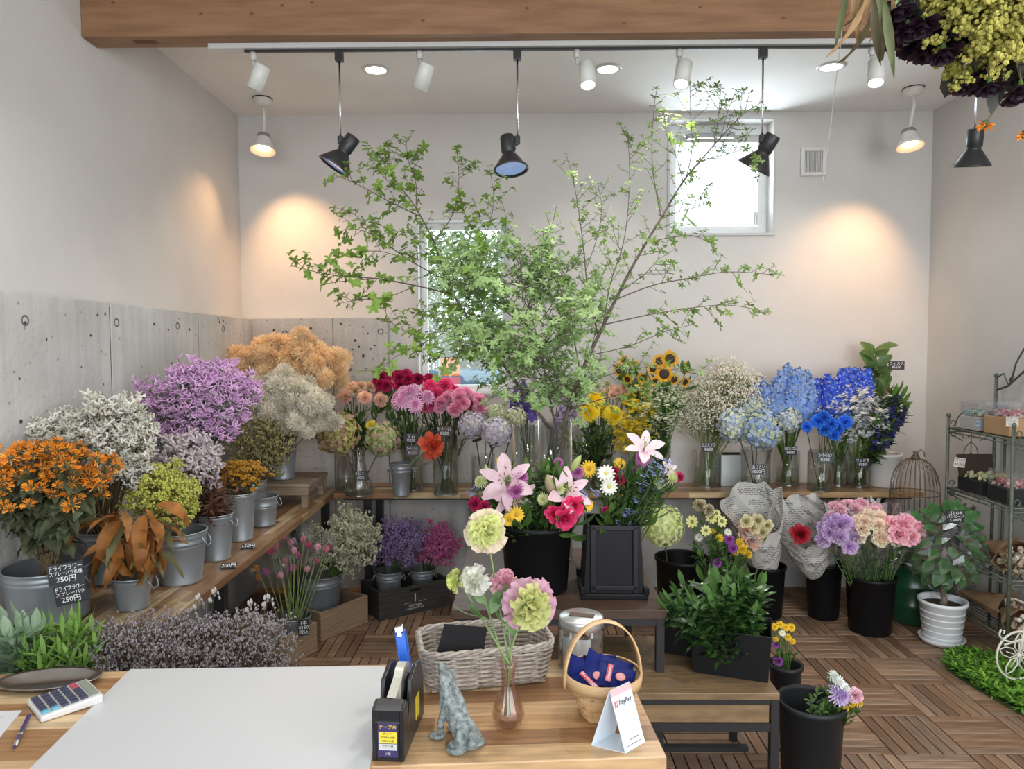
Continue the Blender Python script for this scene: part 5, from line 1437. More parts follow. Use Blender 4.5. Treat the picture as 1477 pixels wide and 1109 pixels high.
# blue hydrangeas
v10, r = vase_on(1089, 709, 21, 646, 'clear cylinder vase under the large blue hydrangeas', .3)
hyE = T_hydrangea(petm('hyd_blue', ('#a3bbd8', '#bccde2'), ('#bcc8a2', '#ccd6b6'), ('#84a2d6', '#9fb8e0')), 190, 5, .135)
hyF = T_hydrangea(petm('hyd_bluegreen', ('#bccbd2', '#d0dade'), ('#cdd4b0', '#dde0c4'), ('#94acd4', '#b4c4dc')), 190, 6, .135)
for px, py, Yy, s, m, f, lab in ((1062, 616, 4.46, .115, hyF, (-.4, -1, .3), 'pale blue-green hydrangea head nearest the baby breath'), (1092, 621, 4.36, .120, hyE, (.1, -1, .2), 'largest blue hydrangea head in front above the clear cylinder'), (1080, 598, 4.62, .105, hyF, (0, -.7, .8), 'cream-blue hydrangea head at the back above the others'), (1130, 608, 4.55, .090, hyF, (.5, -1, .4), 'small cream-blue hydrangea head nearest the blue carnations')):
    flower('blue_hydrangea', lab, 'flower', v10, at(px, py, Yy), s, m, dark_stem, .004, f, leaves=(big_leaf, 3, .13, .75, .93), calyx=False, group='blue hydrangeas')
card_at(1094, 677, 4.40, 20, 15, ['あじさい', '1500円'], 'small black price card on the blue hydrangea vase', (0, 0, R(-2)))
v11, r = vase_on(1135, 698, 17, 650, 'clear vase of delphinium stems with a price card', .45)
card_at(1140, 650, 4.46, 20, 13, ['デルフィニウム', '¥600'], 'small black price card on the delphinium vase', (0, 0, R(5)))
dlf = [T_spike(green_stem, petm('delph_light', ('#8aacea', '#a2c0f0'), ('#6f97e2', '#8aacea'), ('#b9c4d8', '#d6d0b0')), s, 30, .74, .050, .058) for s in (1, 2)]
dld = [T_spike(green_stem, petm('delph_deep', ('#4468e4', '#5a80ee'), ('#3556d6', '#4a6fe6'), ('#a9b0d8', '#cfc8a8')), s, 30, .74, .050, .058) for s in (3, 4)]
spray_bunch('light_blue_delphinium_bunch', 'bunch of light blue delphinium spires beside the baby breath', 'flowers', v11, .05, *el(1128, 556, 4.62, 44, 28, .14), 34, dlf, 10, vol=.45)
v12, r = vase_on(1207, 699, 15, 650, 'clear vase of deep blue delphinium stems', .45)
spray_bunch('deep_blue_delphinium_bunch', 'bunch of deep blue delphinium spires before the warm-lit wall', 'flowers', v12, .05, *el(1212, 553, 4.62, 46, 28, .14), 36, dld, 11, vol=.45)
v13, r = vase_on(1183, 707, 18, 650, 'clear cylinder vase of bright blue carnations', .5)
car_blue = T_carnation(petm('car_blue', ('#2f80f0', '#58a0f6'), ('#2a70e0', '#4a90f0')), 46, 9)
for i, (px, py, s, m) in enumerate(((1163, 616, .035, 0), (1180, 608, .044, 0), (1188, 603, .044, 0), (1198, 612, .044, 0), (1203, 628, .040, 0), (1218, 609, .044, 0), (1190, 620, .042, 0), (1210, 618, .038, 0))):
    flower('blue_carnation', 'bright blue carnation, ' + ORD[i] + ' of its bunch counting from the hydrangeas', 'flower', v13 + Vector((rnd.uniform(-.02, .02), 0, 0)), at(px, py, 4.42), s, car_blue, dark_stem, .003, (rnd.uniform(-.4, .4), -1, .5), group='bright blue carnations')
card_at(1190, 660, 4.37, 21, 15, ['カーネーション', '¥300'], 'grey-blue price card on the blue carnation vase', (0, 0, 0), board=mat('chalk_blue', (.045, .07, .08), .5))
v14, r = vase_on(1238, 701, 14, 650, 'small clear vase crowded with olive stems', .6)
wb_ = [T_dots(green_stem, petm('white_bell', ('#dcdde0', '#ecebe6'), ('#b5bcc9', '#c9ced2')), s, .5, 10, .12, 5, .009, 2, petals=True) for s in (1, 2)]
spray_bunch('white_star_flower_bunch', 'bunch of small white star flowers below the deep blue spires', 'flowers', v14, .04, *el(1232, 588, 4.5, 36, 26, .08), 18, wb_, 12)
card_at(1244, 667, 4.42, 20, 13, ['リンドウ', '¥350'], 'small black price card on the olive-stemmed vase', (0, 0, R(3)))
gn = [T_spike(dark_stem, petm('gentian', ('#2b2f66', '#3a3f80'), ('#23264f', '#2f3470'), ('#39406a', '#2b2f50')), s, 12, .55, .045, .03) for s in (5, 6)]
gl = [T_leafy(dark_stem, [leaf_dark, leaf_mid], s, 22, .15, .35, .3, .4, 3) for s in (9, 10)]
spray_bunch('dark_gentian_bunch', 'dark blue gentians at the end of the flower row', 'flowers', v14 + Vector((.02, 0, 0)), .04, *el(1286, 598, 4.5, 22, 36, .07), 12, gn, 13)
spray_bunch('gentian_foliage_bunch', 'dark green leafy gentian stems at the end of the flower row', 'leaves', v14 + Vector((.02, 0, 0)), .04, *el(1276, 602, 4.52, 26, 44, .07), 13, gl, 14, cname='leaves', kind=None)
# white cylinder pot with the broad-leaved plant
p = on(1270, 698, ZS); p.z = ZS; p.y = 4.72; p.x = at(1275, 690, 4.72).x
wp = pot(p, .105, .22, 'tall white cylinder pot at the end of the back shelf', rb=.095, name='white_pot', m=mat('white_pot_glaze', (.70, .69, .66), .35), cat='pot')
pt = thing('broad_leaf_plant', 'broad-leaved green plant rising above the deep blue spires', 'plant', (p.x, p.y, ZS + .18))
q = MB(); top = at(1262, 505, 4.72) - Vector((p.x, p.y, ZS + .18)); q.tube([(0, 0, 0), (top.x * .3, 0, top.z * .4), (top.x * 1.0, 0, top.z)], [.009, .007, .004], 6); q.build('stem', dark_stem, pt, True)
fl_leaf = T_leaf(fm('fiddle_leaf', '#4b6a34', '#5b7d3e', .4), .55, .6, 5, .15, .05, .25)
rg = random.Random(31)
for i in range(24):
    f = .35 + .65 * i / 23; a = i * 2.4; d = Vector((math.cos(a), math.sin(a) * .5 - .2, rg.uniform(.2, 1.3)))
    obj('leaf', fl_leaf, pt, (top.x * f, 0, top.z * f), leaf_rot(d, (rg.uniform(-.4, .4), -1, rg.uniform(.1, .9))), rg.uniform(.11, .16))
card_at(1293, 527, 4.55, 22, 12, ['フィカス', '¥5500'], 'small dark price card on the broad-leaved plant', (0, 0, R(-4)), board=mat('chalk_plum', (.035, .02, .03), .5))

# ---------------------------------------------------------------- wire bird cage on its stand
cage_m = mat('cage_wire', (.10, .065, .04), .6, .5, col2=(.16, .12, .09), scale=30)
cp = at(1304, 700, 4.42); zc = at(1304, 753, 4.42).z
cg = thing('bird_cage', 'domed rusty wire bird cage standing by the end of the shelf', 'bird cage', (cp.x, 4.30, zc))
q = MB(); rr_, hh_ = .136, at(1304, 650, 4.3).z - zc
q.lathe([(rr_ * .98, 0), (rr_ * 1.0, .01), (rr_ * .9, .012), (0, .012)], 28); q.lathe([(0, 0), (rr_ * .98, 0)], 28); q.build('cage_floor', grey_wood, cg)
for i in range(30):
    a = 2 * PI * i / 30; pts = [(math.cos(a) * rr_, math.sin(a) * rr_, .01), (math.cos(a) * rr_ * 1.0, math.sin(a) * rr_ * 1.0, hh_ * .45)]
    for k in range(1, 7):
        th_ = k / 6 * PI / 2; pts.append((math.cos(a) * (rr_ * math.cos(th_) ** .9 * .88 + .016), math.sin(a) * (rr_ * math.cos(th_) ** .9 * .88 + .016), hh_ * .45 + hh_ * .45 * math.sin(th_)))
    q = MB(); q.tube([Vector(x) for x in pts], .0018, 4, False); q.build('cage_wire', cage_m, cg)
for z_ in (.02, hh_ * .45):
    q = MB(); q.tube([(math.cos(2 * PI * i / 28) * rr_ * 1.01, math.sin(2 * PI * i / 28) * rr_ * 1.01, z_) for i in range(29)], .003, 5, False); q.build('hoop', cage_m, cg)
q = MB(); q.lathe([(0, hh_ * .88), (.03, hh_ * .89), (.02, hh_ * .93), (.012, hh_ * .96), (.016, hh_ * .985), (0, hh_)], 12); q.tube([(.012, 0, hh_ * .97), (.03, 0, hh_ * 1.02), (.05, 0, hh_ * .98), (.055, 0, hh_ * .92)], .003, 5); q.build('finial', cage_m, cg, True)
dr = thing('steel_drum', 'dark green steel drum with a silver band under the bird cage', 'drum', (cp.x, 4.30, 0.002))
q = MB(); dg = mat('drum_green', (.015, .075, .03), .3, coat=.3); rD = .145; hD = zc - .005
pf = [(0, 0), (rD - .01, 0), (rD, .006)]
for k in range(1, 5): zz = hD * k / 5; pf += [(rD, zz - .01), (rD + .006, zz), (rD, zz + .01)]
pf += [(rD, hD - .008), (rD - .006, hD), (0, hD)]
q.lathe(pf, 40); q.build('drum_wall', dg, dr, True)
q = MB(); q.lathe([(rD + .001, hD * .60 + .015), (rD + .009, hD * .60 + .02), (rD + .009, hD * .60 + .032), (rD + .001, hD * .60 + .037)], 40); q.box((.02, -rD - .012, hD * .60 + .026), (.05, .012, .016)); q.build('clamp_band', chrome, dr, True)

ivy = [T_leafy(green_stem, [leaf_mid, leaf_dark], s, 22, .10, .75, .5, .5, 3, up=.5) for s in (41, 42)]
spray_bunch('ivy_plant', 'low green ivy leaves between the bird cage and the wire rack', 'plant', Vector((cp.x + .24, 4.42, .52)), .05, *el(1385, 742, 4.42, 36, 14, .08), 18, ivy, 61, cname='leaves', kind=None)
pot(Vector((cp.x + .24, 4.42, .002)), .10, .54, 'tall dark floor pot of ivy behind the film-wrapped plant', name='ivy_pot', cat='pot')
# ================================================================ TALL BRANCHES IN THE GLASS VASES
def tvase(px, Yv, r, yt, label, rip=0, nr=0):
    p = at(px, yt, Yv); h = p.z - ZT1
    pp = Vector((p.x, Yv, ZT1))
    glass_vase(pp, r, h, label, None, .35, ripple=rip, nr=nr)
    return pp
tvA = tvase(757, 3.22, .058, 612, 'tall ribbed clear vase holding the left-reaching branch', .025, 18)
tvB = tvase(801, 3.25, .079, 606, 'widest tall clear vase holding the thick right-leaning branch', .012, 24)
bark = mat('branch_bark', (.10, .075, .065), .8, col2=(.16, .125, .105), scale=20, bump=.4, bscale=60)
lm = [fm('en_leaf_%d' % i, a, b, .5, rand=.22, trans=.35) for i, (a, b) in enumerate((('#6f8f38', '#86a548'), ('#84a062', '#9cb67c'), ('#5c7a30', '#6f8f3c')))]
def cluster(ms, n, L, w, seed):
    r = random.Random(seed); q = MB()
    for i in range(n):
        a = 2 * PI * i / n + r.uniform(-.3, .3); e = r.uniform(.0, .7)
        q.petal((0, 0, 0), (math.cos(a), math.sin(a), e), (0, 0, 1), L * r.uniform(.7, 1.1), L * w, r.uniform(.1, .7), 3, .15, .05, .12, 0, 0, .55)
    return q.mesh('leaf_cluster', ms)
clus = {'L': [cluster(lm[0], 5, .031, .58, 1), cluster(lm[0], 6, .028, .56, 2), cluster(lm[2], 4, .030, .6, 3)],
        'C': [cluster(lm[1], 6, .030, .42, 4), cluster(lm[1], 5, .026, .44, 5), cluster(lm[2], 5, .028, .46, 6)],
        'R': [cluster(lm[2], 5, .026, .38, 7), cluster(lm[1], 4, .024, .4, 8), cluster(lm[0], 5, .022, .42, 9)]}
def smooth(pts, k=4):
    out = []
    for i in range(len(pts) - 1):
        p0 = pts[max(i - 1, 0)]; p1 = pts[i]; p2 = pts[i + 1]; p3 = pts[min(i + 2, len(pts) - 1)]
        for j in range(k):
            t = j / k
            out.append(.5 * ((2 * p1) + (p2 - p0) * t + (2 * p0 - 5 * p1 + 4 * p2 - p3) * t * t + (3 * p1 - p0 - 3 * p2 + p3) * t ** 3))
    out.append(pts[-1]); return out
def tree(name, label, base, lines, kind, seed, dens, side, seg, maxp=300):
    """lines: list of (pixel polyline, depth start, depth end, radius start, radius end)"""
    rg = random.Random(seed); q = MB(); cl = []
    t = thing(name, label, 'branch', base, group=None)
    def add_cluster(p, d): cl.append((p, d))
    for (pl, ya, yb, ra, rb) in lines:
        n = len(pl)
        P = [at(px, py, ya + (yb - ya) * i / (n - 1)) for i, (px, py) in enumerate(pl)]
        if ra > .006: P[0:0] = [Vector((base.x, base.y, base.z + .03))] if pl is lines[0][0] else []
        S = smooth(P); m = len(S)
        q.tube([s - base for s in S], [ra + (rb - ra) * i / (m - 1) for i in range(m)], 6 if ra > .004 else 4, True)
        Lc = 0; nxt = seg * rg.uniform(.3, 1); tot = sum((S[i + 1] - S[i]).length for i in range(m - 1)); acc = 0
        start = .45 * tot if ra > .006 else .22 * tot
        for i in range(m - 1):
            e = S[i + 1] - S[i]; l = e.length
            while nxt < acc + l:
                p = S[i] + e * ((nxt - acc) / l)
                if nxt > start:
                    dn = e.normalized(); o = Vector((rg.gauss(0, 1), rg.gauss(0, 1), rg.gauss(0, .8) + .3)); o = (o - dn * o.dot(dn)).normalized()
                    if rg.random() < side:
                        ln = rg.uniform(.05, .15) * (1.15 - .5 * nxt / tot); tip = p + (o * .8 + dn * .6).normalized() * ln
                        q.tube([p - base, (p + tip) / 2 - base + o * .004, tip - base], [.0016, .0013, .001], 3, False)
                        k = max(2, int(ln / .032 * dens))
                        for j in range(k):
                            f = (j + 1) / k; c = p.lerp(tip, f); add_cluster(c + Vector((rg.uniform(-1, 1), rg.uniform(-1, 1), rg.uniform(-1, 1))) * .008, (tip - p).normalized())
                    else:
                        tip = p + o * rg.uniform(.01, .03); q.tube([p - base, tip - base], .001, 3, False); add_cluster(tip, o)
                nxt += seg * rg.uniform(.6, 1.4)
            acc += l
        add_cluster(S[-1], (S[-1] - S[-2]).normalized())
    q.build('branch_wood', bark, t, True)
    rg.shuffle(cl); rest = MB(); me = clus[kind]; rv = []
    for i, (c, d) in enumerate(cl):
        up = (d * .7 + Vector((rg.uniform(-.5, .5), rg.uniform(-.8, .2), .7))).normalized()
        rt = aim_rot(up, rg.uniform(0, 6.28)); sc = rg.uniform(.75, 1.2)
        if i < maxp: obj('leaf_cluster', rg.choice(me), t, c - base, rt, sc)
        else:
            src = rg.choice(me); M = Matrix.Translation(c - base) @ rt @ Matrix.Scale(sc, 4)
            rest.add([M @ v.co for v in src.vertices], [tuple(p.vertices) for p in src.polygons])
    if rest.v: rest.build('leaves', [me[0].materials[0]], t, kind='stuff')
    return len(cl)
Ys = 3.25
left = [([(795, 640), (788, 612), (762, 578), (740, 545), (702, 492), (668, 448), (642, 400), (626, 350), (600, 300), (572, 262), (545, 222)], 3.25, 3.35, .011, .0015),
        ([(626, 350), (655, 305), (662, 255), (658, 212)], 3.32, 3.5, .003, .001),
        ([(606, 312), (560, 290), (520, 268), (482, 252)], 3.33, 3.2, .003, .001),
        ([(590, 285), (560, 262), (540, 235), (530, 215)], 3.3, 3.15, .002, .001),
        ([(600, 300), (600, 265), (590, 235), (585, 200)], 3.3, 3.5, .002, .001),
        ([(572, 262), (555, 240), (562, 208)], 3.3, 3.4, .002, .001),
        ([(655, 425), (600, 412), (545, 402), (490, 398), (455, 392), (424, 384)], 3.3, 3.1, .004, .001),
        ([(600, 412), (560, 428), (520, 432), (488, 438)], 3.25, 3.1, .002, .001),
        ([(545, 402), (500, 405), (465, 410)], 3.2, 3.05, .002, .001),
        ([(644, 405), (590, 375), (550, 345), (515, 312), (503, 305)], 3.3, 3.45, .003, .001),
        ([(590, 375), (545, 362), (500, 368), (478, 378)], 3.35, 3.2, .002, .001),
        ([(565, 358), (530, 335), (500, 330), (488, 338)], 3.4, 3.5, .002, .001),
        ([(560, 350), (580, 335), (560, 335), (548, 340)], 3.35, 3.5, .0015, .001),
        ([(668, 448), (690, 400), (700, 345), (712, 295), (708, 252)], 3.3, 3.1, .003, .001),
        ([(690, 400), (720, 360), (730, 320), (722, 285)], 3.2, 3.1, .002, .001),
        ([(642, 400), (668, 365), (680, 330), (665, 300)], 3.3, 3.4, .002, .001),
        ([(702, 492), (650, 478), (605, 482), (570, 470), (553, 445)], 3.3, 3.15, .003, .001),
        ([(640, 480), (600, 500), (570, 515), (545, 538)], 3.2, 3.1, .002, .001),
        ([(740, 545), (690, 520), (650, 515), (620, 520)], 3.3, 3.1, .0025, .001),
        ([(680, 465), (650, 440), (620, 440), (600, 455)], 3.3, 3.4, .002, .001),
        ([(655, 425), (640, 380), (615, 365), (600, 350)], 3.3, 3.2, .002, .001),
        ([(700, 490), (700, 450), (680, 420), (670, 395)], 3.25, 3.1, .002, .001)]
n1 = tree('enkianthus_branch', 'long leafy branch reaching towards the concrete wall, in the narrower tall vase', tvA, left, 'L', 1, 1.15, .72, .027)
cen = [([(803, 640), (798, 600), (788, 550), (778, 500), (765, 450), (752, 400), (745, 370), (735, 335)], 3.22, 3.2, .007, .001)]
rc = random.Random(5)
for i in range(46):
    x0, y0 = (800 - i * 1.2, 610 - i * 4.5); a = rc.uniform(-92, 55); ln = rc.uniform(70, 165)
    x1 = x0 + ln * math.sin(R(a)); y1 = y0 - ln * math.cos(R(a)) * .75
    x1 = min(max(x1, 640), 868)
    cen.append(([(x0, y0), ((x0 + x1) / 2 + rc.uniform(-8, 8), (y0 + y1) / 2 + rc.uniform(-4, 14)), (x1, y1)], 3.2, 3.2 + rc.uniform(-.35, .35), .0025, .001))
n2 = tree('enkianthus_branch', 'dense twiggy middle branch with small pale leaves above the vases', tvB + Vector((-.035, -.01, 0)), cen, 'C', 2, 1.3, .82, .0165)
right = [([(812, 640), (817, 600), (830, 560), (850, 512), (870, 470), (888, 432), (908, 392), (932, 350), (955, 312), (985, 262), (1010, 232), (1040, 198), (1072, 165), (1098, 148)], 3.25, 3.05, .012, .0012),
         ([(954, 314), (947, 280), (941, 240), (941, 190), (945, 140)], 3.1, 3.2, .003, .001),
         ([(990, 255), (998, 215), (996, 165), (995, 120)], 3.1, 3.2, .002, .001),
         ([(1030, 208), (1036, 170), (1040, 125)], 3.05, 3.15, .002, .001),
         ([(1040, 198), (1050, 160), (1062, 130)], 3.05, 2.95, .0015, .001),
         ([(1010, 232), (1050, 222), (1080, 215), (1098, 232)], 3.1, 3.0, .0015, .001),
         ([(888, 432), (940, 412), (990, 402), (1050, 392), (1112, 396)], 3.2, 3.0, .003, .001),
         ([(872, 468), (930, 455), (990, 445), (1050, 440), (1108, 450)], 3.2, 3.1, .003, .001),
         ([(850, 512), (905, 500), (960, 478), (1000, 468)], 3.2, 3.05, .0022, .001),
         ([(870, 470), (880, 410), (898, 355), (906, 300), (908, 240), (905, 195)], 3.2, 3.3, .003, .001),
         ([(862, 480), (848, 420), (842, 360), (834, 300), (826, 255), (816, 222)], 3.2, 3.35, .0035, .001),
         ([(845, 390), (862, 340), (868, 300), (862, 265)], 3.25, 3.4, .002, .001),
         ([(840, 560), (830, 500), (815, 440), (800, 390), (790, 350), (800, 312)], 3.2, 3.3, .003, .001),
         ([(822, 590), (870, 575), (920, 562), (960, 556)], 3.2, 3.05, .003, .001),
         ([(932, 350), (970, 342), (1000, 340), (1028, 352)], 3.1, 3.0, .002, .001),
         ([(908, 392), (890, 350), (880, 320), (870, 350)], 3.15, 3.0, .002, .001),
         ([(985, 262), (975, 225), (960, 190), (952, 160)], 3.1, 3.2, .0018, .001),
         ([(955, 312), (1000, 300), (1020, 292)], 3.1, 3.0, .0015, .001),
         ([(830, 560), (880, 540), (930, 530), (1010, 540)], 3.2, 3.0, .002, .001),
         ([(895, 420), (930, 395), (950, 370), (945, 345)], 3.15, 3.0, .002, .001),
         ([(850, 512), (860, 470), (855, 430), (870, 395)], 3.2, 3.05, .002, .001),
         ([(820, 580), (790, 520), (760, 500), (720, 480)], 3.2, 3.0, .0025, .001)]
n3 = tree('enkianthus_branch', 'thick forked branch leaning towards the square window, in the widest tall vase', tvB, right, 'R', 3, 1.15, .7, .026)
print('clusters', n1, n2, n3)
# ================================================================ LILY BUCKET, SQUARE BUCKET, FLOOR BUCKETS
p = on(774, 848, ZT1); p.z = ZT1
pot(p, 52 * p.y / FPX, .272, 'big black plastic bucket of pink lilies on the dark table', rb=45 * p.y / FPX)
LB = Vector((p.x, p.y, ZT1 + .05)); LY = p.y
lily = T_lily(petm('lily', ('#e3bfcb', '#efd5dc'), ('#c3cf8e', '#b4c47c'), ('#8a4a22', '#7a3c1c')), 1)
lily2 = T_lily([MATS['lily_0'], MATS['lily_1'], MATS['lily_2']], 2, .6)
bud_g = T_bud(fm('lily_bud', '#a9b86c', '#bcc884'), .2); bud_p = T_bud(fm('lily_bud_pink', '#c2a68a', '#a9a878'), .24)
mum_m = T_mum(petm('mum_magenta', ('#b86aa6', '#c785b8'), ('#a2548f', '#b86aa6')), 100, 5, .18, 100)
mum_g = T_mum(petm('mum_green', ('#dfe3b4', '#cfd89a'), ('#c3d07c', '#d3dc98')), 80, 6, .16, 90)
rose_h = T_rose(petm('rose_hot', ('#e0306c', '#ec4a80'), ('#c41e54', '#e0306c')), 5, .5)
dz_y = T_daisy([fm('daisy_yellow', '#ecc02a', '#f3cf48'), fm('daisy_eye', '#c99a1a')], 16, .34, 1)
dz_w = T_daisy([fm('daisy_white', '#e8e8dc', '#f1f1e8'), fm('daisy_eye_w', '#cfd07a')], 14, .36, 2)
bell = T_dots(dark_stem, petm('bluebell', ('#7c8fc8', '#96a6d6'), ('#a6b2d4', '#7c8fc8')), 6, .6, 6, .10, 2, .014, 2, petals=True)
LL = (mid_leaf, 4, .09, .5, .95)
FA = [('pink_lily', 'wide open pale pink lily at the front of the black bucket', 728, 692, -.14, .100, lily, (-.1, -1, .35)),
      ('pink_lily', 'half open pale pink lily drooping below the wide open one', 741, 722, -.12, .095, lily2, (.5, -1, -.5)),
      ('pink_lily', 'pale pink lily seen from its side, nearer the square black bucket', 820, 706, -.12, .092, lily2, (.4, -.9, .7)),
      ('lily_bud', 'fat pinkish green lily bud in the middle of the bucket', 795, 704, -.10, .085, bud_p, (-.3, -.4, 1)),
      ('lily_bud', 'slim green lily bud pointing up beside the branch vase', 828, 672, -.05, .075, bud_g, (.6, -.2, 1)),
      ('lily_bud', 'small green lily bud over the open lilies', 702, 682, -.05, .055, bud_g, (-.1, -.2, 1)),
      ('magenta_chrysanthemum', 'magenta chrysanthemum beside the open lily, upper one', 752, 688, -.10, .040, mum_m, (.4, -1, .4)),
      ('magenta_chrysanthemum', 'magenta chrysanthemum beside the open lily, lower one', 745, 708, -.13, .042, mum_m, (.2, -1, 0)),
      ('lilac_chrysanthemum', 'lilac chrysanthemum between lily bud and yellow bloom', 834, 681, -.04, .030, mum_m, (.2, -1, .4)),
      ('lilac_chrysanthemum', 'lilac chrysanthemum beside the white tulip-shaped bloom', 806, 667, .0, .024, mum_m, (.2, -1, .4)),
      ('yellow_daisy', 'tiny yellow bloom at the top by the lily buds', 721, 664, .02, .018, dz_y, (-.2, -1, .3)),
      ('yellow_daisy', 'yellow daisies under the drooping lily, larger one', 745, 743, -.15, .036, dz_y, (.2, -1, .1)),
      ('yellow_daisy', 'yellow daisy under the drooping lily, smaller one', 733, 751, -.15, .028, dz_y, (-.2, -1, -.2)),
      ('yellow_daisy', 'bright yellow bloom between the two black buckets', 850, 676, .0, .036, dz_y, (.2, -1, .3)),
      ('yellow_daisy', 'yellow bloom low between the two black buckets', 848, 728, -.1, .028, dz_y, (.3, -1, .3)),
      ('hot_pink_rose', 'hot pink rose nearest the pale lily at the bucket rim', 827, 729, -.14, .040, rose_h, (.1, -1, .1)),
      ('hot_pink_rose', 'hot pink rose at the bucket rim, nearest the green bloom', 799, 741, -.14, .034, rose_h, (-.3, -1, .2)),
      ('hot_pink_rose', 'lowest hot pink rose hanging over the bucket rim', 815, 748, -.17, .040, rose_h, (.1, -1, -.1)),
      ('crimson_carnation', 'crimson bloom under the blue bellflowers, outer one', 684, 727, -.08, .034, car_crim, (-.5, -1, .1)),
      ('crimson_carnation', 'crimson bloom under the blue bellflowers, inner one', 698, 731, -.08, .030, car_crim, (0, -1, .1)),
      ('green_chrysanthemum', 'pale green spiky chrysanthemum in the dark foliage', 783, 720, -.12, .030, mum_g, (-.2, -1, .2)),
      ('green_chrysanthemum', 'pale green chrysanthemum under the side-on lily', 806, 706, -.10, .034, mum_g, (.1, -1, .3)),
      ('green_chrysanthemum', 'pale green chrysanthemum at the edge over the bellflowers', 692, 694, -.06, .030, mum_g, (-.5, -1, .4)),
      ('white_tulip_bloom', 'white tulip-shaped bloom at the top of the bucket', 792, 665, .02, .022, tul[6], (0, -.5, 1))]
for nm, lab, px, py, dy, s, m, f in FA:
    hd = at(px, py, LY + dy)
    f = Vector(f).normalized(); hd = hd - f * s * .35
    flower(nm, lab, 'flower', LB + Vector(((px - 770) * .0006, rnd.uniform(-.04, .04), 0)), hd, s, m, dark_stem, .003, f, leaves=LL, calyx='lily' not in nm)
for (px, py, lab, Yb, bs) in ((680, 704, 'blue bellflower stem beside the crimson blooms', LY - .08, LB), (856, 706, 'blue bellflower stem between the two black buckets', LY - .08, LB)):
    hd = at(px, py - 4, Yb); t = thing('bellflower', lab, 'flower', bs); e = hd - bs
    s = obj('flower_spray', bell[0], t, None, aim_rot(e), e.length); obj('florets', bell[1], s, kind='stuff')
fo = [T_leafy(dark_stem, [leaf_dark, leaf_mid], s, 34, .10, .42, .35, .5, 3) for s in (11, 12)]
spray_bunch('bucket_foliage_bunch', 'dark green foliage filling the lily bucket', 'leaves', LB, .09, *el(770, 716, LY + .02, 66, 42, .14), 62, fo, 41, lo=-.1, cname='leaves', kind=None)
# square tapered black bucket with inset front panel
p = on(886, 862, ZT1); p.z = ZT1; SY = p.y + .10
sqb = thing('square_bucket', 'square tapered black plastic bucket with framed front panel and base lugs', 'bucket', (p.x, SY, ZT1), (0, 0, R(-1)))
wb2, wt, hb = .125, .102, .285
def ring(w, z, d=None): d = d or w; return [(-w, -d, z), (w, -d, z), (w, d, z), (-w, d, z)]
q = MB(); v = ring(wb2 * .93, .02) + ring(wt, hb) + ring(wt - .006, hb) + ring(wb2 * .93 - .006, .03)
q.add(v, [(0, 1, 5, 4), (1, 2, 6, 5), (2, 3, 7, 6), (3, 0, 4, 7), (4, 5, 9, 8), (5, 6, 10, 9), (6, 7, 11, 10), (7, 4, 8, 11), (9, 13, 12, 8), (10, 14, 13, 9), (11, 15, 14, 10), (8, 12, 15, 11), (12, 13, 14, 15), (3, 2, 1, 0)])
q.build('bucket_wall', black_pl, sqb)
q = MB(); tl = math.atan2(wb2 * .93 - wt, hb)
Mx = Matrix.Rotation(-tl, 3, 'X')
for c, sz in (((-.082, 0, .14), (.022, .012, .26)), ((.082, 0, .14), (.022, .012, .26)), ((0, 0, .262), (.18, .012, .02)), ((0, 0, .03), (.18, .012, .02))):
    q.box(Mx @ Vector(c) + Vector((0, -wb2 * .93 - .003, .015)), sz, Mx)
q.build('front_frame', mat('black_plastic_sheen', (.010, .010, .012), .35, spec=.3), sqb, bevel=.003)
q = MB(); q.box((0, 0, .012), (.26, .26, .024)); q.build('base_tray', black_pl, sqb, bevel=.004)
for sx in (-1, 1):
    for sy in (-1, 1):
        q = MB(); q.box((sx * .122, sy * .118, .034), (.022, .026, .03)); q.build('base_lug', black_pl, sqb, bevel=.004)
SB = Vector((p.x, SY, ZT1 + .06))
alst = T_lily([fm('alstro', '#e6ccd4', '#f0dde2'), MATS['lily_1'], MATS['lily_2']], 4, .8)
FB = [('pale_pink_lily', 'pale pink lily with backswept petals at the top of the square bucket', 932, 640, -.02, .072, alst, (.2, -.8, .9)),
      ('lilac_chrysanthemum', 'lilac chrysanthemum under the top pale pink lily', 927, 662, -.03, .036, mum_m, (-.1, -1, .2)),
      ('lilac_chrysanthemum', 'small lilac chrysanthemum behind the leaves of the square bucket', 914, 678, .0, .026, mum_m, (-.2, -1, .3)),
      ('white_freesia', 'white bloom over the square bucket, higher one', 874, 682, -.05, .036, dz_w, (-.2, -1, .4)),
      ('white_freesia', 'white bloom over the square bucket, lower one', 879, 702, -.08, .038, dz_w, (0, -1, .1)),
      ('yellow_daisy', 'yellow bloom at the top of the square bucket', 894, 668, .0, .028, dz_y, (0, -1, .5)),
      ('crimson_carnation', 'crimson bloom beside the white blooms, upper one', 886, 680, -.02, .022, car_crim, (0, -1, .3)),
      ('crimson_carnation', 'crimson bloom beside the white blooms, lower one', 893, 692, -.04, .026, car_crim, (.2, -1, .1)),
      ('green_lisianthus', 'pale green ruffled bud leaning out of the square bucket', 953, 698, -.02, .028, mum_g, (.4, -1, .2)),
      ('green_lisianthus', 'pale green ruffled bud at the far end of the square bucket spray', 972, 690, .0, .036, mum_g, (.8, -.7, -.2)),
      ('crimson_carnation', 'crimson bloom tip at the far end of the square bucket spray', 980, 688, .02, .022, car_crim, (.6, -1, .0)),
      ('pale_pink_lily', 'small pale pink bloom behind the green buds', 968, 676, .05, .040, alst, (.6, -.8, .3)),
      ('crimson_carnation', 'small crimson bloom low at the square bucket corner', 874, 736, -.08, .018, car_crim, (-.2, -1, .3))]
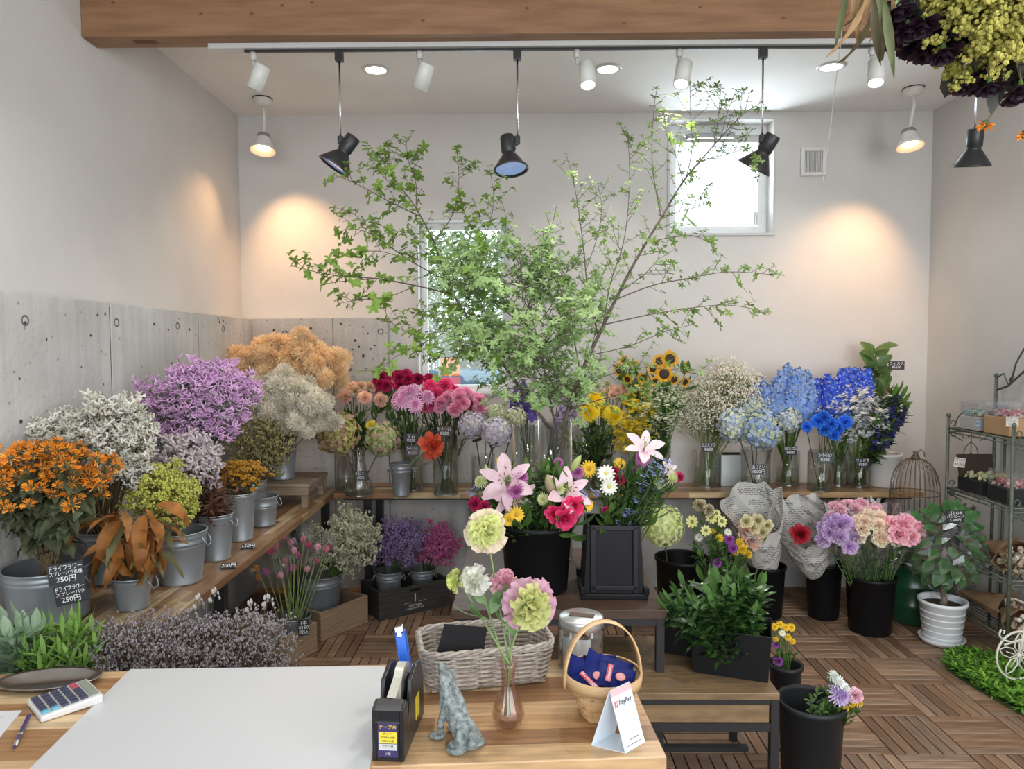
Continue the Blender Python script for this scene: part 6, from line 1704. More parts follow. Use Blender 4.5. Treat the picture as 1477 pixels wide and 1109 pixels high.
for nm, lab, px, py, dy, s, m, f in FB:
    hd = at(px, py, SY + dy); f = Vector(f).normalized(); hd = hd - f * s * .35
    flower(nm, lab, 'flower', SB + Vector(((px - 886) * .0004, rnd.uniform(-.03, .03), 0)), hd, s, m, dark_stem, .003, f, leaves=LL, calyx='lily' not in nm)
for i, (px, py) in enumerate(((925, 716), (951, 672), (908, 738), (960, 660))):
    hd = at(px, py - 4, SY - .05); t = thing('bellflower', 'blue bellflower stem in the square bucket, ' + ['in the middle', 'high beside the lily', 'lowest', 'topmost'][i], 'flower', SB); e = hd - SB
    s = obj('flower_spray', bell[0], t, None, aim_rot(e), e.length); obj('florets', bell[1], s, kind='stuff')
fo2 = [T_leafy(green_stem, [leaf_mid, leaf_dark], s, 30, .11, .20, .35, .4, 3, up=1.2) for s in (13, 14)]
spray_bunch('bucket_foliage_bunch', 'leafy green stems filling the square bucket', 'leaves', SB, .07, *el(908, 708, SY + .02, 44, 40, .11), 46, fo2, 42, lo=-.1, cname='leaves', kind=None)

# ---- floor buckets to the right of the table
def floor_pot(px, yf, hw, yr, label, **k):
    p = on(px, yf, .002); p.z = .002; r = hw * p.y / FPX; h = (yf - yr) * p.y / FPX
    pot(p, r, h, label, **k); return p, r, h
def pot_at(px, yr, hw, h, label, Yp=None, **k):
    """pot on the floor whose rim centre (height h) is seen at (px, yr)"""
    p = on(px, yr, h); p.z = .002; pot(p, hw * p.y / FPX, h, label, **k); return p, hw * p.y / FPX, h
bA = pot_at(984, 803, 38, .46, 'black floor bucket behind the glossy leaf planter, with the green snowball flower')
bB = pot_at(1040, 832, 34, .40, 'black floor bucket of mixed yellow and purple chrysanthemums')
bC = floor_pot(1105, 887, 26, 812, 'slim black floor bucket under the newspaper-wrapped roses')
bD = floor_pot(1187, 889, 25, 808, 'slim black floor bucket under the second newspaper bundle')
bE = floor_pot(1254, 909, 34, 826, 'large black floor bucket of wrapped pink and lilac flowers')
snow = T_hydrangea(petm('snowball', ('#d8e29a', '#e4ebb4'), ('#c8d684', '#d8e29a'), ('#eaf0c4', '#d8e29a')), 230, 9, .105)
sbp = Vector((bA[0].x - .04, bA[0].y, .1))
flower('green_snowball', 'large lime green snowball flower beside the square black bucket', 'flower', sbp, at(956, 762, bA[0].y - .05), .118, snow, dark_stem, .004, (-.2, -1, .5), calyx=False, leaves=(mid_leaf, 3, .08, .6, .9))
popp = T_daisy([fm('pale_yellow', '#e3df8c', '#ecebaa'), fm('olive_eye', '#8f9440')], 9, .62, 5, 1)
mum_s = T_mum(petm('mum_lemon', ('#e8c52c', '#f0d24a'), ('#d9b420', '#e8c52c')), 60, 7, .2, 95)
mum_v = T_mum(petm('mum_violet', ('#9a4aa6', '#ae62b8'), ('#843a90', '#9a4aa6')), 80, 8, .2, 100)
mum_b = T_carnation(petm('faded', ('#c9c0a0', '#d8d2b8'), ('#b8ac86', '#c9c0a0')), 40, 11)
bb = Vector((bB[0].x, bB[0].y, .08)); by_ = bB[0].y
for i, (nm, lab, px, py, s, m) in enumerate((
    ('pale_poppy', 'pale yellow cupped bloom, lowest of the five', 998, 752, .036, popp), ('pale_poppy', 'pale yellow cupped bloom near the faded beige ones', 1026, 747, .034, popp), ('pale_poppy', 'pale yellow cupped bloom at the outer edge', 1041, 752, .036, popp), ('pale_poppy', 'pale yellow cupped bloom between two others', 1018, 765, .034, popp), ('pale_poppy', 'small pale yellow cupped bloom at the back', 1034, 741, .026, popp),
    ('faded_flower', 'faded beige ruffled bloom on top, first', 1009, 728, .040, mum_b), ('faded_flower', 'faded beige ruffled bloom on top, second', 1021, 735, .034, mum_b),
    ('lemon_chrysanthemum', 'yellow chrysanthemum under the pale cups', 1028, 767, .022, mum_s), ('lemon_chrysanthemum', 'yellow chrysanthemum in the centre of the mixed bunch', 1038, 776, .024, mum_s), ('lemon_chrysanthemum', 'yellow chrysanthemum at the outer edge, upper', 1066, 783, .030, mum_s), ('lemon_chrysanthemum', 'yellow chrysanthemum at the outer edge, middle', 1071, 792, .030, mum_s), ('lemon_chrysanthemum', 'yellow chrysanthemum at the outer edge, lower', 1078, 799, .028, mum_s), ('lemon_chrysanthemum', 'yellow chrysanthemum under the violet ones', 1061, 797, .022, mum_s),
    ('violet_chrysanthemum', 'violet chrysanthemum, highest of the four', 1052, 778, .030, mum_v), ('violet_chrysanthemum', 'violet chrysanthemum, beside the yellow edge', 1057, 790, .034, mum_v), ('violet_chrysanthemum', 'violet chrysanthemum, lower middle', 1038, 797, .034, mum_v), ('violet_chrysanthemum', 'violet chrysanthemum, lowest over the leaves', 1034, 812, .030, mum_v),
    ('white_chrysanthemum', 'white small bloom above the violet ones', 1050, 768, .024, dz_w), ('white_chrysanthemum', 'white small bloom at the inner edge', 1008, 775, .024, dz_w))):
    flower(nm, lab, 'flower', bb + Vector((rnd.uniform(-.04, .04), rnd.uniform(-.04, .04), 0)), at(px, py, by_ - .04 + rnd.uniform(-.05, .05)), s, m, green_stem, .002, (rnd.uniform(-.4, .4), -1, rnd.uniform(0, .5)), leaves=(mid_leaf, 4, .06, .5, .95), group='mixed blooms in the chrysanthemum bucket')
spray_bunch('bucket_foliage_bunch', 'small-leaved green foliage under the mixed chrysanthemums', 'leaves', bb, .06, *el(1035, 800, by_, 34, 28, .10), 20, fo, 43, cname='leaves', kind=None)

# newspaper cones
news = mat('newsprint', (.50, .49, .46), .8)
n, l = nt(news); b_ = n['Principled BSDF']; tc = n['Texture Coordinate']
def _news():
    vo = n.new('ShaderNodeTexBrick'); vo.inputs['Scale'].default_value = 1; vo.inputs['Brick Width'].default_value = .026; vo.inputs['Row Height'].default_value = .012; vo.inputs['Mortar Size'].default_value = .0030; vo.inputs['Bias'].default_value = 0
    vo.inputs['Color1'].default_value = (.12, .12, .12, 1); vo.inputs['Color2'].default_value = (.30, .29, .28, 1); vo.inputs['Mortar'].default_value = (.56, .55, .52, 1)
    nz = n.new('ShaderNodeTexNoise'); nz.inputs['Scale'].default_value = 14; nz.inputs['Detail'].default_value = 1
    cr = n.new('ShaderNodeValToRGB'); cr.color_ramp.interpolation = 'CONSTANT'; e = cr.color_ramp.elements
    e[0].color = (0, 0, 0, 1); e[1].position = .52; e[1].color = (1, 1, 1, 1)
    mx = n.new('ShaderNodeMix'); mx.data_type = 'RGBA'; mx.inputs[7].default_value = (.54, .53, .50, 1)
    mp = n.new('ShaderNodeMapping'); mp.inputs['Rotation'].default_value = (R(90), R(15), 0)
    l.new(tc.outputs['Object'], mp.inputs[0]); l.new(mp.outputs[0], vo.inputs[0]); l.new(tc.outputs['Object'], nz.inputs[0]); l.new(nz.outputs['Fac'], cr.inputs[0]); l.new(cr.outputs[0], mx.inputs[0]); l.new(vo.outputs[0], mx.inputs[6]); l.new(mx.outputs[2], b_.inputs['Base Color'])
_news()
def paper_cone(name, label, base, top, r0, r1, m, seed, open_front=.0, flare=1.2, jag=.04, thick=.0012, cat='paper wrap', crumple=.012, lift=.0, arc=1.0, parts='paper_sheet'):
    rg = random.Random(seed); t = thing(name, label, cat, base)
    d = Vector(top) - Vector(base); L = d.length; M = aim_rot(d)
    N, K = 22, 9; vs = []
    # the rim drops towards the viewer so that the flowers show
    inv = M.to_3x3().inverted(); vf = inv @ Vector((0, -1, 0)); fa = math.atan2(vf.y, vf.x)
    for k in range(K + 1):
        f = k / K
        for i in range(N):
            a = 2 * PI * arc * i / N; low = max(0, math.cos(a - fa)) * open_front
            ff = f * (1 - low)
            rr = r0 + (r1 - r0) * ff ** flare + rg.uniform(-1, 1) * crumple * ff
            z = ff * L + (rg.uniform(-jag, jag) + lift * (1 - math.cos(a - fa)) * .5 if k == K else 0)
            vs.append(M @ Vector((rr * math.cos(a), rr * math.sin(a), z)))
    fs = [(k * N + i, k * N + (i + 1) % N, (k + 1) * N + (i + 1) % N, (k + 1) * N + i) for k in range(K) for i in range(N)]
    q = MB(); q.add(vs, fs); o = q.build(parts, m, t, False)
    if m is not wrap_m:
        sm = o.modifiers.new('thickness', 'SOLIDIFY'); sm.thickness = thick
    return t
rose_c = T_rose(petm('rose_cream', ('#d9d2a8', '#e6dcb8'), ('#c9cf94', '#d9d2a8')), 7, .5)
rose_pk = T_rose(petm('rose_blush', ('#e0b49a', '#e9c4ae'), ('#d99a8a', '#e0b49a')), 8, .55)
cb_ = Vector((bC[0].x, bC[0].y, .12))
paper_cone('newspaper_wrap', 'newspaper cone wrapped around cream roses', cb_ + Vector((0, 0, .12)), at(1088, 728, bC[0].y - .10), .045, .185, news, 1, .32, .8, .03, lift=.05, crumple=.02)
for i, (px, py, s, m) in enumerate(((1076, 752, .036, rose_c), (1093, 751, .036, rose_c), (1086, 761, .034, rose_c), (1074, 767, .034, rose_pk), (1099, 768, .034, rose_c), (1083, 780, .042, rose_pk), (1107, 758, .028, rose_c), (1104, 776, .030, rose_c))):
    flower('cream_rose', ('blush' if m is rose_pk else 'cream') + ' rose in the newspaper cone, ' + ORD[i] + ' counted from its top corner', 'flower', cb_, at(px, py, bC[0].y - .16), s * 1.1, m, green_stem, .0025, (-.1, -1, .35), group='cream roses in newspaper')
db_ = Vector((bD[0].x, bD[0].y, .12))
paper_cone('newspaper_wrap', 'crumpled newspaper bundle showing a red bloom through its side', db_ + Vector((-.05, 0, .14)), at(1152, 738, bD[0].y - .16), .05, .18, news, 2, .3, .7, .03, crumple=.022)
paper_cone('newspaper_wrap', 'dark crumpled newspaper tuft between the red bloom and the lilac carnations', db_ + Vector((.02, .03, .12)), at(1184, 766, bD[0].y + .02), .04, .11, news, 5, .2, .8, .03, crumple=.02)
flower('red_rose', 'deep red bloom inside the crumpled newspaper bundle', 'flower', db_, at(1154, 770, bD[0].y - .25), .05, T_rose(petm('rose_red', ('#a8142a', '#b81e34'), ('#8a0f20', '#a8142a')), 9, .7), green_stem, .0025, (0, -1, .2))
# wrapped pinks, lilacs, peach and roses in the big bucket
eb = Vector((bE[0].x, bE[0].y, .1)); ey = bE[0].y
car_lil = T_carnation(petm('car_lilac', ('#e4caee', '#eedaf4'), ('#d6b4e4', '#e4caee')), 46, 12)
car_ros = T_carnation(petm('car_rose', ('#f8d4de', '#fce4ea'), ('#f2c0ce', '#f8d4de')), 46, 13)
car_yel = T_carnation(petm('car_straw', ('#f3ebcc', '#f8f3de'), ('#f3dcc6', '#f8e8d8')), 46, 14)
rose_p = T_rose(petm('rose_pink', ('#fab8c8', '#fdd0da'), ('#f4a0b6', '#fab8c8')), 10, .6)
bunch(16, eb + Vector((-.06, 0, 0)), .04, at(1212, 778, ey - .06), (.085, .07, .105), 'lilac_carnation', 'lilac carnation wrapped in clear film in the large floor bucket', 'flower', .048, car_lil, seed=51, stem=green_stem)
bunch(20, eb, .05, at(1232, 745, ey + .04), (.14, .07, .065), 'rose_pink_carnation', 'soft pink carnation wrapped in clear film in the large floor bucket', 'flower', .042, car_ros, seed=52, stem=green_stem)
bunch(20, eb + Vector((.02, 0, 0)), .05, at(1262, 771, ey - .08), (.12, .08, .10), 'straw_carnation', 'straw and peach carnation wrapped in clear film in the large floor bucket', 'flower', .048, car_yel, seed=53, stem=green_stem)
bunch(9, eb + Vector((.06, 0, 0)), .04, at(1300, 768, ey - .16), (.075, .06, .055), 'pink_rose', 'pink rose of the wrapped group nearest the green drum', 'flower', .048, rose_p, seed=54, stem=green_stem)
spray_bunch('bucket_foliage_bunch', 'green stems and leaves inside the clear wraps of the large floor bucket', 'leaves', eb, .07, *el(1250, 805, ey, 44, 26, .10), 26, fo, 55, cname='leaves', kind=None)
film = glassy('clear_film', (.985, .99, .99), .05, .4, .08, .02)
for i, (px, py, r1, off, sd, lab) in enumerate(((1206, 752, .115, -.06, 61, 'around the lilac carnations'), (1262, 742, .15, .0, 62, 'around the straw carnations'), (1312, 752, .10, .06, 63, 'around the pink roses'))):
    paper_cone('clear_film_wrap', 'crinkled clear film wrap ' + lab, eb + Vector((off, 0, .22)), at(px, py, ey - .05), .04, r1, film, sd, .25, .8, .05, crumple=.02, lift=.05, parts='film_sheet')
paper_cone('white_paper_wrap', 'white tissue paper corner standing behind the pink carnations', eb + Vector((.04, .1, .25)), at(1290, 736, ey + .16), .03, .10, mat('tissue', (.62, .64, .64), .7, trans=.3), 64, .3, .9, .05)
# potted rubber plant in clear wrap
pp = on(1358, 926, .002); pp.z = .002
wp_m = mat('white_pot_ribbed', (.72, .75, .77), .3)
rp = 31 * pp.y / FPX; hp = .235
wpt = pot(Vector((pp.x, pp.y, .012)), rp, hp, 'white ribbed round pot standing in a white saucer', rb=rp * .78, name='white_pot', m=wp_m, cat='pot')
for k in range(5):
    q = MB(); zz = hp * (.15 + .15 * k); r_ = rp * (.78 + .22 * zz / hp) + .0006; q.lathe([(r_, zz - .004), (r_ + .0016, zz), (r_, zz + .004)], 36); q.build('pot_ridge', wp_m, wpt, True)
sa = thing('saucer', 'white saucer under the ribbed white pot', 'saucer', (pp.x, pp.y, .001))
q = MB(); q.lathe([(0, .004), (rp * .85, .004), (rp * 1.0, .034), (rp * .97, .036), (rp * .84, .010), (0, .010)], 40); q.build('dish', wp_m, sa, True)
q = MB(); q.lathe([(0, hp - .03), (rp * .92, hp - .035)], 24); q.build('soil', MATS['soil'], wpt)
rub = thing('wrapped_rubber_plant', 'round-headed potted plant wrapped in crinkled clear film', 'plant', (pp.x, pp.y, hp - .02))
cc = at(1362, 790, pp.y) - Vector((pp.x, pp.y, hp - .02))
q = MB(); q.tube([(0, 0, 0), (.01, 0, .03), (-.005, 0, .08), (.004, 0, cc.z * .6), (cc.x, 0, cc.z)], [.024, .017, .014, .012, .009], 8); q.build('trunk', mat('plant_bark', (.20, .16, .12), .8), rub, True)
rl = T_leaf(fm('rubber_leaf', '#3f6a3c', '#54804a', .3), .58, .8, 4, .15, .02)
rg = random.Random(71)
for i in range(64):
    v_ = sph(i, 64, -.8, 1); q_ = Vector((cc.x + .012 + v_.x * .112, v_.y * .12, cc.z + .0 + v_.z * .17))
    obj('leaf', rl, rub, q_, leaf_rot(v_ + Vector((0, 0, -.2)), v_ + Vector((0, -.6, .6))), rg.uniform(.09, .13))
for (px, py) in ((1365, 728), (1345, 736), (1385, 730), (1400, 742), (1330, 745)):
    q_ = at(px, py, pp.y) - Vector((pp.x, pp.y, hp - .02)); obj('leaf', rl, rub, q_ - Vector((0, 0, .06)), leaf_rot((rg.uniform(-.4, .4), 0, 1), (0, -1, .2)), .11)
q = MB(); rr = random.Random(4); N, K = 26, 14; vs = []
for k in range(K + 1):
    f = k / K; rad_ = .02 + .19 * math.sin(min(1, f * 1.15) * PI * .80) if f < .95 else .10
    for i in range(N):
        a = 2 * PI * i / N; c_ = 1 + rr.uniform(-.13, .13) + .06 * math.sin(7 * a + k)
        vs.append((cc.x * f + rad_ * c_ * math.cos(a), rad_ * c_ * math.sin(a), .05 + (cc.z + .20 - .05) * f + rr.uniform(-.008, .008)))
q.add(vs, [(k * N + i, k * N + (i + 1) % N, (k + 1) * N + (i + 1) % N, (k + 1) * N + i) for k in range(K) for i in range(N)])
q.build('clear_film', glassy('crinkle_film', (.975, .985, .985), .07, .55, .07, .015), rub)
card_at(1378, 745, pp.y - .20, 27, 18, ['ゴムの木', 'バンビーノ', '5,500円'], 'black price card on the film-wrapped plant', (0, 0, R(2)), clip=False)
# foreground floor buckets
bF = pot_at(1133, 957, 23, .26, 'small black floor bucket of yellow button chrysanthemums', m=mat('dark_grey_plastic', (.016, .018, .02), .45, spec=.3))
bG = pot_at(1170, 1010, 46, .37, 'large black floor bucket at the bench end with a pastel bouquet', m=MATS['dark_grey_plastic'])
fb_ = Vector((bF[0].x, bF[0].y, .05)); gb_ = Vector((bG[0].x, bG[0].y, .08))
for i, (px, py, s, m, w) in enumerate(((1117, 904, .020, mum_s, 'yellow'), (1125, 901, .020, mum_s, 'yellow'), (1133, 905, .020, mum_s, 'yellow'), (1141, 905, .022, mum_s, 'yellow'), (1119, 922, .014, mum_s, 'yellow'), (1136, 919, .018, mum_s, 'yellow'), (1143, 925, .014, mum_s, 'yellow'), (1128, 913, .016, dz_w, 'white'), (1122, 954, .026, mum_v, 'violet'), (1119, 930, .018, mum_v, 'violet'))):
    flower('button_chrysanthemum', w + ' button chrysanthemum in the small floor bucket, ' + ORD[i] + ' of its bunch', 'flower', fb_, at(px, py, fb_.y - .03), s, m, green_stem, .0018, (0, -1, .6), leaves=(mid_leaf, 4, .045, .5, .95), group='button chrysanthemums in the small floor bucket')
rose_w = T_mum(petm('mum_white', ('#dfe3e2', '#eceeed'), ('#d4dcc0', '#dfe3e2')), 80, 21, .2, 100)
mum_l = T_mum(petm('mum_lilac', ('#b9a0cc', '#cbb6da'), ('#a88cc0', '#b9a0cc')), 100, 22, .17, 100)
for i, (px, py, s, m, lab) in enumerate(((1202, 975, .024, rose_w, 'white bloom, top of the pastel bouquet'), (1208, 984, .030, rose_w, 'white bloom, second in the pastel bouquet'), (1218, 992, .022, rose_w, 'small white bloom beside the lilac one in the pastel bouquet'), (1210, 1002, .042, mum_l, 'largest lilac bloom of the pastel bouquet'), (1205, 990, .028, mum_l, 'smaller lilac bloom above the large one'), (1232, 1003, .030, car_ros, 'pink bloom at the outer end of the pastel bouquet'), (1238, 1014, .020, mum_s, 'yellow bloom under the pink one in the pastel bouquet'), (1228, 1016, .016, mum_s, 'small yellow bloom in the pastel bouquet'), (1219, 1021, .018, mum_s, 'lowest yellow bloom of the pastel bouquet'))):
    flower('pastel_flower', lab, 'flower', gb_, at(px, py, gb_.y - .06), s, m, green_stem, .0022, (.4, -.9, .5), leaves=(mid_leaf, 5, .055, .6, .97), group='pastel bouquet in the large floor bucket')
spray_bunch('bucket_foliage_bunch', 'small green leaves of the pastel bouquet at the bucket rim', 'leaves', gb_, .05, *el(1196, 1015, gb_.y - .03, 22, 20, .06), 9, fo, 56, cname='leaves', kind=None)
# glossy leaf planter on the bench
a = on(999, 970, ZT2 + .001); b = on(1108, 986, ZT2 + .001); w = (b - a).length; rot = math.atan2((b - a).y, (b - a).x)
n_ = Vector((-math.sin(rot), math.cos(rot), 0)); c = (a + b) / 2 + n_ * .09
plt_ = thing('leaf_planter', 'black rectangular planter of glossy dark leaves on the oak bench', 'planter', (c.x, c.y, ZT2 + .001), (0, 0, rot))
wb2, wt, db, dt, hb = w / 2, w / 2 + .010, .085, .10, .175
v_ = [(-wb2, -db, 0), (wb2, -db, 0), (wb2, db, 0), (-wb2, db, 0), (-wt, -dt, hb), (wt, -dt, hb), (wt, dt, hb), (-wt, dt, hb)]
v_ += [(x * .97, y * .95, hb) for x, y, z in v_[4:]] + [(x * .96, y * .94, .01) for x, y, z in v_[:4]]
q = MB(); q.add(v_, [(3, 2, 1, 0), (0, 1, 5, 4), (1, 2, 6, 5), (2, 3, 7, 6), (3, 0, 4, 7), (4, 5, 9, 8), (5, 6, 10, 9), (6, 7, 11, 10), (7, 4, 8, 11), (8, 9, 13, 12), (9, 10, 14, 13), (10, 11, 15, 14), (11, 8, 12, 15), (12, 13, 14, 15)])
q.build('planter_wall', mat('planter_black', (.007, .008, .009), .4, spec=.3), plt_, bevel=.002)
gl1 = fm('glossy_leaf', '#24401f', '#37562c', .22, rand=.25, coat=.3); gl2 = fm('glossy_leaf2', '#3d6130', '#56793d', .25, coat=.2)
go = [T_leafy(dark_stem, [gl1, gl2], s, 26, .23, .42, .15, .5, 4, up=.9) for s in (21, 22, 23)]
pb = Vector((c.x, c.y, ZT2 + .03))
spray_bunch('glossy_foliage_bunch', 'dense glossy dark green leafy stems spilling from the black planter', 'leaves', pb, .10, *el(1032, 872, c.y, 66, 44, .13), 46, go, 57, lo=-.15, cname='leaves', kind=None, cross=-.6)
a2 = on(975, 925, ZT2)
pl2 = thing('black_tub', 'plain black tub behind the glossy leaf planter', 'tub', (c.x - .16, c.y + .16, ZT2 + .001), (0, 0, rot))
q = MB(); q.add(v_, [(3, 2, 1, 0), (0, 1, 5, 4), (1, 2, 6, 5), (2, 3, 7, 6), (3, 0, 4, 7), (4, 5, 9, 8), (5, 6, 10, 9), (6, 7, 11, 10), (7, 4, 8, 11), (8, 9, 13, 12), (9, 10, 14, 13), (10, 11, 15, 14), (11, 8, 12, 15), (12, 13, 14, 15)])
q.v = [(x * .6, y * .6, z) for x, y, z in q.v]; q.build('tub_wall', MATS['planter_black'], pl2, bevel=.002)
# ================================================================ WIRE RACK, MOSS, BICYCLE
rack_m = mat('rack_green_metal', (.085, .105, .08), .5, .3, col2=(.13, .15, .11), scale=40)
RX0, RX1, RY0, RY1 = 2.50, 2.77, 3.62, 4.17
rk = thing('wire_rack', 'tall sage green scrollwork metal rack standing along the side wall', 'rack', (RX0, RY0, 0))
def P3(x, y, z): return (x - RX0, y - RY0, z)
tiers = [1.18, .83, .455, .155]
zf = 1.25; zbk = 1.48
for x, y, zt in ((RX0, RY0, zf), (RX0, RY1, zf), (RX1, RY0, zbk), (RX1, RY1, zbk)):
    q = MB(); q.tube([P3(x, y, 0), P3(x, y, zt)], .009, 8); q.blob(P3(x, y, zt + .006), .013, 8, 5); q.build('post', rack_m, rk, True)
q = MB(); q.tube([P3(RX1, RY1 - .09, 0), P3(RX1, RY1 - .09, 1.18)], .008, 8); q.build('post', rack_m, rk, True)
for z in tiers:
    q = MB()
    for a_, b_ in (((RX0, RY0), (RX0, RY1)), ((RX1, RY0), (RX1, RY1)), ((RX0, RY0), (RX1, RY0)), ((RX0, RY1), (RX1, RY1))):
        q.tube([P3(*a_, z), P3(*b_, z)], .006, 6); q.tube([P3(*a_, z - .022), P3(*b_, z - .022)], .004, 6)
    q.build('tier_frame', rack_m, rk, True)
    for i in range(1, 9):
        x = RX0 + (RX1 - RX0) * i / 9; q = MB(); q.tube([P3(x, RY0, z), P3(x, RY1, z)], .0028, 5, False); q.build('shelf_wire', rack_m, rk)
def scroll(c, r, a0, a1, ax, ay, k=14, grow=1.0):
    c = Vector(c); pts = []
    for i in range(k + 1):
        t = i / k; a = a0 + (a1 - a0) * t; rr_ = r * (1 + (grow - 1) * t); pts.append(c + Vector(ax) * math.cos(a) * rr_ + Vector(ay) * math.sin(a) * rr_)
    return pts
def scroll_panel(org, ax, w, z, label='scroll'):
    """paired C-scrolls under a tier bar, between two posts"""
    ax = Vector(ax); up = Vector((0, 0, 1)); o = Vector(org)
    for s, ox in ((1, 0), (-1, w)):
        q = MB(); q.tube(scroll(o + ax * (ox + s * .030) + up * (z - .035), .012, -PI * 1.2, PI * .9, ax * s, up, 16, 1.5), .0032, 5)
        q.tube([o + ax * (ox + s * .01) + up * (z - .03), o + ax * (ox + s * .05) + up * (z - .055), o + ax * (ox + s * .085) + up * (z - .075)], .0032, 5)
        q.build('scroll', rack_m, rk, True)
        q = MB(); q.tube(scroll(o + ax * (ox + s * .028) + up * (z + .03), .012, PI * 1.2, -PI * .5, ax * s, up, 14, 1.4), .0032, 5); q.build('scroll', rack_m, rk, True)
for y in (RY0, RY1):
    for z in (1.18, .83, .455):
        scroll_panel(P3(RX0, y, 0), (1, 0, 0), RX1 - RX0, z)
# central heart ornament of the far end panel
def heart(y, z0):
    o = Vector(P3((RX0 + RX1) / 2, y, z0)); q = MB()
    q.tube([o, o + Vector((0, 0, -.15))], .003, 5)
    for s in (-1, 1):
        q.tube([o + Vector((s * .055, 0, -.01)), o + Vector((s * .045, 0, -.035)), o + Vector((s * .018, 0, -.032)), o + Vector((s * .012, 0, -.015))], .003, 5)
        q.tube([o + Vector((0, 0, -.055)), o + Vector((s * .03, 0, -.085)), o + Vector((s * .042, 0, -.12)), o + Vector((s * .03, 0, -.145)), o + Vector((s * .012, 0, -.14)), o + Vector((s * .004, 0, -.125))], .003, 5)
    q.build('heart_scroll', rack_m, rk, True)
heart(RY1, 1.155); heart(RY0, .80)
# arched back crest against the wall
q = MB(); ym = (RY0 + RY1) / 2
q.tube([P3(RX1, RY1, 1.40), P3(RX1, RY1 - .10, 1.43), P3(RX1, ym, 1.55), P3(RX1, RY0 + .10, 1.43), P3(RX1, RY0, 1.40)], .006, 6)
for s, y0 in ((-1, RY1), (1, RY0)):
    q.tube([P3(RX1, y0, 1.47), P3(RX1, y0 + s * .06, 1.50), P3(RX1, y0 + s * .10, 1.44)], .004, 6)
    q.tube(scroll(P3(RX1, y0 + s * .13, 1.46), .022, 0, PI * 2.2, (0, s, 0), (0, 0, 1), 18, .4), .004, 6)
    q.tube([P3(RX1, y0 + s * .12, 1.44), P3(RX1, y0 + s * .16, 1.56), P3(RX1, y0 + s * .22, 1.64), P3(RX1, ym, 1.66)], .005, 6)
q.build('crest', rack_m, rk, True)
q = MB(); q.tube(scroll(P3(RX0 + .14, RY1, 1.19), .10, 0, PI, (1, 0, 0), (0, 0, 1), 12, 1), .004, 6); q.build('end_arch', rack_m, rk, True)

acr = glassy('acrylic_case', (.97, .98, .98), .06, .45, .03, .03)
kraft = mat('kraft_paper', (.27, .165, .09), .75, col2=(.33, .205, .115), scale=12)
tagm = mat('cream_tag', (.62, .60, .53), .8); ink = mat('ink', (.05, .05, .06), .8)
def boxset(x, y, z, sx, sy, h, m, lab, caseh=.10, flora=None, fx=(.0, .0), sd=1, nm='gift_box'):
    t = thing(nm, lab, 'box', (x, y, z))
    q = MB(); q.box((0, 0, h / 2), (sx, sy, h)); q.build('box_body', m, t, bevel=.003)
    if flora:
        r = random.Random(sd); q = MB()
        for i in range(90):
            q.mi(r.randrange(len(flora))); c = (r.uniform(-sx, sx) * .42, r.uniform(-sy, sy) * .42, h + r.uniform(0, .03))
            q.blob(c, r.uniform(.006, .014), 5, 3)
        q.build('dried_flowers', flora, t, kind='stuff')
    if caseh:
        q = MB(); q.box((0, 0, h + caseh / 2), (sx * .98, sy * .98, caseh)); q.build('clear_lid', acr, t)
    return t
t1, t2, t3, t4 = tiers
fl1 = [mat('df_white', (.62, .62, .5), .8), mat('df_green', (.3, .42, .36), .8), mat('df_teal', (.28, .45, .48), .8)]
fl2 = [mat('df_pink', (.62, .33, .35), .8), mat('df_rose', (.45, .12, .15), .8), mat('df_cream', (.65, .5, .42), .8)]
fl3 = [mat('df_straw', (.55, .48, .28), .8), mat('df_sage', (.4, .42, .25), .8)]
boxset(2.63, 4.03, t1 + .007, .20, .16, .075, mat('grey_card', (.40, .39, .37), .7), 'pale grey gift box of pastel dried flowers on the top tier', .085, fl1)
boxset(2.63, 3.80, t1 + .007, .20, .20, .095, mat('tan_card', (.42, .26, .13), .7), 'tan gift box of pink dried flowers on the top tier', .075, fl2, sd=2)
bb_ = boxset(2.62, 4.00, t2 + .007, .20, .20, .075, mat('black_card', (.012, .012, .014), .6), 'open black gift box with dark lid raised on the second tier', 0, fl3, sd=3)
q = MB(); q.box((0, .10, .13), (.20, .008, .14), Matrix.Rotation(R(-14), 3, 'X')); q.build('raised_lid', mat('dark_lid', (.04, .03, .022), .25), bb_)
boxset(2.60, 3.76, t2 + .007, .16, .16, .08, MATS['black_card'], 'black box of pink dried petals under a clear cube on the second tier', .085, fl2, sd=4)
def tagcard(px, py, Y, w, h, lines, lab, rot=(0, 0, 0)):
    return price_card(at(px, py, Y), w, h, lines, lab, rot, board=tagm, ink=ink, clip=False, name='price_tag')
tagcard(1384, 667, 4.02, .062, .052, ['プリザ', '¥3,850'], 'cream price tag tied in front of the raised dark lid', (0, R(8), 0))
tagcard(1460, 608, 3.62, .062, .05, ['プリザーブド', 'フラワー', '¥2,200'], 'cream price tag in front of the tan gift box')
price_card(at(1411, 611, 3.86), .026, .026, ['880'], 'tiny pale blue tag on the pale grey gift box', (0, R(5), 0), board=mat('tag_blue', (.30, .42, .55), .7), ink=ink, clip=False, name='price_tag')
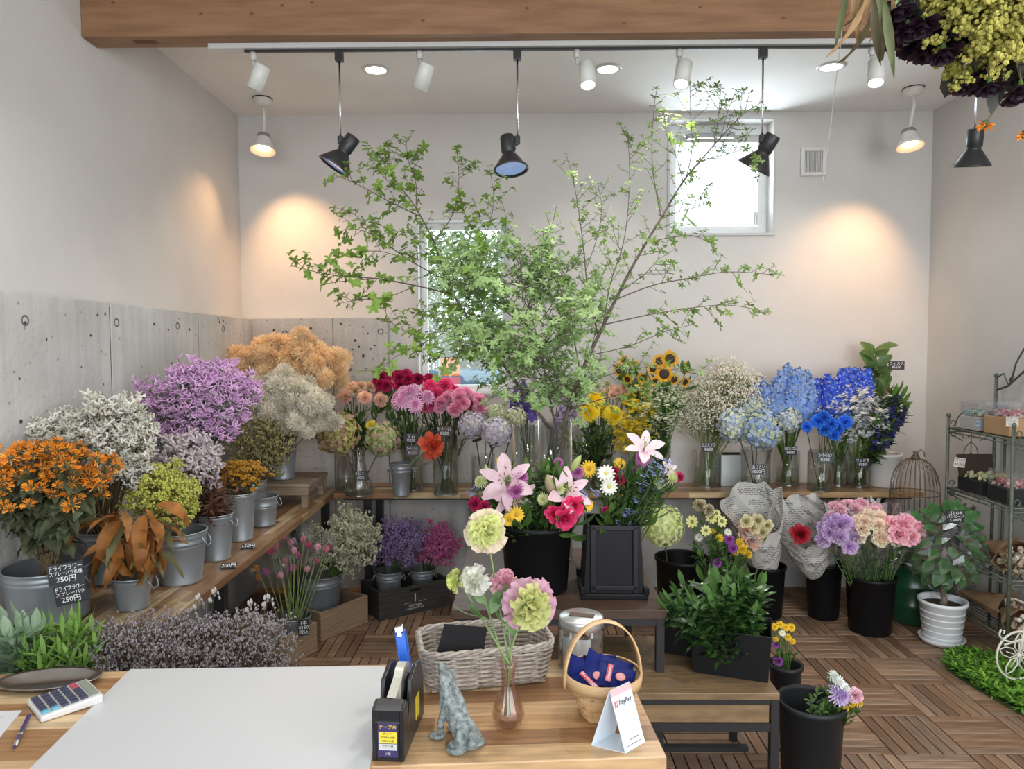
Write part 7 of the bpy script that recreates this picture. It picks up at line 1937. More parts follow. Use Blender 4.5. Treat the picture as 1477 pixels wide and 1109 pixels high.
# kraft-wrapped dried bouquets lying on the lower tiers
def kraft_bq(x, y, z, ln, rot, lab, sd, w=.085, tilt=24):
    t = thing('kraft_bouquet', lab, 'bouquet', (x, y, z), (0, 0, R(rot)), group=None)
    r = random.Random(sd); M = Matrix.Rotation(R(tilt), 4, 'X')
    q = MB(); vs = []; N = 10
    for k in range(5):
        f = k / 4
        for i in range(N):
            a = 2 * PI * i / N; rr_ = (.014 + w * f ** .9) * (1 + r.uniform(-.1, .1)); vs.append(Vector((rr_ * math.cos(a), -ln * .5 + ln * f, w * .75 + rr_ * .7 * math.sin(a) + (.02 if k == 4 and i in (2, 3) else 0))))
    q.add(vs, [(k * N + i, k * N + (i + 1) % N, (k + 1) * N + (i + 1) % N, (k + 1) * N + i) for k in range(4) for i in range(N)])
    o = q.build('kraft_wrap', kraft, t); sm = o.modifiers.new('thickness', 'SOLIDIFY'); sm.thickness = .0015
    q = MB()
    for i in range(26):
        a = r.uniform(0, 6.28); rr_ = w * .85 * r.random() ** .5; q.mi(r.randrange(2)); q.blob((rr_ * math.cos(a), ln * .5 + r.uniform(-.03, .03), w * .75 + rr_ * .7 * math.sin(a)), r.uniform(.009, .016), 6, 4)
    for i in range(20):
        a = r.uniform(0, 6.28); rr_ = w * .8 * r.random() ** .5; b = Vector((rr_ * math.cos(a), ln * .48, w * .75 + rr_ * .7 * math.sin(a))); q.mi(2); q.petal(b, (math.cos(a) * .4, 1, math.sin(a) * .5), (0, 0, 1), .05, .014, .3, 2)
    q.build('dried_flowers', [mat('cotton', (.62, .57, .48), .9), mat('dry_beige', (.45, .36, .26), .9), mat('dry_leafy', (.22, .2, .12), .9)], t, kind='stuff')
kraft_bq(2.63, 3.98, t3 + .01, .26, 205, 'kraft-wrapped cotton bouquet on the third tier, far end', 1)
kraft_bq(2.63, 3.80, t3 + .01, .26, 155, 'kraft-wrapped cotton bouquet in the middle of the third tier', 2)
kraft_bq(2.66, 3.70, t3 + .075, .24, 120, 'kraft-wrapped bouquet on top of the others on the third tier', 3, .07)
kraft_bq(2.62, 3.98, t4 + .01, .28, 200, 'kraft-wrapped bouquet on the lowest tier, far end', 4)
kraft_bq(2.62, 3.74, t4 + .01, .28, 165, 'kraft-wrapped bouquet with beige blooms on the lowest tier, near end', 5)

# moss and fern mat on the deck
poly = [on(x, y, .004) for x, y in ((1362, 952), (1385, 944), (1420, 948), (1477, 958), (1530, 985), (1560, 1040), (1477, 1032), (1440, 1012), (1400, 988), (1366, 966))]
ms = thing('moss_mat', 'bright green ferny moss mat on the deck under the white bicycle', 'moss', (poly[0].x, poly[0].y, .001))
q = MB(); q.prism([(p.x - poly[0].x, p.y - poly[0].y, 0) for p in poly], None, (0, 0, .012)); q.build('mat_base', mat('moss_base', (.03, .06, .012), .9), ms)
def inside(x, y):
    c = False; n = len(poly)
    for i in range(n):
        a_, b_ = poly[i], poly[i - 1]
        if (a_.y > y) != (b_.y > y) and x < (b_.x - a_.x) * (y - a_.y) / (b_.y - a_.y) + a_.x: c = not c
    return c
q = MB(); r = random.Random(6); n_ = 0
while n_ < 5200:
    x = r.uniform(poly[0].x - .1, 3.0); y = r.uniform(2.6, 3.9)
    if not inside(x, y) or x > 2.78: continue
    n_ += 1; a = r.uniform(0, 6.28); q.mi(r.choice([0, 0, 1, 1, 2])); z = r.uniform(.012, .045)
    q.petal((x - poly[0].x, y - poly[0].y, z), (math.cos(a), math.sin(a), r.uniform(.1, 1.1)), (0, 0, 1), r.uniform(.025, .05), r.uniform(.010, .018), r.uniform(0, .9), 2, .1, .1, .3)
q.build('fronds', [fm('frond_bright', '#6fa532', '#8cc044'), fm('frond_mid', '#4f8426', '#66992f'), fm('frond_dark', '#2f5a1c', '#3f6d24')], ms, kind='stuff')
# white wire bicycle planter
wi = mat('cream_enamel', (.66, .64, .56), .45)
bp = on(1468, 984, .03); rW = .118
bk = thing('bicycle_planter', 'cream wire bicycle ornament with flower-shaped wheel spokes on the moss', 'ornament', (bp.x, bp.y, .045), (0, 0, R(8)))
def ringp(c, r, n=28): return [(c[0] + r * math.cos(2 * PI * i / n), c[1], c[2] + r * math.sin(2 * PI * i / n)) for i in range(n + 1)]
def wheel(cx, cy, r, nm):
    q = MB(); q.tube(ringp((cx, cy, r), r), .0055, 6, False); w = q.build(nm, wi, bk, True)
    for k in range(5):
        a = 2 * PI * k / 5 + .3; e = Vector((math.cos(a), 0, math.sin(a))); s = Vector((-math.sin(a), 0, math.cos(a))); c = Vector((cx, cy, r)); q = MB()
        q.tube([c + e * .01, c + e * r * .35 + s * r * .2, c + e * r * .7 + s * r * .17, c + e * r * .93, c + e * r * .7 - s * r * .17, c + e * r * .35 - s * r * .2, c + e * .01], .0035, 5)
        q.tube([c + e * .01, c + e * r * .6], .0025, 5); q.build('spoke_petal', wi, w, True)
    q = MB(); q.blob((cx, cy, r), .014, 8, 5); q.build('hub', wi, w, True)
wheel(0, 0, rW, 'front_wheel'); wheel(.36, -.02, rW * .9, 'rear_wheel')
q = MB(); q.tube([(0, 0, rW), (.02, 0, .20), (.05, 0, .36)], .008, 8); q.build('fork', wi, bk, True)
q = MB(); q.tube([(-.09, 0, .20), (-.108, 0, .225), (-.10, 0, .25), (-.08, 0, .245), (-.085, 0, .228)], .005, 6); q.tube([(-.09, 0, .20), (-.04, 0, .185), (.03, 0, .20), (.06, 0, .21), (.2, 0, .20)], .005, 6); q.tube([(-.08, .0, .175), (0, 0, .19), (.08, 0, .17), (.14, 0, .12), (.36, -.02, rW * .9)], .005, 6)
q.build('scroll_frame', wi, bk, True)
q = MB(); q.tube([(.03, -.07, .37), (.05, 0, .36), (.03, .07, .37)], .006, 6); q.build('handlebar', wi, bk, True)
# ================================================================ THINGS ON THE COUNTER
ue, ve = u, v   # replaced below: u/v were reused above
A_ = on(0, 972, ZD); B_ = on(560, 957.5, ZD); ue = (B_ - A_).normalized(); ve = Vector((-ue.y, ue.x, 0)); TH = math.atan2(ue.y, ue.x)
# white counter mat
mp_ = [dk(188, 966), dk(556, 961), dk(531, 1126), dk(22, 1130)]
t = thing('counter_mat', 'large white sheet mat covering the middle of the counter', 'mat', (mp_[0].x, mp_[0].y, ZD + .0005))
q = MB(); q.prism([tuple(p - mp_[0]) for p in reversed(mp_)], None, (0, 0, .0015)); q.build('sheet', mat('mat_white', (.60, .615, .63), .35), t)
# oval steel tray
p = dk(71, 987)
t = thing('steel_tray', 'long oval brushed steel tray behind the calculator', 'tray', (p.x, p.y, ZD + .0005), (0, 0, TH + R(4)))
q = MB(); sx = 1.9; pr_ = [(0, .003), (.048, .003), (.058, .014), (.066, .017), (.067, .0155), (.058, .010), (.050, .0), (0, .0)]
q.lathe(pr_, 48); q.v = [(x * sx + .0 * y, y * .95, z) for x, y, z in q.v]; q.build('tray_dish', mat('steel_tray', (.40, .38, .36), .30, 1.0, bump=.05, bscale=40), t, True)
# calculator
p = dk(93, 1022); q = MB()
ca = thing('calculator', 'white desk calculator with dark, red and blue keys beside the mat', 'calculator', (p.x, p.y, ZD + .001), (0, 0, R(-72) + TH + R(0)))
cw, cl_ = .095, .165   # width across, length
c0, c1_, c2_, c3_ = dk(38, 1017, 0), dk(126, 991, 0), dk(151, 1013, 0), dk(58, 1045, 0)
cen_ = (c0 + c1_ + c2_ + c3_) / 4; lx = ((c1_ + c2_) - (c0 + c3_)) / 2; ly = ((c0 + c1_) - (c3_ + c2_)) / 2
ca.location = (cen_.x, cen_.y, ZD + .001); ca.rotation_euler = (0, 0, math.atan2(lx.y, lx.x)); CL, CW = lx.length * .98, ly.length * 1.0
CW = max(CW, .085)
pl_m = mat('calc_white', (.66, .66, .65), .4)
q = MB(); v_ = [(-CL/2, -CW/2, 0), (CL/2, -CW/2, 0), (CL/2, CW/2, 0), (-CL/2, CW/2, 0), (-CL/2, -CW/2, .014), (CL/2, -CW/2, .022), (CL/2, CW/2, .022), (-CL/2, CW/2, .014)]
q.add(v_, [(3, 2, 1, 0), (0, 1, 5, 4), (1, 2, 6, 5), (2, 3, 7, 6), (3, 0, 4, 7), (4, 5, 6, 7)]); q.build('calculator_body', pl_m, ca, bevel=.004)
tl = -math.atan2(.008, CL); kd = mat('key_navy', (.05, .055, .10), .4); kr = mat('key_red', (.45, .08, .12), .4); kb = mat('key_cyan', (.12, .42, .55), .4)
q = MB(); q.box((CL * .39, 0, .0228), (CL * .14, CW * .8, .002), Matrix.Rotation(tl, 3, 'Y')); q.build('display', mat('lcd', (.30, .33, .28), .2), ca)
for i in range(5):
    for j in range(6):
        x = -CL * .40 + i * CL * .155; y = CW * .36 - j * CW * .145; q = MB()
        q.box((0, 0, 0), (CL * .115, CW * .10, .005)); m_ = kb if (j == 5 and i < 2) else (kr if (i == 4 and j < 2) else kd)
        o = q.build('key', m_, ca, loc=(x, y, .0145 + (x / CL + .5) * .008 + .002), rot=(0, tl, 0), bevel=.001)
# pen, receipt paper
pa, pb_ = dk(42, 1036, .007), dk(20, 1084, .007); d = pb_ - pa; L = d.length
pn = thing('pen', 'purple retractable ballpoint pen lying beside the paper', 'pen', pa)
ar = aim_rot(d); pm = mat('pen_purple', (.06, .04, .16), .25)
q = MB(); q.lathe([(.0042, 0), (.0045, L * .1), (.0045, L * .82), (.003, L * .93), (.001, L)], 12, M=ar, capb=True); q.build('barrel', pm, pn, True)
q = MB(); q.lathe([(.0049, L * .56), (.0052, L * .6), (.0049, L * .64)], 12, M=ar); q.lathe([(.0046, L * .80), (.0042, L * .88), (.003, L * .94)], 12, M=ar); q.build('metal_ring', chrome, pn, True)
q = MB(); q.tube([ar @ Vector((0, 0, 0)), ar @ Vector((0, 0, -.008))], .0022, 8); q.build('push_button', chrome, pn, True)
q = MB(); q.box((0, 0, .005), (.003, L * .36, .001)); o = q.build('clip', pm, pn, loc=d * .2, rot=(0, 0, math.atan2(d.y, d.x) - PI / 2))
pp_ = [dk(-30, 1028), dk(32, 1025), dk(0, 1064), dk(-70, 1100)]
t = thing('paper_slip', 'white printed paper slip at the edge of the counter beside the pen', 'paper', (pp_[1].x, pp_[1].y, ZD + .0006))
q = MB(); q.prism([tuple(x - pp_[1]) for x in reversed(pp_)], None, (0, 0, .0006)); q.build('sheet', mat('paper', (.66, .67, .70), .6), t)
q = MB()
for f, w in ((.25, .03), (.42, .012), (.7, .03)): 
    c = pp_[1].lerp(pp_[2], f) - pp_[1] - ue * .045; q.box((c.x, c.y, .0009), (w, .0012, .0004))
q.build('printed_line', mat('print_blue', (.2, .4, .55), .6), t)

# tape dispenser: profile in (along, up), extruded in width
f0, f1 = dk(537, 1098), dk(583, 1100); b1 = dk(610, 1022)
wd = (f1 - f0).length; dr_ = (b1 - f1); Ld = dr_.length
tdx = (f1 - f0).normalized(); tdy = Vector((-tdx.y, tdx.x, 0))
tp = thing('tape_dispenser', 'heavy black two-walled tape dispenser at the corner of the mat', 'tape dispenser', f0 + Vector((0, 0, .0005)), (0, 0, math.atan2(tdx.y, tdx.x)))
bl = mat('dispenser_black', (.014, .014, .016), .35)
Ld = .20; H1 = .118; H2 = .150
def slabp(prof, x0, x1, nm, m, bev=.002):
    q = MB(); q.prism([(x0, y, z) for y, z in prof], None, (x1 - x0, 0, 0)); return q.build(nm, m, tp, bevel=bev)
side = [(.0, 0), (Ld, 0), (Ld, .095), (Ld - .03, H2 - .01), (Ld - .07, H2), (.075, H2 - .012), (.060, .075), (.048, .055), (.04, H1 - .01), (.03, H1), (0, H1 - .008)]
slabp(side, 0, .009, 'side_wall', bl); slabp(side, wd - .009, wd, 'side_wall', bl)
slabp([(0, 0), (Ld, 0), (Ld, .035), (.04, .035), (.035, H1 - .006), (0, H1 - .008)], .009, wd - .009, 'base_block', bl)
slabp([(-.002, H1 - .010), (.004, H1 - .001), (.03, H1 + .001), (.034, H1 - .004)], .006, wd - .006, 'cutter_head', mat('cutter_grey', (.05, .05, .052), .4))
q = MB(); q.box((wd / 2, -.001, H1 - .034), (wd - .016, .002, .003)); q.build('steel_blade', chrome, tp)
rt = .052; q = MB(); Mr = Matrix.Translation((wd / 2, .125, .10)) @ Matrix.Rotation(PI / 2, 4, 'Y')
q.lathe([(.030, -.0095), (rt, -.0095), (rt, .0095), (.030, .0095), (.030, -.0095)], 40, M=Mr); q.build('tape_roll', mat('tape_clear', (.50, .49, .42), .22, coat=.6), tp, False)
q = MB(); q.lathe([(0, -.016), (.028, -.016), (.030, -.009), (.030, .009), (.028, .016), (0, .016)], 28, M=Mr); q.build('reel_hub', bl, tp, True)
q = MB(); q.add([(wd / 2 - .0095, .125 - rt * .72, .10 + rt * .70), (wd / 2 + .0095, .125 - rt * .72, .10 + rt * .70), (wd / 2 + .0095, .03, H1 + .002), (wd / 2 - .0095, .03, H1 + .002)], [(0, 1, 2, 3)]); q.build('tape_strip', MATS['tape_clear'], tp)
lab = [('label_purple', (.05, .03, .12), .062, .070), ('label_yellow', (.75, .62, .06), .058, .030), ('label_white', (.55, .56, .55), .038, .013)]
q = MB(); q.box((wd / 2, -.0008, .048), (wd * .62, .001, .075)); q.build('label', mat('label_purple', (.045, .03, .12), .5), tp)
q = MB(); q.box((wd / 2, -.0016, .052), (wd * .56, .0008, .024)); q.build('label', mat('label_yellow', (.75, .60, .05), .5), tp)
q = MB(); q.box((wd / 2, -.0016, .032), (wd * .56, .0008, .013)); q.build('label', mat('label_white', (.55, .56, .55), .5), tp)
yk = MATS['label_yellow']; dkk = mat('label_ink', (.05, .04, .02), .7)
for s_, sz, z_, m_ in (('テープ台', .0095, .074, yk), ('カット', .0065, .060, dkk), ('マスキング用', .005, .052, dkk), ('セロハン用', .005, .045, dkk), ('クラフト用', .0045, .034, dkk), ('小型', .006, .018, MATS['label_white'])):
    obj('lettering', text_mesh(s_, sz, m_), tp, (wd / 2, -.0022, z_), (PI / 2, 0, 0))
q = MB(); q.box((wd + .0006, .13, .055), (.001, .035, .05)); q.build('label', MATS['label_yellow'], tp)
# stapler standing in the back of the dispenser
bs = f0 + tdx * (wd * .5) + tdy * (Ld + .022)
stp = thing('stapler', 'small bright blue stapler standing on end behind the tape dispenser', 'stapler', (bs.x, bs.y, ZD + .0005), (R(-8), R(-9), TH))
blue = mat('stapler_blue', (.02, .13, .62), .3)
q = MB(); q.box((0, 0, .10), (.026, .018, .165)); q.box((0, -.012, .135), (.024, .010, .09)); q.build('stapler_arm', blue, stp, bevel=.004)
q = MB(); q.box((.002, .012, .085), (.022, .006, .16)); q.build('stapler_base', blue, stp, bevel=.002)
q = MB(); q.box((0, -.008, .188), (.020, .022, .014)); q.box((0, -.020, .180), (.012, .006, .018)); q.build('staple_head', chrome, stp, bevel=.002)
q = MB(); q.box((0, 0, .008), (.034, .03, .016)); q.build('pen_foot', blue, stp, bevel=.003)

# grey scaly creature figurine (single body)
hind = dk(676, 1082); front_ = dk(628, 1048); 
fg = thing('creature_figurine', 'grey weathered resin creature sitting with scaly back and raised snout', 'figurine', (hind.x, hind.y, ZD))
E = Vector((front_.x - hind.x, front_.y - hind.y, 0)); L0 = .075
ex = E.normalized(); ey = Vector((-ex.y, ex.x, 0)); ez = Vector((0, 0, 1))
def J(a, b, c): return ex * a + ey * b + ez * c
s3 = 1.0
nodes = [(J(0, 0, .024), .017), (J(.022, 0, .040), .019), (J(.045, 0, .060), .019), (J(.064, 0, .085), .0165), (J(.074, 0, .108), .0135), (J(.080, -.002, .125), .0145), (J(.094, -.004, .134), .011), (J(.108, -.006, .144), .0065), (J(.114, -.007, .150), .0045),  # spine to snout 0..8
         (J(-.016, .004, .018), .011), (J(-.030, .010, .028), .008), (J(-.034, .012, .045), .009), (J(-.022, .010, .056), .007),      # tail 9..12
         (J(.060, .018, .070), .009), (J(.070, .022, .042), .0065), (J(.074, .022, .016), .006), (J(.086, .024, .006), .0055),         # front leg 13..16
         (J(.060, -.018, .070), .009), (J(.070, -.022, .042), .0065), (J(.074, -.022, .016), .006), (J(.086, -.024, .006), .0055),      # 17..20
         (J(.006, .022, .022), .013), (J(.020, .028, .010), .008), (J(.034, .030, .006), .006),                                          # hind 21..23
         (J(.006, -.022, .022), .013), (J(.020, -.028, .010), .008), (J(.034, -.030, .006), .006),                                         # 24..26
         (J(.080, .014, .132), .004), (J(.080, -.016, .132), .004)]
ed = [(i, i + 1) for i in range(8)] + [(0, 9), (9, 10), (10, 11), (11, 12), (3, 13), (13, 14), (14, 15), (15, 16), (3, 17), (17, 18), (18, 19), (19, 20), (0, 21), (21, 22), (22, 23), (0, 24), (24, 25), (25, 26), (5, 27), (5, 28)]
me = bpy.data.meshes.new('body'); me.from_pydata([tuple(n_[0]) for n_ in nodes], ed, [])
stone = mat('resin_grey', (.11, .13, .13), .8, col2=(.30, .34, .33), scale=90, detail=4)
me.materials.append(stone)
bo = obj('body', me, fg)
sk = bo.modifiers.new('skin', 'SKIN'); sk.use_smooth_shade = True
for i, n_ in enumerate(nodes):
    bo.data.skin_vertices[0].data[i].radius = (n_[1] * (1.3 if i < 5 else 1.12), n_[1] * (1.3 if i < 5 else 1.12))
bo.data.skin_vertices[0].data[0].use_root = True
ss = bo.modifiers.new('smooth', 'SUBSURF'); ss.levels = 3; ss.render_levels = 3
tx = bpy.data.textures.new('scales', 'VORONOI'); tx.noise_scale = .0055
dm = bo.modifiers.new('scales', 'DISPLACE'); dm.texture = tx; dm.strength = .005; dm.mid_level = .4; dm.texture_coords = 'LOCAL'
for i in range(9):
    f = i / 8; a = nodes[0][0].lerp(nodes[2][0], min(1, f * 2)) if f < .5 else nodes[2][0].lerp(nodes[4][0], (f - .5) * 2)
    nrm = (-ex * .7 + ez * .7); q = MB(); q.lathe([(.006, 0), (.004, .007), (.0005, .012)], 6, capb=True); q.build('back_spine', stone, fg, False, loc=a + nrm * .016, rot=aim_rot(nrm))
for s in (-1, 1):
    q = MB(); q.blob(J(.086, s * .012 - .003, .134), .0032, 8, 6); q.build('eye', mat('eye_dark', (.03, .03, .03), .4), fg, True)
for s, a0_, c0_ in ((1, .074, .03), (-1, .074, .03), (1, .0, .02), (-1, .0, .02)):
    q = MB(); q.blob(J(a0_ + .008, s * .024, .007), .016 if a0_ > .05 else .019, 10, 6, (1.2, 1, .42)); q.build('foot_lobe', stone, fg, True)

# bud vase with five blooms
bpv = dk(733, 1046)
prof = [(0, .0), (.020, 0), (.033, .012), (.0365, .028), (.030, .050), (.018, .080), (.0145, .105), (.0165, .130), (.021, .150), (.0195, .150), (.015, .130), (.013, .105), (.0165, .08), (.028, .05), (.034, .028), (.030, .014), (0, .008)]
bv = thing('bud_vase', 'pink-tinted fluted glass bud vase holding large ruffled blooms', 'vase', (bpv.x, bpv.y, ZD + .0005))
q = MB(); q.lathe(prof, 48, ripple=.04, nr=12); q.build('vase_wall', glassy('pink_glass', (.97, .87, .85), .05, .55), bv, True)
q = MB(); q.lathe([(0, .010), (.029, .015), (.0335, .028), (.027, .05), (0, .05)], 30); q.build('water', water_m, bv, True)
VB = Vector((bpv.x, bpv.y, ZD + .145)); vy = bpv.y
# bright flamed eustoma blooms
def T_ruffle(mats, n, seed, w=.75, cup=.7):
    q = MB(); r = random.Random(seed)
    for i in range(n):
        t = (i + .5) / n; th = R(8 + 96 * t ** .85); a = i * 2.39996 + r.uniform(-.25, .25)
        d = Vector((math.sin(th) * math.cos(a), math.sin(th) * math.sin(a), math.cos(th))); L = r.uniform(.75, 1.0); sd = d.cross(Vector((r.uniform(-.4, .4), r.uniform(-.4, .4), 1))).normalized(); up = sd.cross(d)
        q.mi(0 if t > r.uniform(.4, .7) else 1)
        rows = 5; cols = 9; vs = []
        for k in range(rows):
            f = .2 + .8 * k / (rows - 1)
            for c in range(cols):
                x = c / (cols - 1) - .5
                wv = .12 * f * f * math.sin(c * 2.3 + seed + i) + .05 * f * math.sin(c * 5.1 + i)
                vs.append(d * L * f * (1 - .35 * x * x) + sd * x * w * (f ** .6) + up * (wv + cup * .25 * math.sin(f * 2.6) * (1 if t < .6 else .4)) + Vector((0, 0, .12)))
        q.add(vs, [(k * cols + c, k * cols + c + 1, (k + 1) * cols + c + 1, (k + 1) * cols + c) for k in range(rows - 1) for c in range(cols - 1)])
    return q.mesh('bloom', mats, True)
R_cream = T_ruffle([fm('eu_cream', '#e3d9b8', '#ead6c0', trans=.35), fm('eu_green', '#d5dc8c', '#e2e3a8', trans=.35)], 34, 1)
R_pink = T_ruffle([fm('eu_pink', '#dba3bd', '#e9c0d0', trans=.35), fm('eu_green2', '#d3d98a', '#e0e09c', trans=.35)], 34, 2)
R_blush = T_ruffle([fm('eu_blush', '#d9a8b4', '#e6cdb2', trans=.3), fm('eu_rose', '#c9869c', '#dca9b4', trans=.3)], 24, 3)
R_white = T_ruffle([fm('eu_white', '#e6e6dc', '#efefe8', trans=.35), fm('eu_white2', '#dfe2cc', '#ecece0', trans=.35)], 22, 4, .95)
R_bud = T_ruffle([fm('eu_bud', '#c9d07c', '#d8dc94', trans=.3), fm('eu_bud2', '#b9c468', '#c9d07c', trans=.3)], 16, 5, .6)
lfE = T_leaf(fm('eu_leaf', '#6c8f5c', '#82a26f', .5), .42, .5, 5, .15, .02)
def nf(nm, lab, px, py, dy, s, m, f, lv=1):
    hd = at(px, py, vy + dy); f = Vector(f).normalized(); hd = hd - f * s * .3
    vb = VB + Vector((rnd.uniform(-.009, .009), rnd.uniform(-.009, .009), 0)); lo = Vector((VB.x * 2 - vb.x, VB.y * 2 - vb.y, ZD + .022)) - vb
    fl_ = flower(nm, lab, 'flower', vb, hd, s, m, fm('eu_stem', '#6f8a52', '#86a066', trans=0), .0024, f, calyx=False, leaves=(lfE, lv + 1, .065, .35, .75) if lv else None, group='five ruffled blooms in the bud vase')
    obj('lower_stem', stem_me(MATS['eu_stem']), fl_, None, aim_rot(lo), (.0024, .0024, lo.length))
    return fl_
nf('ruffled_bloom', 'tall cream and green ruffled bloom highest above the bud vase', 701, 766, .02, .060, R_cream, (-.05, -1, .35), 1)
nf('ruffled_bloom', 'large two-tone pink and yellow-green ruffled bloom over the bud vase', 764, 873, -.05, .067, R_pink, (.25, -1, -.05), 1)
nf('white_lisianthus', 'white ruffled lisianthus bloom beside the green bud', 686, 838, -.02, .043, R_white, (-.5, -1, .15), 2)
nf('green_carnation_bud', 'small yellow-green ruffled bud at the outer end of the group', 658, 838, .0, .034, R_bud, (-.8, -.6, .35), 1)
nf('ruffled_bloom', 'smaller blush pink and cream bloom behind the large pink one', 728, 841, .03, .038, R_blush, (.0, -.9, .5), 2)

# willow basket with blank black card
W0, W1_, W2_ = dk(612, 1010), dk(808, 985), dk(800, 940)
a, b = dk(610, 1007), dk(802, 987); wL = (b - a).length; wd_ = .19
bu = (b - a).normalized(); bv_ = Vector((-bu.y, bu.x, 0)); cc_ = (a + b) / 2 + bv_ * wd_ / 2
wk = thing('willow_basket', 'rectangular grey willow basket behind the bud vase', 'basket', (cc_.x, cc_.y, ZD + .001), (0, 0, math.atan2(bu.y, bu.x)))
will = mat('willow_grey', (.30, .26, .22), .7, col2=(.46, .41, .36), scale=30, detail=4, stretch=(3, 3, 1), rand=.2)
HB = .100
def rpath(f, z, off, n=44):
    """rounded rectangle path, widening with height; returns point and outward normal"""
    out = []; hx_, hy_ = wL / 2 * (.90 + .10 * f), wd_ / 2 * (.88 + .12 * f); rc_ = .03
    for i in range(n):
        t_ = 2 * PI * i / n; cx_, sy_ = math.cos(t_), math.sin(t_); k = (abs(cx_) ** 6 + abs(sy_) ** 6) ** (-1 / 6)
        p = Vector((hx_ * cx_ * k, hy_ * sy_ * k, z)); nn = Vector((cx_ ** 3 * (hy_ / hx_), sy_ ** 3, 0)).normalized(); out.append(p + nn * off(i))
    out.append(out[0].copy()); return out
rows = 15
for k in range(rows):
    f = (k + .5) / rows; z = .005 + (HB - .012) * f; rr_ = .0036
    q = MB(); q.tube([p + Vector((0, 0, rnd.uniform(-.0008, .0008))) for p in rpath(f, z, lambda i: .0042 * (1 if ((i // 2) + k) % 2 else -1))], rr_ * rnd.uniform(.85, 1.15), 5, False); q.build('woven_rod', will, wk, True)
for i in range(0, 44, 4):
    pl0 = rpath(0, .003, lambda j: 0)[i]; pl1 = rpath(1, HB, lambda j: 0)[i]; q = MB(); q.tube([pl0, pl1], .0032, 5); q.build('upright_stake', will, wk, True)
for s_ in (0, 1, 2):
    q = MB(); q.tube([p + Vector((0, 0, .005 * math.sin(i * 1.1 + s_ * 2.1))) for i, p in enumerate(rpath(1, HB, lambda i: .005 * math.cos(i * 1.1 + s_ * 2.1), 66))], .0042, 6, False); q.build('braided_rim', will, wk, True)
q = MB(); q.box((0, 0, .004), (wL * .86, wd_ * .82, .004)); q.build('basket_floor', will, wk)
q = MB(); q.box((0, 0, .05), (wL * .8, wd_ * .7, .09)); 
ks = [at(641, 900, cc_.y - .055), at(703, 905, cc_.y - .055), at(697, 945, cc_.y - .072), at(630, 942, cc_.y - .072)]
t = thing('black_card', 'blank black card leaning inside the willow basket', 'card', ks[3])
q = MB(); q.prism([tuple(x - ks[3]) for x in reversed(ks)], None, (0, -.0012, .0012)); q.build('board', mat('matte_black', (.006, .006, .007), .9), t)

# glass jar with metal lid
jp = dk(838, 957); rj = 34 * jp.y / FPX
jar = thing('glass_jar', 'wide glass jar with brushed metal screw lid behind the chip basket', 'jar', (jp.x, jp.y, ZD + .0005))
hj = .118
q = MB(); q.lathe([(0, 0), (rj * .95, 0), (rj, .006), (rj, hj - .02), (rj * .9, hj - .006), (rj * .9, hj), (rj * .87, hj), (rj * .96, hj - .022), (rj * .96, .008), (0, .006)], 40); q.build('jar_wall', vase_m, jar, True)
lm_ = mat('lid_metal', (.55, .57, .57), .32, .9)
q = MB(); q.lathe([(rj * .93, hj - .014), (rj * .98, hj - .012), (rj * .95, hj - .006), (rj * .98, hj), (rj * .95, hj + .005), (rj * .97, hj + .011), (rj * .9, hj + .014), (0, hj + .0145)], 40); q.build('lid', lm_, jar, True)
q = MB(); q.box((.002, 0, hj + .0155), (.068, .026, .001), Matrix.Rotation(R(-14), 3, 'Z')); q.build('lid_label', mat('label_brown', (.09, .055, .04), .35), jar)
q = MB(); 
for i in range(9):
    a0_ = R(-150 + i * 9); a1_ = R(-150 + (i + 1) * 9); rr_ = rj * .93; q.add([(rr_ * math.cos(a0_), rr_ * math.sin(a0_), .012), (rr_ * math.cos(a1_), rr_ * math.sin(a1_), .012), (rr_ * math.cos(a1_), rr_ * math.sin(a1_), hj - .03), (rr_ * math.cos(a0_), rr_ * math.sin(a0_), hj - .03)], [(0, 1, 2, 3)])
q.build('paper_insert', mat('insert_white', (.55, .56, .56), .7), jar)
q = MB(); q.lathe([(0, .008), (rj * .9, .008), (rj * .9, .028), (0, .030)], 30); q.build('dark_contents', mat('contents_dark', (.03, .03, .03), .5), jar, True)

# split-wood chip basket with hoop handle
hp_ = dk(869, 1028); rb_, rt_ = .053, .088
cb = thing('chip_basket', 'small honey-coloured split-wood basket with tall hoop handle', 'basket', (hp_.x, hp_.y, ZD + .001), (0, 0, R(12)))
chip = mat('split_wood', (.52, .32, .15), .5, col2=(.66, .44, .24), scale=5, detail=5, stretch=(1, 1, 8), rand=.14)
HBk = .100; nS = 20
def cr_(z, a):   # square foot blending to a round rim
    f = z / HBk; k = (abs(math.cos(a)) ** 5 + abs(math.sin(a)) ** 5) ** (-1 / 5) * (1 - f) * .92 + f; return (rb_ + (rt_ - rb_) * f) * k
for k in range(5):
    z0_, z1_ = .004 + k * .0145, .004 + k * .0145 + .0135; q = MB(); vs = []; n = 80
    for i in range(n + 1):
        a = 2 * PI * i / n; off = .0016 * (1 if math.sin(nS / 2 * a + (k % 2) * PI) > 0 else -1) + .0004
        for z_ in (z0_, z1_): r_ = cr_(z_, a) + off; vs.append((r_ * math.cos(a), r_ * math.sin(a), z_))
    q.add(vs, [(2 * i, 2 * i + 2, 2 * i + 3, 2 * i + 1) for i in range(n)]); o = q.build('woven_strip', chip, cb); sm = o.modifiers.new('thickness', 'SOLIDIFY'); sm.thickness = .0012
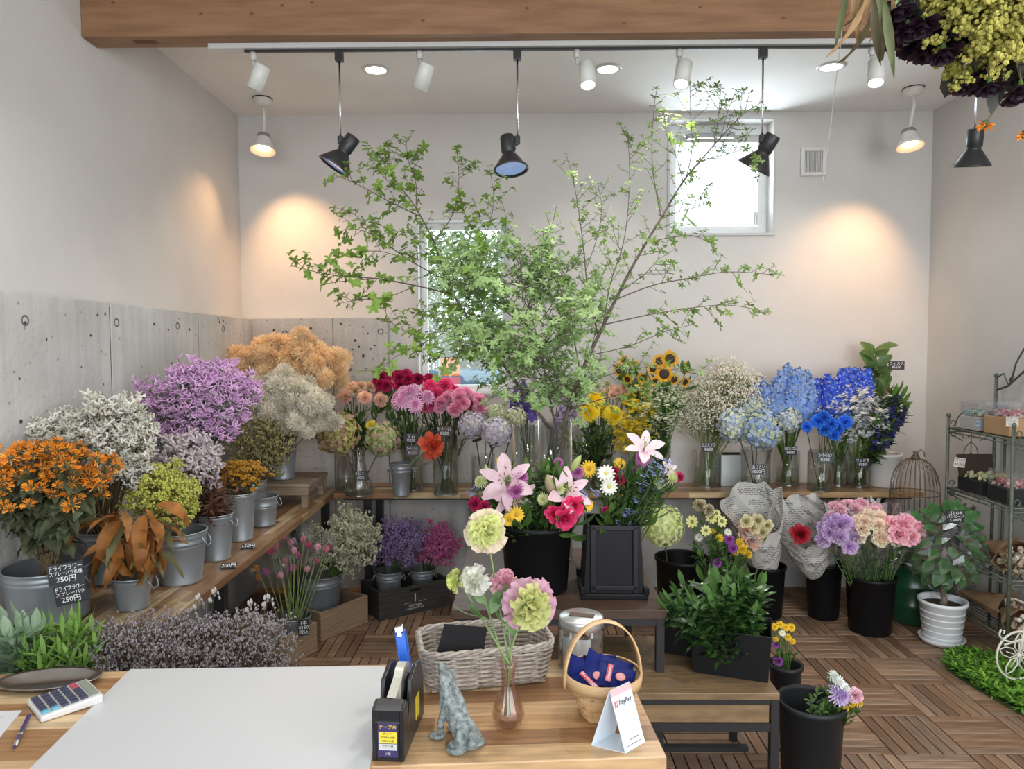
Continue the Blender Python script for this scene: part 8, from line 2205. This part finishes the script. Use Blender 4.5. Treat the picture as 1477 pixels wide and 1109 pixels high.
for j in range(nS):
    a = 2 * PI * (j + .5) / nS; q = MB(); vs = []
    for k in range(7):
        z_ = .002 + (HBk - .01) * k / 6; r_ = cr_(z_, a)
        for s in (-1, 1): aa = a + s * .115; vs.append((r_ * math.cos(aa), r_ * math.sin(aa), z_))
    q.add(vs, [(2 * i, 2 * i + 1, 2 * i + 3, 2 * i + 2) for i in range(6)]); q.build('upright_strip', chip, cb)
q = MB(); q.lathe([(rt_ - .010, HBk - .026), (rt_ + .0015, HBk - .026), (rt_ + .004, HBk), (rt_ - .002, HBk + .001)], 48); o = q.build('rim_band', chip, cb, True); sm = o.modifiers.new('thickness', 'SOLIDIFY'); sm.thickness = .0015
q = MB(); q.lathe([(0, .003), (rb_ * .95, .003)], 20); q.build('basket_floor', chip, cb)
q = MB(); vs = []; n = 26
for i in range(n + 1):
    t_ = PI * i / n; x = -math.cos(t_) * (rt_ + .003); z_ = HBk - .03 + max(0.0, math.sin(t_)) ** .85 * .145
    nx, nz = -math.cos(t_), math.sin(t_)
    for (dy_, dd) in ((-.009, 0), (.009, 0), (.009, .004), (-.009, .004)): vs.append((x + nx * dd, dy_, z_ + nz * dd))
q.add(vs, [(4 * i + j, 4 * i + (j + 1) % 4, 4 * i + 4 + (j + 1) % 4, 4 * i + 4 + j) for i in range(n) for j in range(4)] + [(3, 2, 1, 0), (4 * n, 4 * n + 1, 4 * n + 2, 4 * n + 3)]); q.build('hoop_handle', chip, cb, True)
# blue foil sachets in it
foil = mat('foil_blue', (.015, .035, .30), .2, .35, bump=1.0, bscale=60)
def T_pack(seed):
    r = random.Random(seed); q = MB(); N = 9; M = 7; vs = []
    for side in (1, -1):
        for i in range(N + 1):
            for j in range(M + 1):
                x, y = i / N - .5, j / M - .5; h_ = .22 * (1 - (2 * x) ** 4) * (1 - (2 * y) ** 2); vs.append((x * 1.0, y * .78, side * h_ * .5 + r.uniform(-.012, .012)))
    fs = []; O = (N + 1) * (M + 1)
    for i in range(N):
        for j in range(M):
            k = i * (M + 1) + j; f = (k, k + M + 1, k + M + 2, k + 1); fs += [f, tuple(O + x for x in reversed(f))]
    q.add(vs, fs); return q.mesh('foil_body', foil, False)
pk_me = [T_pack(1), T_pack(2)]
sp_ = [(-.045, .012, .098, 60, 30, 20, .085), (-.012, .025, .105, 40, -30, 70, .08), (.030, .022, .102, 30, 15, -10, .085), (.028, -.022, .106, 22, 8, -14, .085), (-.025, -.020, .100, 25, -12, 40, .08), (.052, .0, .098, 35, 40, 10, .07), (.0, .045, .095, 60, 0, 0, .08)]
wl_ = ['standing point-up nearest the willow basket', 'crumpled in the middle', 'at the back by the hoop foot', 'lying flat in front with a pink sweet on it', 'in front near the woven rim', 'at the outer side beside the hoop foot', 'at the very back']
for i, (x, y, z_, rx, ry, rz_, s_) in enumerate(sp_):
    t = thing('foil_sachet', 'blue foil sachet, ' + wl_[i], 'sachet', Vector(cb.location) + Vector((x, y, z_ - .012)), (R(rx), R(ry), R(rz_)), group='blue foil sweet sachets')
    obj('foil_body', pk_me[i % 2], t, None, None, s_)
    if i in (3, 4):
        q = MB(); q.box((-.016, .0, .0105), (.012, .050, .0008)); q.build('printed_band', mat('print_redband', (.5, .06, .08), .3), t)
        obj('lettering', text_mesh('Cranberry', .0095, mat('print_white', (.75, .75, .78), .4)), t, (-.016, 0, .0113), (0, 0, R(90)))
        q = MB(); q.blob((.010, -.004, .010), .012, 12, 6, (1, 1, .15)); q.build('printed_sweet', mat('print_pink', (.62, .25, .24), .4), t, True)
# tent card
k0, k1 = at(885, 992, dk(905, 1080).y + .012), at(921, 974, dk(905, 1080).y + .012)
g0, g1 = dk(902, 1087), dk(945, 1062); g2 = dk(880, 1070)
t = thing('tent_card', 'white folded table sign reading PayPay with a pink top edge', 'sign', g0 + Vector((0, 0, .0005)))
g1 = g0 + (g1 - g0).normalized() * .066; ht = .125
al = (g1 - g0).normalized(); bk_ = Vector((-al.y, al.x, 0)); lean = bk_ * .034
t0, tt1 = lean + Vector((0, 0, ht)) - al * .012, lean + (g1 - g0) + Vector((0, 0, ht)) - al * .012
cardm = mat('card_white', (.62, .68, .74), .45); g1l = g1 - g0
def quad(a_, b_, c_, d_, nm, m, th_=.0012):
    q = MB(); nrm = (b_ - a_).cross(d_ - a_).normalized(); q.prism([tuple(x) for x in (a_, b_, c_, d_)], None, tuple(-nrm * th_)); return q.build(nm, m, t)
quad(Vector((0, 0, 0)), g1l, tt1, t0, 'front_panel', cardm)
quad(lean * 2 - al * .03, lean * 2 + g1l - al * .02, tt1, t0, 'rear_panel', cardm)
quad(Vector((0, 0, .001)), g1l + Vector((0, 0, .001)), lean * 2 + g1l - al * .02, lean * 2 - al * .03, 'base_flap', cardm)
X = al; Z_ = (t0 - Vector((0, 0, 0)) + al * .012).normalized(); Yn = Z_.cross(X).normalized()   # into the card
def oncard(x, z): 
    sh = -.012 * z / ht
    return X * (x + sh) + Z_ * z - Yn * .0006
shear_M = Matrix((X, Z_, X.cross(Z_))).transposed()
q = MB(); e_ = -Yn * .0006; q.prism([tuple(t0 + e_ - Z_ * .014 + X * .0013), tuple(tt1 + e_ - Z_ * .014 + X * .0013), tuple(tt1 + e_), tuple(t0 + e_)], None, tuple(-Yn * .0005)); q.build('pink_band', mat('pink_band', (.72, .42, .44), .5), t)
rotc = shear_M.to_4x4()
tm = text_mesh('PayPay', .0145, mat('logo_ink', (.10, .10, .12), .6), shear=.12); obj('lettering', tm, t, oncard(.038, ht * .79), rotc.to_euler())
q = MB(); q.box((0, 0, 0), (.0105, .0125, .0008)); o = q.build('logo_mark', mat('logo_red', (.62, .14, .18), .5), t, loc=oncard(.010, ht * .79), rot=rotc.to_euler(), bevel=.0003)
tm = text_mesh('P', .0125, cardm, shear=.12); obj('lettering', tm, t, oncard(.010, ht * .79) - Yn * .0006, rotc.to_euler())
for z_, w_, x_ in ((.115, .030, .036), (.33 * .5, .0, .03)):
    if w_: q = MB(); q.box((0, 0, 0), (w_, .0011, .0004)); q.build('printed_line', mat('logo_ink', (.1, .1, .12), .6), t, loc=oncard(x_, ht * z_ + .006), rot=rotc.to_euler())
q = MB(); q.box((0, 0, 0), (.046, .0010, .0004)); q.build('printed_line', MATS['logo_ink'], t, loc=oncard(.034, .010), rot=rotc.to_euler())

# ================================================================ DRIED BUNCHES HANGING FROM THE CEILING
HY = 1.75
def up_at(px, py, Y): return at(px, py, Y)
hy_st = [T_dots(dry_stem, [fm('helichrysum', '#c2bb58', '#d0ca70'), fm('helichrysum2', '#a8a148', '#b8b258')], s, .5, 12, .15, 8, .013, 3) for s in (31, 32)]
b = up_at(1415, -230, HY); 
spray_bunch('hanging_yellow_bunch', 'large upside-down bunch of dried yellow everlasting flowers overhead', 'flowers', b, .03, *el(1440, 22, HY, 80, 62, .15), 36, hy_st, 71, flip=-1, lo=-.4, front=.95, grow=1.05)
b2 = up_at(1385, -215, HY + .12)
dkl = [T_leafy(dry_stem, [fm('dry_leaf_dark', '#3c3f38', '#51544a', .8), fm('dry_leaf_grey', '#5c6058', '#44473f', .8)], s, 20, .15, .5, .4, .7, 3) for s in (33, 34)]
def hang_rose(px, py, dy, s, i, grp):
    hd = up_at(px, py, HY + .12 + dy)
    flower('dried_rose', 'dried purple rose, ' + ORD[i] + ' from left ' + grp, 'flower', b2 + Vector(((px - 1385) * .0002, 0, 0)), hd, s, dr_me[i % 2], dry_stem, .0022, (rnd.uniform(-.3, .3), -.3, -1), leaves=(dleaf, 6, .065, .55, .97), group='dried purple roses overhead, ' + grp)
dr_me = [T_rose(petm('dried_rose%d' % s, ('#2a1826', '#3a2233'), ('#1e121c', '#2a1826')), s, .5) for s in (1, 2)]
dleaf = T_leaf(MATS['dry_leaf_dark'], .5, .9, 4, .25, .06)
for i, (px, py) in enumerate(sorted(((1296, 18), (1310, 45), (1288, 60), (1318, 72), (1335, 78), (1352, 74), (1345, 50), (1362, 80), (1375, 62), (1330, 40), (1300, 35), (1366, 40)))):
    hang_rose(px, py - 8, rnd.uniform(-.12, .0), .034, i, 'in the row beside the yellow bunch')
for i, (px, py) in enumerate(sorted(((1388, 132), (1402, 134), (1416, 118), (1428, 134), (1441, 132), (1412, 104), (1462, 150), (1474, 138), (1455, 110), (1480, 120)))):
    hang_rose(px, py - 14, rnd.uniform(-.12, .05), .030, i, 'in the lower row under the yellow bunch')
spray_bunch('hanging_leaf_bunch', 'grey-green crumpled dried rose leaves hanging between the purple heads', 'leaves', b2, .03, *el(1318, 22, HY + .16, 30, 34, .10), 16, dkl, 72, flip=-1, lo=-.3, cname='leaves', kind=None)
spray_bunch('hanging_leaf_bunch', 'grey-green crumpled dried leaves hanging under the yellow bunch', 'leaves', b2 + Vector((.06, 0, 0)), .03, *el(1425, 78, HY + .1, 40, 34, .10), 12, dkl, 73, flip=-1, lo=-.3, cname='leaves', kind=None)
hl = [T_leaf(m_, .11, c_, 7, .55, .12) for m_, c_ in ((fm('husk', '#9a7d58', '#7c6242', .7), .9), (fm('husk_dark', '#4a4632', '#5d573c', .7), 1.2), (fm('husk_green', '#6e7550', '#565c3e', .7), .6))]
b3 = up_at(1262, -150, HY - .02); t = thing('hanging_husk_branch', 'upside-down branch of long curled brown and green dried leaves', 'leaves', b3)
rg = random.Random(77)
for k, (px, py, w) in enumerate(((1205, 60, 2), (1200, 10, 0), (1232, 55, 0), (1240, 30, 0), (1250, 5, 0), (1270, 60, 0), (1262, 85, 1), (1275, 95, 1), (1290, 95, 2), (1285, 50, 0), (1240, 70, 0), (1255, 40, 1), (1225, 20, 0), (1210, 30, 0), (1282, 30, 0), (1266, 20, 2), (1250, 98, 1), (1300, 80, 0))):
    e = up_at(px, py, HY + rg.uniform(-.08, .08)) - b3; m0 = e * .62 + Vector((rg.uniform(-.01, .01), 0, .01)); dd = e - m0
    if k % 2 == 0: q = MB(); q.tube([(0, 0, 0), e * .3, m0], [.004, .003, .002], 5); q.build('stem', dry_stem, t, True)
    else: q = MB(); q.tube([(0, 0, 0), m0], [.003, .002], 4); q.build('stem', dry_stem, t)
    obj('leaf', hl[w], t, m0, leaf_rot(dd, (rg.uniform(-.8, .8), -1, 0)), dd.length * 1.15)
orr = T_heads(dry_stem, [MATS['safflower'], MATS['safflower_deep'], leaf_olive], leaf_olive, 9, .6, 2, .05, 6, .12)
b4 = up_at(1500, -200, HY + .2); t = thing('hanging_orange_bunch', 'few orange dried safflower heads hanging at the picture edge', 'flowers', b4)
for (px, py) in ((1478, 150), (1478, 205), (1490, 180)):
    e = up_at(px, py, HY + .2) - b4; s_ = obj('flower_spray', orr[0], t, None, aim_rot(e), e.length)
    for tp in orr[1][1]: obj('flower_head', orr[1][0], s_, tp, None, orr[1][2] * .6)
# hanging rods that carry the dried bunches
q = MB(); a_ = up_at(1180, -175, HY + .05); b_ = up_at(1560, -190, HY + .05); q.tube([a_, b_], .008, 8); q.tube([a_ + Vector((.05, 0, 0)), Vector((a_.x + .05, a_.y, ZC))], .003, 5); q.tube([b_ - Vector((.05, 0, 0)), Vector((b_.x - .05, b_.y, ZC))], .003, 5)
tag(q.build('hanging_rail', black_metal), 'thin rail hung from the ceiling carrying the dried bunches', 'rail')
